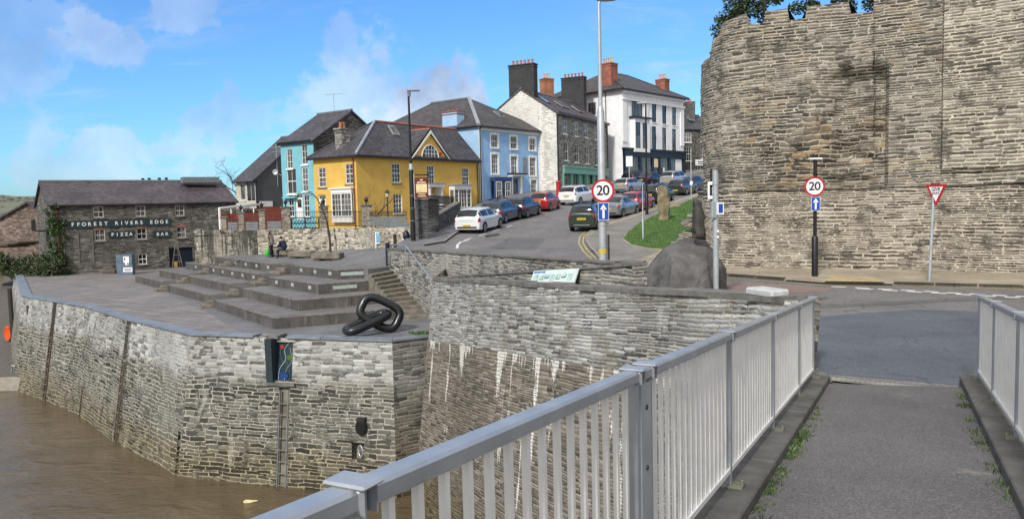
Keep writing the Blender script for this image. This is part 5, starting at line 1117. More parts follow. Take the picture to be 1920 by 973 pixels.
bs = (Is*DS*.5+V((0, 0, zrs-zes))).normalized()
for u_, k_, ww in ((2.2, .55, 1.0), (5.8, .5, 1.0), (7.0, .5, 1.0), (10.5, .45, 1.2)): skylight(hs_, c2+Fs*u_+Is*DS*.5*k_+V((0, 0, (zrs-zes)*k_+.22)), Fs, bs, ww, 1.3)
# an orange brick stack on a roof behind
cx = at_y(1025, 150, 100); ob = empty('chimney_stack', (cx.x, cx.y, 12), 'orange brick chimney stack rising behind the stone house roof', 'chimney'); chimney(ob, (cx.x, cx.y), 1.4, 1.2, 8, cx.z, 'orangebrick', 3, .5, 'potc', .7)

# ---- white house with navy shopfront
c3 = at_y(1166, 168, 97.0); zew = c3.z; r3 = at_z(1281, 187, zew); Fw = V((r3.x-c3.x, r3.y-c3.y, 0)); LW = Fw.length; Fw.normalize(); Iw = V((-Fw.y, Fw.x, 0)); zbw = 4.6; DW = 11.5
wh = house('townhouse', 'tall white rendered house with dark navy shopfront and red brick chimneys', (c3.x, c3.y, zbw)); f3 = Face(wh, c3, r3, zbw, zew, 'white')
f3.win(1194.5, 208, 2.5, 2.5, 3, 1, 'blackp', 'wpaint')
for px, py in ((1226.5, 212.5), (1245.5, 216), (1264, 219)): f3.win(px, py, 1.05, 2.4, 1, 2, 'blackp', 'wpaint')
for px, py in ((1226.5, 259), (1245.5, 261), (1264, 263)): f3.win(px, py, 1.05, 3.0, 1, 2, 'blackp', 'wpaint')
u, z = f3.at(1196, 255); f3.box('bay', 'white', u-1.75, u+1.75, 0, .7, z-2.1, z+2.1); f3.box('bay_roof', 'navy', u-2.0, u+2.0, 0, .95, z+2.1, z+2.32)
for du in (-1.05, .55): 
    o = f3.box('window', 'blackp', u+du-.5, u+du+.5, .68, .72, z-1.6, z+1.6); f3.box('pane', 'glass', u+du-.42, u+du+.42, .721, .73, z-1.52, z-.03, o); f3.box('pane', 'glass', u+du-.42, u+du+.42, .721, .73, z+.03, z+1.52, o)
for k, q in enumerate((.0, LW*.33, LW-.9)): f3.box('pilaster', 'white', q, q+.9, .003, .12, zbw+5.4, zew-1.3)
f3.box('string_course', 'white', -.1, LW+.1, .004, .25, zew-1.25, zew-.95); f3.box('eaves_cornice', 'white', -.1, LW+.1, .005, .35, zew-.35, zew-.05); f3.finish()
zs = f3.at(1168, 279)[1]; sp = f3.box('shopfront', 'navy', -.05, LW+.1, .0, .35, zs-.95, zs-.1); f3.box('shop_cornice', 'navy', -.2, LW+.3, 0, .55, zs-.1, zs+.12, sp)
for q in (.0, LW*.22, LW*.42, LW*.53, LW*.70, LW-.6): f3.box('pilaster', 'navy', q, q+.55, .0, .30, zbw-.3, zs-.96, sp)
f3.box('stallriser', 'navy', 0, LW, .0, .22, zbw-.3, zbw+.9, sp); f3.box('shop_pane', 'glass', .1, LW-.2, .0, .16, zbw+.9, zs-.96, sp)
o = f3.box('lit_poster', 'creamp', LW*.455, LW*.515, .3, .33, zs-2.2, zs-1.1, sp); f3.box('curtain', 'sign_w', LW*.83, LW*.94, .165, .18, zbw+1.2, zs-1.0, sp); f3.box('notice', 'sign_w', LW*.60, LW*.625, .3, .33, zs-3.0, zs-2.2, sp)
d3, e3 = c3+Iw*DW, r3+Iw*DW; fw3 = Face(wh, d3, c3, zbw-1, zew, 'white'); fw3.win(1110, 205, 1.2, 1.6, 2, 2, 'blackp'); fw3.finish(); Face(wh, r3, e3, zbw, zew, 'white').finish(); Face(wh, e3, d3, zbw, zew, 'white').finish()
ov = .6; zrw = zew+3.3; a1_, a2_ = c3+Fw*DW*.42+Iw*DW*.5, r3-Fw*DW*.42+Iw*DW*.5; a1_ = V((a1_.x, a1_.y, zrw)); a2_ = V((a2_.x, a2_.y, zrw)); C_, R_, E_, D_ = c3-Fw*ov-Iw*ov, r3+Fw*ov-Iw*ov, e3+Fw*ov+Iw*ov, d3-Fw*ov+Iw*ov; mb = MB()
for q in ([C_, R_, a2_, a1_], [R_, E_, a2_], [E_, D_, a1_, a2_], [D_, C_, a1_]): mb.slab([p+up_ for p in q], .16)
rf = mb.build('roof', M['roof_old'], wh); MB().tube([a1_+up_*1.4, a2_+up_*1.4], .12, 6).build('ridge', M['slatefence'], rf); MB().tube([C_+up_, a1_+up_*1.2], .1, 6).build('hip_tiles', M['roof_old'], rf); MB().tube([R_+up_, a2_+up_*1.2], .1, 6).build('hip_tiles', M['roof_old'], rf)
mb = MB(); mb.tube([C_, R_], .11, 6); mb.tube([D_, C_], .11, 6); mb.build('gutter', M['blackp'], wh); downpipe(wh, fw3, DW-2.4, zbw, zew)
rz_ = math.atan2(Fw.y, Fw.x); cx = c3+Iw*4.2-Fw*.0; q = at_y(1140, 122, cx.y); chimney(wh, (q.x, q.y), 1.5, 1.9, zew-.5, q.z, 'redbrick', 5, rz_, 'potc', .75)
q = at_y(1242, 151, r3.y+.5); chimney(wh, (q.x, q.y), 1.2, 1.5, zew-.5, q.z, 'redbrick', 4, rz_, 'potc', .75)

# ---- far stone house at the top of the street
c4 = at_y(1282, 238, 119.0); zef = c4.z-.3; r4 = at_y(1345, 236, 122); F4 = V((r4.x-c4.x, r4.y-c4.y, 0)); L4 = F4.length; F4.normalize(); I4 = V((-F4.y, F4.x, 0)); z4 = 6.6
fh = house('townhouse', 'dark stone house with white windows at the far top of the street', (c4.x, c4.y, z4)); f4 = Face(fh, c4, r4, z4-1, zef, 'darkstone')
f4.win(1290, 258, 1.3, 1.5, 3, 2, sill='wpaint'); f4.win(1319, 257, 1.1, 1.5, 3, 2, sill='wpaint'); f4.win(1290, 289, 1.3, 2.1, 3, 4); f4.win(1319, 286, 1.1, 2.1, 3, 3); f4.win(1314, 326, 2.2, 2.1, 4, 3, name='shop_window'); f4.finish()
u, z = f4.at(1313, 305); sg = f4.box('shop_sign', 'sign_w', u-1.0, u+1.0, .03, .10, z-.45, z+.45); 
for k in range(2): f4.box('sign_lettering', 'sign_k', u-.6+.1*k, u+.75-.2*k, .101, .108, z+.05-k*.28, z+.18-k*.28, sg)
Face(fh, c4+I4*9, c4, z4-1, zef, 'darkstone', [(4.5, zef+2.6)]).finish(); Face(fh, r4, r4+I4*9, z4-1, zef, 'darkstone', [(4.5, zef+2.6)]).finish(); gable(fh, r4, c4, I4, 9, zef, zef+2.6, M['roof'], .3)
cx = at_y(1292, 193, 123.5); chimney(fh, (cx.x, cx.y), 1.2, 1.8, zef, cx.z, 'slatewall', 2, .2, 'pot', .4, 'ridge'); skylight(fh, c4+F4*3.2+I4*2.2+V((0, 0, 1.27+.2)), F4, (I4*4.5+V((0, 0, 2.6))).normalized(), .8, 1.2)
# the opposite, uphill end of the street closes behind the castle
f5 = house('stone_cottage', 'low dark stone cottage behind the castle end at the street top', (31, 122, 6.5)); 
for A_, B_, tp_ in (((29.5, 123), (40, 112), None), ((40, 112), (46, 118), [(4.2, 14.0)]), ((46, 118), (35.5, 129), None), ((35.5, 129), (29.5, 123), [(4.2, 14.0)])): Face(f5, A_, B_, 5, 11.3, 'darkstone', tp_).finish()
gable(f5, V((40, 112, 11.3)), V((29.5, 123, 11.3)), V((.69, .72, 0)).normalized(), 8.5, 11.3, 14.0, M['roof'])

# ---- warehouse
w0 = at_y(93, 384, 66.0); zew_ = w0.z; w1 = at_z(440, 379.5, zew_); w1 = at_y(442, 379, 75.5); FW = V((w1.x-w0.x, w1.y-w0.y, 0)); LWh = FW.length; FW.normalize(); IW = V((-FW.y, FW.x, 0)); DWh = 9.5; zrh = zew_+2.05
wr = empty('warehouse', (w0.x, w0.y, PZ), 'dark stone riverside warehouse with white lettering boards and ivy corner', 'warehouse'); fw = Face(wr, w0, w0+FW*LWh, PZ-.2, zew_, 'warehouse')
for px, py in ((184.5, 397.5), (263.5, 396), (337, 395)): fw.win(px, py, .80, .98, 2, 2, frame='frame_dull', sill='coping_dark')
for px, py in ((187.5, 441), (266, 438.5), (340, 436)):
    o = fw.win(px, py, .80, 1.0, 2, 2, frame='frame_dull', sill='coping_dark'); u, z = fw.at(px, py); fw.box('brick_head', 'redbrick', u-.5, u+.5, .0, .03, z+.52, z+.70, o)
fw.win(267.5, 486, .72, .95, 2, 2, sill='coping_dark'); u, z = fw.at(340, 483); fw.ops.append((u-1.05, u+1.05, .21, z-PZ+.2+.95))
d_ = fw.box('cart_door', 'navy', u-1.05, u+1.05, -.3, -.2, PZ, z+.95); fw.finish(); fw.box('coping_band', 'coping_dark', .2, LWh-.1, .0, .06, zew_-.12, zew_-.02)
A2, B2 = w0+IW*DWh, w0+FW*LWh+IW*DWh; fgl = Face(wr, A2, w0, PZ-.2, zew_, 'warehouse', [(DWh/2, zrh)]); fgl.finish(); Face(wr, w0+FW*LWh, B2, PZ-.2, zew_, 'warehouse', [(DWh/2, zrh)]).finish(); Face(wr, B2, A2, PZ-.2, zew_, 'warehouse').finish()
gable(wr, w0+FW*LWh, w0, IW, DWh, zew_, zrh, M['roof_mauve'], .3, .2)
for px in (121, 148, 175): u = fw.at(px, 470)[0]; fw.box('timber_batten', 'stepb', u-.035, u+.035, .0, .05, PZ+1.0, PZ+3.7)
u = fw.at(109, 450)[0]; MB().tube([fw.P(u, .1, PZ), fw.P(u, .1, zew_)], .06, 6).build('downpipe', M['rustpipe'], wr)
bz = fgl.at(75, 432)[1]; bl_ = fgl.box('balcony', 'iron', DWh-3.4, DWh-.6, 0, 1.1, bz, bz+.12); mb = MB()
for k in range(12): mb.obox(fgl.A, fgl.t, fgl.n, DWh-3.4+k*.25, DWh-3.37+k*.25, 1.05, 1.1, bz+.12, bz+1.05)
mb.obox(fgl.A, fgl.t, fgl.n, DWh-3.4, DWh-.6, 1.03, 1.1, bz+1.0, bz+1.07); mb.build('balustrade', M['iron'], bl_)
mb = MB(); mb.box((w0.x+8.6, w0.y+10.8, zrh+.15), 3.4, 1.2, .55, .6); mb.build('roof_vent', M['slatefence'], wr)
for px in (268, 280, 299, 312): q = at_y(px, 340, 77); MB().lathe((q.x, q.y, zrh-.3), [(.1, 0), (.1, .55), (.16, .6), (.16, .75), (.05, .8)], 8).build('vent_cowl', M['iron'], wr)
def text(body, size, origin, t, n, m, parent, name='lettering', ext=.012, align='LEFT', space=1.0):
    cu = bpy.data.curves.new(name, 'FONT'); cu.body = body; cu.size = size; cu.extrude = ext; cu.align_x = align; cu.align_y = 'CENTER'; cu.space_character = space; cu.offset = size*.018
    tmp = bpy.data.objects.new(name, cu); col.objects.link(tmp); dg = bpy.context.evaluated_depsgraph_get(); me = bpy.data.meshes.new_from_object(tmp.evaluated_get(dg)); bpy.data.objects.remove(tmp); bpy.data.curves.remove(cu)
    o = bpy.data.objects.new(name, me); col.objects.link(o); me.materials.clear(); me.materials.append(M[m]); up2 = n.cross(t)
    mw = Matrix((( t.x, up2.x, n.x, origin.x), (t.y, up2.y, n.y, origin.y), (t.z, up2.z, n.z, origin.z), (0, 0, 0, 1)))
    me.transform(mw); me.transform(Matrix.Translation(-wloc(parent))); o.parent = parent
    return o
def wboard(px0, px1, py0, py1, words_):
    u0, z1 = fw.at(px0, py0); u1, z0 = fw.at(px1, py1); zc_ = (fw.at(px0, (py0+py1)/2)[1]+fw.at(px1, (py0+py1)/2-1)[1])/2; h = z1-z0; h = .66 if px1-px0 > 100 else .60
    b = fw.box('lettering_board', 'teal_board', u0, u1, .03, .08, zc_-h/2, zc_+h/2)
    for wd_, pxs, pxe in words_:
        us, ue = fw.at(pxs, py0)[0], fw.at(pxe, py0)[0]; k = len(wd_)
        for i, ch in enumerate(wd_): text(ch, h*.66, fw.P(us+(ue-us)*(i+.5)/k, .081, zc_-.01), fw.t, fw.n, 'letter', b, 'letter', .006, 'CENTER')
wboard(125, 320, 411, 427, [('FFOREST', 130, 203), ('RIVERS', 213, 269), ('EDGE', 278, 317)]); wboard(203, 250, 433, 447, [('PIZZA', 206, 249)]); wboard(286, 320, 433, 446, [('BAR', 291, 316)])
# kiosk-like board in front of the warehouse
kb = empty('notice_kiosk', at_z(240, 514, PZ), 'blue-grey notice kiosk with white posters in front of the warehouse', 'kiosk'); kc = at_z(240, 514, PZ)
mb = MB(); mb.box((kc.x, kc.y-.3, PZ+.85), 1.28, .6, 1.7, .1); mb.build('cabinet', mat('kiosk_blue', (.10, .14, .19), .5), kb)
for dx, dz_, w_, h_ in ((.22, 1.28, .46, .5), (.26, .93, .30, .22), (.30, .42, .74, .38)): MB().box((kc.x+dx, kc.y-.62+dx*.1, PZ+dz_), w_, .02, h_, .1).build('poster', M['sign_w'], kb)
for dx, dz_, w_, h_, m_ in ((.10, 1.32, .1, .2, 'sign_r'), (.33, .93, .1, .12, 'sign_b'), (.30, .46, .6, .06, 'sign_b'), (.30, .35, .5, .04, 'sign_k')): MB().box((kc.x+dx, kc.y-.635+dx*.1, PZ+dz_), w_, .01, h_, .1).build('print', M[m_], kb)
sf = empty('timber_tripod', fw.P(fw.at(326, 480)[0], 1.0, PZ), 'thin pale timber tripod stand by the dark cart door', 'stand'); q = fw.P(fw.at(327, 480)[0], .9, PZ); mb = MB()
for dx, dy in ((-.5, 0), (.5, 0), (0, .5)): MB().tube([q+V((dx, dy, 0)), q+V((dx*.15, dy*.15, 2.3))], .035, 5).build('leg', M['stepb'], sf)
for z in (.6, 1.2, 1.8): mb.tube([q+V((-.5+z*.2, 0, z)), q+V((.5-z*.2, 0, z))], .025, 4)
mb.build('cross_bars', M['stepb'], sf)
mb = MB(); q = at_z(206, 513, PZ); mb.box((q.x, q.y, PZ+.2), 1.3, .4, .35, -.2); tag(mb.build('timber_baulk', M['bark'], bevel=.05), 'timber baulk lying at the foot of the warehouse', 'timber')
mb = MB(); q = at_z(325, 497, -2.3); mb.box((q.x, q.y, PZ+.25), .9, .7, .5, .2); tag(mb.build('crate', mat('yellow_crate', (.36, .22, .06), .6), bevel=.03), 'small ochre crate behind the far end of the seating tiers', 'crate')
# brick-red ruin left of the warehouse
rz0 = [at_y(px, py, 84) for px, py in ((-60, 505), (80, 505), (80, 400), (53, 381), (-60, 446))]; ob = empty('old_building', rz0[1], 'derelict reddish stone gable building at the far left', 'building')
MB().slab(rz0, 6).build('wall', M['oldbrick'], ob)
bk = V((0, 7, 0)); MB().slab([rz0[4]+V((0, -.3, .0)), rz0[3]+V((0, -.3, .0)), rz0[3]+bk, rz0[4]+bk], -.18).build('roof', M['roof'], ob); MB().slab([rz0[3]+V((0, -.3, .0)), rz0[2]+V((.2, -.3, -.1)), rz0[2]+bk, rz0[3]+bk], -.18).build('roof', M['roof'], ob)
mb = MB()
for k in range(4): q = at_y(18+k*14, 462-k*3, 80); mb.box((q.x, q.y, q.z), 3.2, 1.6, .16, .3+.2*k)
tag(mb.build('timber_stack', M['bark']), 'loose stack of old planks beside the hedge at far left', 'planks')

# ------------------------------------------------------------------ castle wall
CP = [V((x, y, 0)) for x, y in CW[::-1]]; CL = [0.0]
for a, b in zip(CP, CP[1:]): CL.append(CL[-1]+(b-a).length)
def cas(s):
    s = max(0, min(CL[-1]-1e-4, s))
    for i in range(len(CP)-1):
        if s <= CL[i+1]: break
    P = [CP[max(0, i-1)], CP[i], CP[i+1], CP[min(len(CP)-1, i+2)]]; t = (s-CL[i])/(CL[i+1]-CL[i])
    m1 = (P[2]-P[0])*.5*((P[2]-P[1]).length/max(.01, (P[2]-P[0]).length)*2) if i > 0 else (P[2]-P[1]); m2 = (P[3]-P[1])*.5*((P[2]-P[1]).length/max(.01, (P[3]-P[1]).length)*2) if i < len(CP)-2 else (P[2]-P[1])
    h = lambda a, b, c, d: a*(2*t**3-3*t*t+1)+c*(t**3-2*t*t+t)+b*(-2*t**3+3*t*t)+d*(t**3-t*t)
    return h(P[1], P[2], m1, m2)
def casn(s): d = (cas(s+.15)-cas(s-.15)).normalized(); return V((d.y, -d.x, 0))
def s_at(px, py=300):
    best = None
    for k in range(int(CL[4]*20), int(CL[-1]*20)):
        p = cas(k/20); 
        if p.y <= 0: continue
        e = abs(ray(px, py).x/ray(px, py).y-p.x/p.y)
        if best is None or e < best[0]: best = (e, k/20)
    return best[1]
from mathutils import noise as mn
S1768, S1660, S1555, S1640 = s_at(1766, 200), s_at(1662), s_at(1545), s_at(1640, 30)
LZ = 2.95; TOPZ = 9.0
castle = empty('castle_wall', cas(CL[6]), 'towering medieval stone castle wall with notched top, right of the street', 'castle wall')
def cgrid(z0, z1, ds, dz, off, m, name, s0=0.0, s1=None):
    s1 = s1 or CL[-1]; nx = int((s1-s0)/ds); nz = int((z1(0) if callable(z1) else z1-z0)/dz) if not callable(z1) else 40
    vs = []; fs_ = []; uv = []
    for i in range(nx+1):
        s = s0+(s1-s0)*i/nx; p = cas(s); n = casn(s)
        zt_ = z1(s) if callable(z1) else z1; zb_ = z0(s) if callable(z0) else z0
        for j in range(nz+1):
            z = zb_+(zt_-zb_)*j/nz; vs.append(p+n*off(s, z)+V((0, 0, z))); uv.append((s, z))
    for i in range(nx):
        for j in range(nz): fs_.append([i*(nz+1)+j, (i+1)*(nz+1)+j, (i+1)*(nz+1)+j+1, i*(nz+1)+j+1])
    me = bpy.data.meshes.new(name); o_ = wloc(castle); me.from_pydata([tuple(v-o_) for v in vs], [], fs_); ul = me.uv_layers.new(name='UVMap')
    for lp in me.loops: ul.data[lp.index].uv = uv[lp.vertex_index]
    for mm in (m if isinstance(m, list) else [m]): me.materials.append(mm)
    o = bpy.data.objects.new(name, me); col.objects.link(o); o.parent = castle
    return o, uv
def rubble(s, z): return .05*mn.noise(V((s*1.9, z*5.5, 1.3)))+.03*mn.noise(V((s*5, z*13, 7.7)))+.10*mn.noise(V((s*.35, z*.35, 3.1)))
def low_off(s, z): return .05+(LZ-z)*.05+.6*rubble(s, z)
def up_off(s, z):
    o = -.16+rubble(s, z)
    if s > S1768: o += .22 if z > 3.4 else .05
    m_ = smooth(s, S1555-.4, S1555+.7)*(1-smooth(s, S1660-.12, S1660+.05))*(1-smooth(z, 6.6+.5*mn.noise(V((s, 2, 0))), 7.3))
    o -= .45*m_*(1+.6*mn.noise(V((s*1.5, z*3, 9))))
    if s < s_far+1.5: o += .04*math.sin(max(0, min(1, (z-4.0)/4.2))*math.pi)*smooth(s_far+1.5-s, 0, 1.5)
    return o
s_far = s_at(1332)
def ledge(s): return LZ+.06*mn.noise(V((s*.6, 0, 0)))
o, _ = cgrid(-.1, ledge, .12, .1, low_off, M['castle_low'], 'lower_wall')
gaps = [(s_at(1399, 50), s_at(1434, 50)), (s_at(1479, 40), s_at(1512, 30)), (s_at(1597, 10), s_at(1641, 10))]
def topz(s):
    z = TOPZ+.42+.05*mn.noise(V((s*2.3, 5, 0)))
    if s < gaps[0][0]: z -= .15*smooth(gaps[0][0]-s, 0, 1.2)+.45*smooth(gaps[0][0]-s, 1.0, 1.6)+.6*smooth(gaps[0][0]-s, 1.9, 2.3)
    if s > gaps[2][1]: z += .6
    for a, b in gaps:
        if a < s < b: z -= .42
    return z
nzU = 60
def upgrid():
    o, uv = cgrid(ledge, topz, .075, .1, up_off, [M['castle'], M['castle_rough'], M['castle_sunlit']], 'upper_wall')
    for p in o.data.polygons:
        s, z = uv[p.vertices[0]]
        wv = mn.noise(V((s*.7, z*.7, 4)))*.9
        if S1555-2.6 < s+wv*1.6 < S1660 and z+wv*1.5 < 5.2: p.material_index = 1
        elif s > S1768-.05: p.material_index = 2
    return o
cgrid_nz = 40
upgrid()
# ledge shelf, back and top thickness
mb = MB(); k = 90
for i in range(k):
    a, b = CL[-1]*i/k, CL[-1]*(i+1)/k; A_, B_ = cas(a), cas(b); na, nb = casn(a), casn(b)
    mb.poly([A_+na*.14+V((0, 0, ledge(a)-.01)), B_+nb*.14+V((0, 0, ledge(b)-.01)), B_-nb*.8+V((0, 0, ledge(b)+.02)), A_-na*.8+V((0, 0, ledge(a)+.02))])
    mb.poly([A_-na*1.3+V((0, 0, TOPZ-.1)), B_-nb*1.3+V((0, 0, TOPZ-.1)), B_-nb*1.3, A_-na*1.3])
mb.build('ledge_shelf', M['coping_dark'], castle)
mb = MB(); k = 260
for i in range(k):
    a, b = CL[-1]*i/k, CL[-1]*(i+1)/k; za, zb_ = topz(a), topz(b)
    P = lambda s, d, z: cas(s)+casn(s)*d+V((0, 0, z))
    z_ = min(za, zb_); mb.poly([P(a, up_off(a, za), za), P(b, up_off(b, zb_), zb_), P(b, -.75, zb_), P(a, -.75, za)]); mb.poly([P(b, -.75, 8.2), P(a, -.75, 8.2), P(a, -.75, za), P(b, -.75, zb_)])
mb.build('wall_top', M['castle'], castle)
# fallen footing at the castle's uphill end
mb = MB(); rg = random.Random(5)
for k in range(46):
    f = k/46; px = 1278+38*f+rg.uniform(-4, 4); pz = f*2.3; c = V((7.35+.5*f+rg.uniform(-.15, .15), 31.0+rg.uniform(0, 1.4), .05)); h = .2+pz*rg.uniform(.3, 1)
    mb.box((c.x-.55*(1-f), c.y, h), rg.uniform(.4, .9), rg.uniform(.4, .8), rg.uniform(.12, .28), rg.uniform(-.4, .4))
tag(mb.build('rubble_footing', M['castle_low'], bevel=.02), 'stepped rubble footing at the castle corner behind the otter', 'rubble')
# wall sign on the castle corner
p = at_y(1334, 357, 29.0); mb = MB(); mb.obox(p, V((1, 0, 0)), V((0, -1, 0)), -.14, .14, -.02, .02, -.32, .32); ws = mb.build('arrow_plate', M['sign_w']); tag(ws, 'small white arrow plate on the castle corner behind the grey post', 'sign')
mb = MB(); mb.obox(p, V((1, 0, 0)), V((0, -1, 0)), -.07, .02, .021, .026, -.2, .18); mb.obox(p, V((1, 0, 0)), V((0, -1, 0)), -.07, .10, .021, .026, .12, .2); mb.build('arrow', M['sign_k'], ws)
MB().tube([p+V((0, .05, -.9)), p+V((0, .05, .8))], .035, 6).build('post', M['blackp'], ws)
# ------------------------------------------------------------------ footbridge
BD = V((.453, .8915, 0)).normalized(); BN = V((BD.y, -BD.x, 0))
pz = lambda y: .0865*(11.2-y)
fx = lambda y: .508*y-1.276; gx = lambda y: .508*y+1.04
mb = MB(); Y0, Y1 = -8.0, 11.05
A = V((fx(Y0)-.3, Y0, pz(Y0))); B = V((fx(Y1)-.3, Y1, pz(Y1))); C = V((gx(Y1-.95)+.3, Y1-.95, pz(Y1-.95))); Dd = V((gx(Y0)+.3, Y0, pz(Y0)))
mb.slab([Dd, C, B, A], .35); tag(mb.build('footbridge_path', M['path']), kind='structure')
mb = MB(); n_ = 26
P0, P1 = V((fx(11.05)+.25, 11.05, .03)), V((gx(10.1)-.2, 10.12, .03))
for k in range(n_):
    for j in range(2):
        a, b = (k+.04)/n_, (k+.96)/n_; q = BD*(.02+j*.10-.02*math.sin(math.pi*k/n_)); mb.slab([P0.lerp(P1, a)+q, P0.lerp(P1, b)+q, P0.lerp(P1, b)+q+BD*.09, P0.lerp(P1, a)+q+BD*.09], -.008)
tag(mb.build('drain_setts', M['kerb']), kind='structure')
mb = MB(); mb.slab([P0-BD*.03, P1-BD*.03, P1+BD*.26, P0+BD*.26], .001); tag(mb.build('drain_gap', M['plinth']), kind='structure')
def plinth(xf, sgn, ya, yb, label):
    r = empty('bridge_kerb', (xf(yb), yb, pz(yb)), label, 'kerb'); y = ya
    mbs = MB(); k = 0
    while y < yb-.05:
        e = min(yb, y+2.05); g = .012
        a0_, a1_ = V((xf(y+g)-.14, y+g, pz(y))), V((xf(e-g)-.14, e-g, pz(e))); w0_, w1_ = (-.20, .21) if sgn > 0 else (-.21, .20)
        o = V((.14, 0, 0)); P = lambda p, d, z: p+o+BN*d+V((0, 0, z))
        m2 = MB(); q = [P(a0_, w0_, -.3), P(a0_, w1_, -.3), P(a1_, w1_, -.3), P(a1_, w0_, -.3)]; t_ = [P(a0_, w0_, .10), P(a0_, w1_, .10), P(a1_, w1_, .10), P(a1_, w0_, .10)]
        m2.poly(t_); m2.poly([q[0], q[1], t_[1], t_[0]]); m2.poly([q[1], q[2], t_[2], t_[1]]); m2.poly([q[2], q[3], t_[3], t_[2]]); m2.poly([q[3], q[0], t_[0], t_[3]]); m2.poly(q[::-1])
        m2.build('kerb_block', M['plinth'], r, bevel=.012); y = e
    return r
plinth(fx, 1, -8, 11.15, 'dark mossy concrete kerb under the left bridge railing'); plinth(gx, -1, -8, 10.6, 'dark mossy concrete kerb under the right bridge railing')
def railing(xf, posts, label, dz=0.0, caps=()):
    r = empty('bridge_railing', (xf(posts[-1]), posts[-1], pz(posts[-1])), label, 'railing'); base = lambda y: V((xf(y), y, pz(y)+.10+dz)); H = 1.13
    for y in posts:
        p = base(y); m2 = MB(); m2.obox(p, BD, BN, -.021, .021, -.024, .024, .012, H+.012); po = m2.build('post', M['alu'], r, bevel=.004)
        m2 = MB(); m2.obox(p, BD, BN, -.07, .07, -.09, .11, .0, .012)
        for s in (-.08, .10): m2.tube([p+BN*s+V((0, 0, .01)), p+BN*s+V((0, 0, .05))], .014, 6)
        m2.build('base_plate', M['mossy_steel'], po)
        m2 = MB(); m2.obox(p, BD, BN, -.042, .042, -.062, .062, H+.0125, H+.025); m2.build('cap_plate', M['alu'], po, bevel=.006)
    bar_me = None
    for a, b in zip(posts, posts[1:]):
        pa, pb2 = base(a), base(b); L = (pb2-pa).length
        if L < .4:
            m2 = MB(); d = (pb2-pa)/L; q = [pa+d*.022, pb2-d*.022]; 
            m2.slab([q[0]+V((0, 0, .15))+BN*.03, q[1]+V((0, 0, .15))+BN*.03, q[1]+V((0, 0, H-.06))+BN*.03, q[0]+V((0, 0, H-.06))+BN*.03], .02); jp = m2.build('joint_plate', M['galv'], r)
            m2 = MB()
            for zz in (.35, .65, .95): MB().tube([pa.lerp(pb2, .5)+BN*.028+V((0, 0, zz)), pa.lerp(pb2, .5)+BN*.036+V((0, 0, zz))], .013, 8).build('bolt', M['iron'], jp)
        m2 = MB()
        d = (pb2-pa).normalized(); u_ = d.cross(BN)*-1
        def beam(w_, z0, z1, e=.024):
            P = lambda p, s, z: p+BN*s+V((0, 0, z)); A_, B_ = pa+d*e, pb2-d*e
            q0 = [P(A_, -w_, z0), P(A_, w_, z0), P(A_, w_, z1), P(A_, -w_, z1)]; q1 = [P(B_, -w_, z0), P(B_, w_, z0), P(B_, w_, z1), P(B_, -w_, z1)]
            for i in range(4): j = (i+1) % 4; m2.poly([q0[i], q1[i], q1[j], q0[j]])
            m2.poly(q0[::-1]); m2.poly(q1)
        beam(.040, H-.045, H+.012); pn = m2.build('top_rail', M['alu'], r, weld=True, bevel=.010)
        if L < .4: continue
        m2 = MB(); beam(.022, .10, .135); m2.build('bottom_rail', M['bar'], r)
        k = max(2, round(L/.128)-1)
        for i in range(k):
            p = pa.lerp(pb2, (i+1)/(k+1)); m2 = MB(); m2.obox(p, BD, BN, -.013, .013, -.0115, .0115, .136, H-.046); m2.build('bar', M['bar'], pn)
    return r
railing(fx, [-2.0, -.12, 1.76, 3.62, 3.80, 5.58, 7.46, 9.34, 10.82], 'long left aluminium bridge railing with flat top rail and pale upright bars')
railing(gx, [1.0, 2.95, 4.9, 6.8, 8.62, 10.3], 'right-hand aluminium bridge railing cut by the picture edge')
# weeds along the kerb
def tufts(name, spots, mat_, hmin, hmax, wd=.006, kind='stuff', seed=1, per=14, spread=.09):
    mb = MB(); rg = random.Random(seed)
    for p in spots:
        for k in range(per):
            a = rg.uniform(0, 6.28); c = p+V((rg.gauss(0, spread), rg.gauss(0, spread), 0)); h = rg.uniform(hmin, hmax); l = V((math.cos(a), math.sin(a), 0))*h*rg.uniform(.2, .9); s = V((-math.sin(a), math.cos(a), 0))*wd*rg.uniform(.7, 1.5)
            mb.poly([c-s, c+s, c+s*.6+l*.4+V((0, 0, h*.7)), c+l+V((0, 0, h))])
    return tag(mb.build(name, mat_), kind=kind)
rg = random.Random(11); sp = []
for k in range(170):
    y = rg.choice((rg.uniform(2.0, 7.5), rg.uniform(5.5, 9.6), rg.gauss(7.3, .5))); 
    if mn.noise(V((y*1.1, 0, 3))) < -.05 and y > 4.5: continue
    sp.append(V((fx(y), y, pz(y)-.005))+BN*(.235+abs(rg.gauss(0, .026))))
for k in range(26): y = rg.uniform(5.0, 9.8); sp.append(V((gx(y), y, pz(y)-.005))-BN*(.235+abs(rg.gauss(0, .02))))
tufts('weeds', sp, M['weed'], (.012), .055, .005, seed=4, per=14, spread=.035)
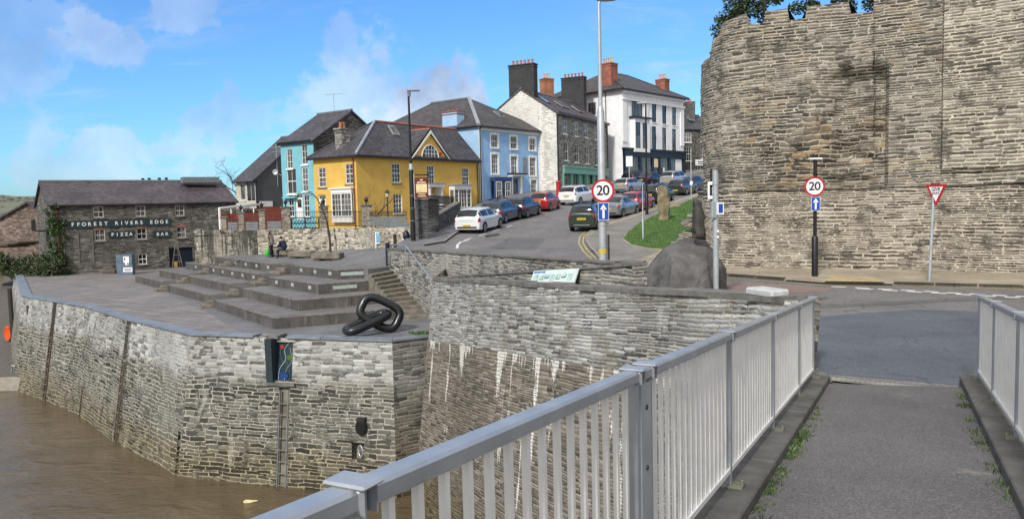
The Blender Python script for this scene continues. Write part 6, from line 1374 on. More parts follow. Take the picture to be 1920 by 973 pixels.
# grass on the quay corner and on walls
tufts('grass_tufts', [V((-3.4+rg.gauss(0, .35), 30.6+rg.gauss(0, .15), PZ+.1)) for k in range(40)]+[V((7.2+rg.gauss(0, .3), 30.3+rg.gauss(0, .3), .1)) for k in range(10)], M['blade'], .04, .13, .012, seed=6, per=14, spread=.06)
lg = []
bmv = bpy.data.objects['lawn'].data
rgl = random.Random(8)
tri = [(bmv.vertices[p.vertices[0]].co, bmv.vertices[p.vertices[1]].co, bmv.vertices[p.vertices[2]].co) for p in bmv.polygons if abs(p.normal.z) > .5]
mb = MB()
wts = [((b-a).cross(c-a)).length for a, b, c in tri]
for a, b, c in rgl.choices(tri, wts, k=26000):
    u, v = rgl.random(), rgl.random()
    if u+v > 1: u, v = 1-u, 1-v
    p = a+(b-a)*u+(c-a)*v; h = rgl.uniform(.02, .06); an = rgl.uniform(0, 6.28); s = V((math.cos(an), math.sin(an), 0))*.022
    mb.poly([p-s, p+s, p+V((rgl.gauss(0, .03), rgl.gauss(0, .03), h))])
tag(mb.build('grass', M['blade']), kind='stuff')

# ------------------------------------------------------------------ signs and posts
T = V((1, 0, 0)); TN = V((0, -1, 0)); 
def frame_to(px):
    d = ray(px, 400); n = V((-d.x, -d.y, 0)).normalized(); return V((-n.y, n.x, 0)), n
def roundel(root, c, t, n, r, m_face='sign_w', ring='sign_r', num='20'):
    def dsc(rr, d0, d1, m, name, par):
        mb = MB(); k = 36; f = [c+t*rr*math.cos(2*math.pi*i/k)+V((0, 0, rr*math.sin(2*math.pi*i/k)))+n*d1 for i in range(k)]; mb.slab(f, d1-d0); return mb.build(name, M[m], par)
    o = dsc(r, -.015, .0, ring, 'roundel', root); dsc(r*.82, .0005, .004, m_face, 'face', o)
    if num: text(num, r*1.22, c+n*.006+V((0, 0, -.0)), t, n, 'sign_k', o, 'numerals', .003, 'CENTER', .92)
    return o
def arrow_plate(root, c, t, n, wd, h):
    def pl(pts, d0, d1, m, name, par):
        mb = MB(); mb.slab([c+t*x+V((0, 0, z))+n*d1 for x, z in pts], d1-d0); return mb.build(name, M[m], par)
    a, b = wd/2, h/2; o = pl([(-a, -b), (a, -b), (a, b), (-a, b)], -.015, 0, 'sign_w', 'arrow_plate', root)
    a2, b2 = a*.93, b*.95; pl([(-a2, -b2), (a2, -b2), (a2, b2), (-a2, b2)], .0005, .003, 'sign_b', 'field', o)
    s = a*.20; pl([(-s, -b*.78), (s, -b*.78), (s, b*.25), (-s, b*.25)], .0035, .006, 'sign_w', 'arrow_shaft', o); pl([(-a*.62, b*.22), (-s*.0-a*.2, b*.22), (0, b*.45), (a*.2, b*.22), (a*.62, b*.22), (0, b*.82)], .0065, .009, 'sign_w', 'arrow_head', o)
    return o
# big steel lamp post with speed sign
p = at_y(1130.5, 485, 22.0); base = V((p.x, p.y, 0.0)); tl = at_y(1121, 0, 22.0).z
r = empty('lamp_post', base, 'tall pale steel lamp post carrying a 20 sign, left of the boulder', 'lamp post')
zs_ = at_y(1126, 212, 22).z
MB().tube([base, base+V((0, 0, zs_)), base+V((0, 0, zs_+.18))], [.118, .105, .062], 14).build('shaft', M['steel'], r, smooth=True); MB().tube([base+V((0, 0, zs_+.16)), base+V((0, 0, tl-.12)), base+V((.06, 0, tl+.04)), base+V((.25, 0, tl+.10))], [.06, .045, .045, .04], 12).build('upper_shaft', M['steel'], r, smooth=True)
mb = MB(); q = base+V((.22, 0, tl+.045)); mb.lathe(q, [(.05, -.17), (.22, -.13), (.30, -.02), (.24, .10), (.05, .17)], 14); mb.v = [q+V(((v-q).x*1.2, (v-q).y*.7, (v-q).z*.55)) for v in mb.v]; mb.build('lantern', M['galv'], r, smooth=True)
t, n = frame_to(1130); c = at_y(1130.5, 358, 21.82); roundel(r, c, t, n, .32); c = at_y(1131.5, 396.5, 21.82); arrow_plate(r, c, t, n, .30, .50)
MB().tube([base+V((.16, -.05, 1.75)), base+V((.16, -.05, .9))], .03, 6).build('cable_box', M['iron'], r)
for z in (1.4, 2.0, 2.75): mb = MB(); mb.lathe(base+V((0, 0, z)), [(.117, 0), (.124, .0), (.124, .03), (.117, .03)], 14); mb.build('band', M['galv'], r)
MB().lathe(base+V((0, 0, 1.22)), [(.118, 0), (.120, .0), (.118, .12), (.116, .12)], 14).build('sticker', M['plate_y'], r)
# black post with 20 sign in front of the castle
p = V((9.78, 24.9, .11)); r = empty('lamp_post', p, 'black sign post with 20 sign and flat white head in front of the castle', 'sign post'); tz_ = at_y(1527, 300, 24.9).z
MB().tube([p, p+V((0, 0, 1.25)), p+V((0, 0, 1.30))], [.10, .10, .07], 12).build('base', M['blackp'], r, smooth=True); MB().tube([p+V((0, 0, 1.2)), p+V((0, 0, tz_))], .058, 12).build('shaft', M['blackp'], r, smooth=True)
mb = MB(); mb.box((p.x, p.y, tz_+.03), .40, .22, .055); mb.build('head', M['sign_w'], r, bevel=.015)
t, n = frame_to(1300); c = at_y(1527.5, 350, 24.78); roundel(r, c, t, n, .31); c = at_y(1529.5, 382.5, 24.78); arrow_plate(r, c, t, n, .27, .44)
# give way
p = V((12.3, 22.7, .11)); r = empty('give_way_sign', p, 'triangular give way sign on a thin grey pole by the castle', 'sign'); q = at_y(1753.5, 352, 22.7)
MB().tube([p, V((q.x-.02, q.y+.03, q.z))], .042, 10).build('pole', M['galv'], r, smooth=True)
n = V((-.93, -.37, 0)).normalized(); t = V((-n.y, n.x, 0)); q = at_y(1755, 346, 22.62)
def tri_(s, d0, d1, m, name, par, dz_=0.0): mb = MB(); mb.slab([q+t*-s/2+V((0, 0, dz_))+n*d1, q+V((0, 0, -s*.92+dz_))+n*d1, q+t*s/2+V((0, 0, dz_))+n*d1], d1-d0); return mb.build(name, M[m], par)
o = tri_(.70, -.015, 0, 'sign_r', 'plate', r); tri_(.47, .0005, .004, 'sign_w', 'field', o, -.07)
text('GIVE', .145, q+n*.006+V((0, 0, -.145)), t, n, 'sign_k', o, 'lettering', .002, 'CENTER', .95); text('WAY', .105, q+n*.006+V((0, 0, -.26)), t, n, 'sign_k', o, 'lettering', .002, 'CENTER', .95)
# grey post by the boulder
p = at_y(1342.5, 546, 21.3); p = V((p.x, p.y, .0)); r = empty('grey_post', p, 'thick grey steel post with a small blue plate beside the boulder', 'post'); tz_ = at_y(1339, 320, 21.3).z
MB().tube([p, p+V((0, 0, tz_))], .078, 14).build('shaft', M['galv'], r, smooth=True)
for z in (tz_-.38, tz_-.66, tz_-1.2): MB().lathe(p+V((0, 0, z)), [(.077, 0), (.09, 0), (.09, .035), (.077, .035)], 14).build('band', M['galv'], r)
q = at_y(1345, 391, 21.18); n = V((.35, -.94, 0)).normalized(); t = V((-n.y, n.x, 0)); mb = MB(); mb.obox(q, t, n, -.02, .20, -.02, .02, -.17, .17); pl_ = mb.build('plate', M['sign_w'], r); mb = MB(); mb.obox(q, t, n, .03, .16, .021, .027, -.12, .12); mb.build('symbol', M['sign_b'], pl_)
mb = MB(); mb.obox(q+V((-.10, 0, 0)), t, n, -.07, .09, -.06, .03, -.26, .20); mb.build('box', M['galv'], r, bevel=.01)
for z in (-.62, -.78): mb = MB(); c = at_y(1345.5, 391, 21.2)+V((0, 0, z)); mb.tube([c, c+V((0, -.02, 0))], .035, 8); mb.build('stud', M['sign_w'], r)
# black lamp post on the left pavement
p = at_y(775.2, 452.5, 43.2); hzp = hz(p.x, p.y)+.1; p = V((p.x, p.y, hzp-.1)); tz_ = at_y(766, 172, 43.2).z; r = empty('lamp_post', p, 'tall black lamp post in front of the yellow house', 'lamp post'); mz = at_y(771, 300, 43.2).z-p.z
MB().tube([p, p+V((0, 0, mz-.5)), p+V((0, 0, mz-.3))], [.14, .125, .075], 12).build('base', M['blackp'], r, smooth=True); MB().tube([p+V((0, 0, mz-.35)), p+V((0, 0, tz_-p.z))], [.075, .055], 12).build('shaft', M['blackp'], r, smooth=True)
q = V((p.x, p.y, tz_)); mb = MB(); mb.obox(q, T, TN, -.08, .62, -.10, .10, .0, .07); mb.obox(q, T, TN, -.06, .12, -.06, .06, -.28, .0); mb.build('lantern', M['slatefence'], r, bevel=.02); MB().lathe(p+V((0, 0, mz-.55)), [(.13, 0), (.131, 0), (.10, .34), (.09, .34)], 12).build('sleeve', M['steel'], r)
for z in (1.2, 1.9, 2.6): MB().lathe(p+V((0, 0, z)), [(.13, 0), (.15, .0), (.15, .05), (.13, .05)], 12).build('band', M['slatefence'], r)
# black street lamp by the lawn
p = on_h(1213, 405); tz_ = at_y(1211, 194, p.y).z; r = empty('lamp_post', p, 'black street lamp with left-facing arm beside the lawn and parked cars', 'lamp post')
MB().tube([p, p+V((0, 0, 1.5)), p+V((0, 0, 1.6))], [.12, .12, .075], 10).build('base', M['blackp'], r, smooth=True); MB().tube([p+V((0, 0, 1.5)), V((p.x, p.y, tz_))], [.07, .055], 10).build('shaft', M['blackp'], r, smooth=True)
q = V((p.x, p.y, tz_)); mb = MB(); mb.obox(q, T, TN, -.62, .06, -.12, .12, -.04, .07); mb.build('lantern', M['galv'], r, bevel=.03)
# thin posts
p = on_h(1206, 450, .1); z = at_y(1204, 346, p.y).z; r = empty('marker_post', p, 'thin pale steel post with thicker foot on the front of the lawn', 'post'); MB().tube([p, p+V((0, 0, 1.05)), p+V((0, 0, 1.15)), V((p.x, p.y, z))], [.065, .065, .035, .035], 10).build('shaft', M['steel'], r, smooth=True)
p = on_h(1296, 374, .1); z = at_y(1294, 296, p.y).z; r = empty('marker_post', p, 'thin pale post at the uphill end of the lawn by the dark hatchback', 'post'); MB().tube([p, V((p.x, p.y, z))], .045, 8).build('shaft', M['steel'], r, smooth=True); mb = MB(); mb.obox(V((p.x, p.y, z-2.2)), T, TN, -.12, .12, .04, .07, -.16, .16); mb.build('plate', M['sign_w'], r)
p = on_h(1180, 352); z = at_y(1180, 308, 84).z; p = V((at_y(1180, 330, 84).x, 84, hz(14, 84))); r = empty('parking_sign', p, 'small white parking plate on a grey pole outside the navy shop', 'sign'); MB().tube([p, V((p.x, p.y, z+.7))], .05, 8).build('pole', M['galv'], r); mb = MB(); mb.obox(V((p.x, p.y-.06, z+.3)), T, TN, -.35, .35, -.02, .02, -.55, .55); mb.build('plate', M['sign_w'], r)
# pub-style board
c = at_y(790.5, 353, 46.0); p = at_y(777, 380, 46.0); r = empty('hanging_board', V((p.x, p.y, 2.9)), 'maroon and cream hanging board on a black bracket over the slate pillars', 'sign'); MB().tube([V((p.x, p.y, 2.6)), V((p.x, p.y, c.z+.85))], .05, 8).build('post', M['wpaint'], r)
MB().tube([V((p.x, p.y, c.z+.78)), V((c.x+.5, c.y, c.z+.78))], .035, 6).build('bracket', M['blackp'], r); t, n = frame_to(790); mb = MB(); mb.obox(c, t, n, -.40, .40, -.03, .03, -.62, .62); bo = mb.build('board', M['maroon'], r)
mb = MB(); mb.obox(c, t, n, -.32, .32, .031, .037, -.27, .25); mb.build('panel', M['creamp'], bo); mb = MB()
for u, z, w_, h_ in ((0, .48, .18, .07), (0, .34, .52, .06), (0, -.36, .42, .05), (0, -.48, .5, .05)): mb.obox(c, t, n, u-w_/2, u+w_/2, .031, .036, z-h_/2, z+h_/2)
mb.build('lettering', M['creamp'], bo)
# garden lantern
c = at_y(728, 421, 52.0); zt_ = at_y(727, 356, 52).z; r = empty('garden_lantern', V((c.x, c.y, 1.2)), 'old-fashioned lantern on a thin black post by the yellow house', 'lantern'); MB().tube([V((c.x, c.y, 1.0)), V((c.x, c.y, zt_-.55))], .04, 8).build('post', M['blackp'], r); MB().lathe((c.x, c.y, zt_-.55), [(.06, 0), (.17, .34), (.20, .36), (.08, .50), (.03, .58)], 6).build('lantern_head', M['iron'], r); MB().lathe((c.x, c.y, zt_-.48), [(.085, 0), (.165, .24)], 6).build('lantern_glass', M['creamp'], r)
# notice stand and bike hoops at the terrace
c = at_y(712, 448, 47.5); t, n = frame_to(712); zt_ = at_y(712, 435, 47.5).z; r = empty('notice_stand', V((c.x, c.y, 0)), 'white A-shaped notice stand with blue map at the head of the terrace', 'notice stand')
for s in (-.25, .25): MB().tube([c+t*s+V((0, 0, -1.1)), V((c.x, c.y, zt_))+t*s], .03, 6).build('leg', M['sign_w'], r)
mb = MB(); mb.obox(V((c.x, c.y, zt_)), t, n, -.25, .25, .0, .04, -.72, 0); pn = mb.build('panel', M['sign_w'], r); mb = MB(); mb.obox(V((c.x, c.y, zt_)), t, n, -.22, .22, .041, .047, -.64, -.06); mb.build('map', mat('map_blue', (.22, .45, .72), .4, 0, .5, 6), pn)
for k, (px, y) in enumerate(((697, 48.5), (706, 48.0), (660, 50.2))):
    c = at_y(px, 455, y); z0 = -.25; mb = MB(); pts = [V((c.x+.25*math.cos(a), c.y, z0+.75+.16*math.sin(a))) for a in [math.pi*i/8 for i in range(9)]]; mb.tube([V((c.x+.25, c.y, z0))]+pts+[V((c.x-.25, c.y, z0))], .03, 6)
    tag(mb.build('bike_hoop', M['galv'], smooth=True), ('left hoop of the pair beside the notice stand', 'right hoop of the pair beside the notice stand', 'lone low hoop by the wall left of the pair')[k], 'bike hoop', 'bike hoops')
# rubbish bag / barrel shapes by the lamp post
c = at_y(762, 446, 44.6); mb = MB(); mb.lathe((c.x, c.y, hz(c.x, c.y)), [(.14, 0), (.21, .14), (.19, .36), (.10, .50), (.03, .54)], 10); tag(mb.build('planter_pot', M['navy'], smooth=True), 'dark rounded pot left of the black lamp post foot', 'pot')
c = at_y(740, 446, 46); mb = MB(); mb.box((c.x, c.y, .55), .16, .16, 1.0); tag(mb.build('timber_post', M['bark_d'], bevel=.02), 'short dark timber post near the notice stand', 'post')

# ------------------------------------------------------------------ boulder with otter, standing stone
def rock(name, pts, m, parent=None, seed=1, sub=3, amp=.10, fr=1.2):
    bm = bmesh.new()
    for p in pts: bm.verts.new(p)
    bmesh.ops.convex_hull(bm, input=bm.verts[:]); bmesh.ops.delete(bm, geom=[v for v in bm.verts if not v.link_faces], context='VERTS')
    bmesh.ops.triangulate(bm, faces=bm.faces[:]); 
    for k in range(sub): bmesh.ops.subdivide_edges(bm, edges=bm.edges[:], cuts=1, use_grid_fill=True)
    bm.normal_update()
    for v in bm.verts:
        d = mn.fractal(v.co*fr+V((seed, 0, 0)), .9, 2.1, 5); v.co += v.normal*d*amp+V((0, 0, mn.noise(v.co*3.1)*amp*.25))
    bmesh.ops.recalc_face_normals(bm, faces=bm.faces[:]); me = bpy.data.meshes.new(name); bm.to_mesh(me); bm.free(); me.materials.append(m)
    o = bpy.data.objects.new(name, me); col.objects.link(o)
    if parent: o.parent = parent; me.transform(Matrix.Translation(-wloc(parent)))
    return o
by = 22.0
bq = lambda px, py, dy=0.0: at_y(px, py, by+dy)
bpts = [bq(*p) for p in ((1207, 548, .4), (1208, 508, .7), (1246, 463, .6), (1284, 446, .8), (1323, 450, .8), (1362, 503, .6), (1362, 552, .5), (1224, 554, -.3), (1262, 490, -.7), (1250, 558, -1.1), (1326, 496, -.45), (1332, 558, -.9), (1290, 558, -1.35), (1240, 472, 1.7), (1330, 470, 1.7), (1215, 548, 1.8), (1358, 548, 1.8))]
bo = rock('boulder', bpts, M['boulder'], None, 3, 4, .035, 2.6); tag(bo, 'huge dark boulder at the street corner with an otter statue on top', 'boulder')
o0 = at_y(1311, 446, 22.3); ot = empty('otter_statue', o0, 'dark bronze otter statue standing upright on the big boulder', 'statue')
q = lambda px, py, dy=0: at_y(px, py, 22.3+dy)
def skin(name, verts, edges, radii, m, parent=None, sub=2, root=0):
    me = bpy.data.meshes.new(name); me.from_pydata([tuple(v) for v in verts], edges, []); o = bpy.data.objects.new(name, me); col.objects.link(o)
    sk = o.modifiers.new('s', 'SKIN'); sk.use_smooth_shade = True; sb = o.modifiers.new('b', 'SUBSURF'); sb.levels = sub; sb.render_levels = sub
    for i, v in enumerate(me.skin_vertices[0].data):
        r_ = radii[i]; v.radius = r_ if hasattr(r_, '__len__') else (r_, r_); v.use_root = (i == root)
    dg = bpy.context.evaluated_depsgraph_get(); me2 = bpy.data.meshes.new_from_object(o.evaluated_get(dg)); bpy.data.objects.remove(o)
    me2.name = name; o = bpy.data.objects.new(name, me2); col.objects.link(o); me2.materials.clear()
    for mm in (m if isinstance(m, (list, tuple)) else [m]): me2.materials.append(mm)
    for p in me2.polygons: p.use_smooth = True
    if parent: o.parent = parent
    return o
ov_ = [V((-.02, 0, -.06)), V((-.02, 0, .22)), V((-.03, 0, .48)), V((-.04, 0, .74)), V((-.05, 0, .92)), V((-.07, -.02, 1.03)), V((-.17, -.05, 1.06)), V((.10, -.08, .62)), V((.18, -.10, .56)), V((.05, .10, .60)), V((.12, -.12, .06)), V((-.14, -.10, .06)), V((.10, .14, .0)), V((.24, .16, -.04)), V((-.02, .06, 1.09)), V((-.06, -.08, 1.10))]
skin('body', ov_, [(0, 1), (1, 2), (2, 3), (3, 4), (4, 5), (5, 6), (3, 7), (7, 8), (3, 9), (0, 10), (0, 11), (0, 12), (12, 13), (5, 14), (5, 15)], [.20, .205, .18, .15, .125, .115, .055, .075, .055, .06, .09, .09, .07, .04, .03, .03], M['bronze'], ot)
# standing stone
sb_ = on_h(1245, 414, .1); s_ = sb_.y; pts = []
for px, py, d in ((1236, 414, 0), (1253, 414, 0), (1236, 414, .8), (1253, 414, .8), (1233, 380, 0), (1255, 385, .1), (1235, 380, .7), (1256, 385, .7), (1232, 352, .1), (1240, 347, .2), (1248, 349, .2), (1255, 368, .3), (1234, 352, .6), (1247, 350, .6)): pts.append(at_y(px, py, s_+d))
tag(rock('standing_stone', pts, M['mono'], None, 9, 3, .07, 1.6), 'tall upright mossy standing stone on the lawn', 'standing stone')
q = on_h(1268, 388, .12); pts = [q+V((dx, dy, dz_)) for dx, dy, dz_ in ((-.5, 0, 0), (.5, .2, 0), (0, .6, 0), (-.2, .1, .22), (.35, .3, .28), (.1, -.2, 0))]; tag(rock('low_stone', pts, M['mono'], None, 2, 2, .04, 2), 'low pale stone lying in the lawn right of the standing stone', 'stone')

# chain sculpture
def link(c, L, W, lx, wx, r_, m, name, par, sq=.55):
    """closed link: straight sides and rounded ends, long axis lx, short axis wx"""
    lx = lx.normalized(); wx = (wx-lx*wx.dot(lx)).normalized(); pts = []; a, b = L/2-r_, W/2-r_; k = 56
    for i in range(k):
        th = 2*math.pi*i/k; e = .62; x = math.copysign(abs(math.cos(th))**e, math.cos(th))*a; y = math.copysign(abs(math.sin(th))**e, math.sin(th))*b; pts.append(c+lx*x+wx*y)
    mb = MB(); mb.tube(pts, r_, 20, closed=True); return mb.build(name, m, par, smooth=True)
cy_ = 31.6; ch = empty('chain_sculpture', at_y(700, 625, cy_), 'glossy black sculpture of two giant interlocked chain links on the plaza', 'sculpture')
link(at_y(694, 600, 31.3)+V((-.12, 0, -.08)), 2.15, 1.0, V((.80, .50, .30)), V((-.5, .84, .12)), .175, M['black_gloss'], 'link', ch); link(at_y(712, 587, cy_)+V((0, .1, 0)), 1.95, 1.35, V((.86, .10, -.46)), V((.34, .30, .86)), .175, M['black_gloss'], 'link', ch)

# planters / benches and sapling on the terrace
def bench(px, py, L, label, rz=-.35):
    c = at_z(px, py, TZ); r = empty('stone_bench', c, label, 'bench', 'stone benches on the upper terrace'); mb = MB(); mb.prism([(c.x+x*math.cos(rz)-y*math.sin(rz), c.y+x*math.sin(rz)+y*math.cos(rz)) for x, y in ((-L/2, -.38), (L/2, -.38), (L/2-.12, .38), (-L/2+.12, .38))], TZ+.17, TZ+.52); mb.build('seat_block', M['stepb'], r, bevel=.03)
    for s in (-.32, .32): MB().box((c.x+s*L*math.cos(rz), c.y+s*L*math.sin(rz), TZ+.085), .4, .6, .17, rz).build('foot', M['bark'], r)
    return c
b0_ = bench(531, 483, 1.5, 'stone bench under the seated person in navy'); bench(567, 486, 1.7, 'middle empty stone bench on the terrace'); b2_ = bench(616, 490, 2.0, 'rightmost stone bench, with the bent sapling behind')
# people
def person(label, loc, rz, sc_, joints, radii, edges, clothes, group=None):
    r = empty('person', loc, label, 'person', group); r.rotation_euler = (0, 0, rz); r.scale = (sc_,)*3
    o = skin('body', joints, edges, radii, [M['trous'], M['skin'], M['shoe']], r)
    for p in o.data.polygons:
        z = p.center.z; p.material_index = clothes['f'](p.center)
    return r
def head_bits(r, c, hair_long=False):
    # c = head centre in the person's own space, face towards +x
    for s in (-1, 1):
        MB().lathe(c+V((.086, s*.032, .012)), [(.004, -.012), (.012, 0), (.004, .012)], 6).build('eye', M['hair'], r, local=True)
    MB().tube([c+V((.09, 0, .01)), c+V((.118, 0, -.028)), c+V((.09, 0, -.035))], [.008, .016, .012], 6).build('nose', M['skin'], r, local=True)
    MB().tube([c+V((.088, -.022, -.06)), c+V((.096, 0, -.06)), c+V((.088, .022, -.06))], .007, 5).build('mouth', M['sign_r'], r, local=True)
    v = [c+V((-.02, 0, .09)), c+V((-.06, 0, .03)), c+V((-.065, 0, -.06))]+([c+V((-.07, 0, -.20))] if hair_long else []); k = len(v)
    ed = [(i, i+1) for i in range(k-1)]; rd = [(.115, .10), (.105, .11), (.085, .10), (.08, .11)][:k]
    if hair_long: v += [c+V((-.01, .085, -.06)), c+V((-.01, -.085, -.06)), c+V((-.0, .10, -.19)), c+V((-.0, -.10, -.19))]; ed += [(1, k), (1, k+1), (k, k+2), (k+1, k+3)]; rd += [.05, .05, .045, .045]
    skin('hair', v, ed, rd, M['hair'], r)
# standing woman, facing right (towards the seated person)
J = [V((0, 0, .95)), V((0, 0, 1.18)), V((0, 0, 1.40)), V((.01, 0, 1.50)), V((.02, 0, 1.60)), V((.03, 0, 1.70)),
     V((0, .17, 1.40)), V((-.02, .24, 1.16)), V((.03, .24, .92)), V((.05, .24, .82)), V((0, -.17, 1.40)), V((-.02, -.24, 1.16)), V((.10, -.22, .95)), V((.13, -.22, .86)),
     V((0, .09, .88)), V((.01, .10, .50)), V((-.02, .10, .09)), V((.13, .11, .04)), V((0, -.09, .88)), V((.02, -.10, .50)), V((.0, -.10, .09)), V((.15, -.11, .04))]
Ed = [(0, 1), (1, 2), (2, 3), (3, 4), (4, 5), (2, 6), (6, 7), (7, 8), (8, 9), (2, 10), (10, 11), (11, 12), (12, 13), (0, 14), (14, 15), (15, 16), (16, 17), (0, 18), (18, 19), (19, 20), (20, 21)]
Rd = [.14, .13, .14, .06, .085, .075, .07, .05, .04, .035, .07, .05, .04, .035, .10, .065, .045, .04, .10, .065, .045, .04]
wp = at_y(509, 484.5, 50.6); wp.z = TZ
wm = person('woman standing in a taupe checked coat and dark trousers holding a green bag', wp, -.35, 1.02, J, Rd, Ed, {'f': lambda c: 1 if (c.z > 1.46 or (abs(c.y) > .17 and c.z < .93)) else (2 if c.z < .09 else 0)})
cj = [V((0, 0, .78)), V((0, 0, .98)), V((0, 0, 1.2)), V((0, 0, 1.42)), V((0, 0, 1.47)), V((0, .18, 1.40)), V((-.02, .26, 1.16)), V((.03, .26, .93)), V((0, -.18, 1.40)), V((-.02, -.26, 1.16)), V((.09, -.24, .96))]
skin('coat', cj, [(0, 1), (1, 2), (2, 3), (3, 4), (3, 5), (5, 6), (6, 7), (3, 8), (8, 9), (9, 10)], [(.20, .22), (.18, .20), (.165, .18), (.13, .15), .07, .085, .072, .058, .085, .072, .058], M['coat_b'], wm); head_bits(wm, V((.03, 0, 1.645)), True)
bg_ = empty('shopping_bag', wp+V((-.30, -.16, .30)), 'bright green bag hanging from the standing woman hand', 'bag'); c = wp+V((-.24, -.14, .58)); mb = MB(); mb.prism([(c.x-.13, c.y-.09), (c.x+.13, c.y-.09), (c.x+.15, c.y+.09), (c.x-.15, c.y+.09)], c.z-.44, c.z); mb.build('sack', M['greenbag'], bg_, bevel=.05, smooth=True); MB().tube([c+V((-.1, 0, -.01)), c+V((-.06, 0, .2)), c+V((.06, 0, .2)), c+V((.1, 0, -.01))], .012, 5).build('strap', M['greenbag'], bg_)
# seated person, facing left, leaning forward
J2 = [V((0, 0, .60)), V((.06, 0, .82)), V((.16, 0, 1.05)), V((.22, 0, 1.14)), V((.26, 0, 1.23)), V((.29, 0, 1.33)), V((.17, .18, 1.03)), V((.22, .24, .80)), V((.42, .17, .76)), V((.50, .15, .78)), V((.17, -.18, 1.03)), V((.22, -.24, .80)), V((.42, -.17, .74)), V((.50, -.15, .76)),
      V((.05, .10, .58)), V((.46, .13, .56)), V((.40, .13, .10)), V((.54, .14, .04)), V((.05, -.10, .58)), V((.48, -.13, .56)), V((.58, -.13, .10)), V((.72, -.14, .05))]
sp_ = at_y(531, 481.5, 49.6); sp_.z = TZ; sp_.x += .12
st_ = person('person seated on the stone bench in a navy hooded coat, leaning towards the woman', sp_, math.pi-.25, 1.05, J2, Rd, Ed, {'f': lambda c: 1 if (c.z > 1.12 or (c.x > .43 and .7 < c.z < .85)) else (2 if c.z < .09 else 0)})
cj = [V((-.02, 0, .58)), V((.05, 0, .80)), V((.14, 0, 1.02)), V((.19, 0, 1.11)), V((.17, .19, 1.03)), V((.22, .26, .80)), V((.40, .18, .76)), V((.17, -.19, 1.03)), V((.22, -.26, .80)), V((.40, -.18, .74))]
skin('coat', cj, [(0, 1), (1, 2), (2, 3), (2, 4), (4, 5), (5, 6), (2, 7), (7, 8), (8, 9)], [(.22, .22), (.20, .21), (.17, .18), .08, .095, .08, .062, .095, .08, .062], M['coat_n'], st_); skin('fur_hood', [V((.10, 0, 1.13)), V((.14, .10, 1.15)), V((.14, -.10, 1.15)), V((.06, 0, 1.06))], [(0, 1), (0, 2), (0, 3)], [.08, .06, .06, .08], M['fur'], st_); head_bits(st_, V((.28, 0, 1.28)))
MB().lathe(V((.05, -.235, .93)), [(.02, -.02), (.045, 0), (.02, .02)], 8).build('badge', M['sign_w'], st_, local=True)

# ------------------------------------------------------------------ cars
def lerp(a, b, t): return a+(b-a)*t
CARK = {  # x, half width, sill z, mid z, belt z, roof half width, roof z  (unit car: 4.0 x 1.72 x 1.48, rear at -2)
 'hatch': [(-2.0, .73, .33, .58, .84, .61, .92), (-1.97, .80, .27, .60, .90, .66, .98), (-1.84, .84, .22, .60, .95, .62, 1.24), (-1.62, .86, .20, .60, .95, .585, 1.41), (-1.2, .86, .19, .60, .94, .59, 1.46), (-.5, .86, .19, .60, .92, .60, 1.48), (.15, .86, .19, .60, .91, .60, 1.44), (.55, .86, .19, .60, .91, .61, 1.27), (1.0, .855, .19, .60, .91, .70, 1.01), (1.25, .85, .20, .60, .90, .70, .95), (1.65, .81, .22, .58, .80, .64, .85), (1.9, .72, .27, .54, .68, .56, .73), (2.0, .58, .34, .48, .58, .46, .61)],
 'suv': [(-2.0, .75, .37, .66, .96, .65, 1.05), (-1.98, .81, .32, .68, 1.0, .68, 1.10), (-1.90, .84, .28, .70, 1.02, .65, 1.34), (-1.74, .86, .27, .70, 1.02, .62, 1.52), (-1.3, .86, .26, .70, 1.00, .62, 1.58), (-.5, .86, .26, .70, .99, .62, 1.60), (.1, .86, .26, .70, .98, .62, 1.56), (.5, .86, .26, .70, .98, .63, 1.38), (.95, .855, .26, .70, .98, .71, 1.09), (1.25, .85, .26, .70, .96, .72, 1.02), (1.65, .82, .28, .66, .88, .67, .93), (1.9, .74, .32, .6, .76, .60, .81), (2.0, .62, .38, .54, .66, .5, .69)],
 'saloon': [(-2.0, .73, .33, .55, .84, .63, .94), (-1.96, .79, .27, .58, .88, .66, .96), (-1.7, .83, .22, .60, .92, .68, .99), (-1.42, .85, .20, .60, .93, .66, 1.03), (-1.0, .86, .19, .60, .92, .61, 1.32), (-.6, .86, .19, .60, .91, .60, 1.42), (.1, .86, .19, .60, .90, .60, 1.41), (.5, .86, .19, .60, .90, .61, 1.25), (.98, .855, .19, .60, .90, .70, .99), (1.25, .85, .20, .60, .88, .70, .93), (1.65, .81, .22, .57, .79, .64, .83), (1.9, .72, .27, .53, .67, .56, .71), (2.0, .58, .34, .48, .57, .46, .60)]}
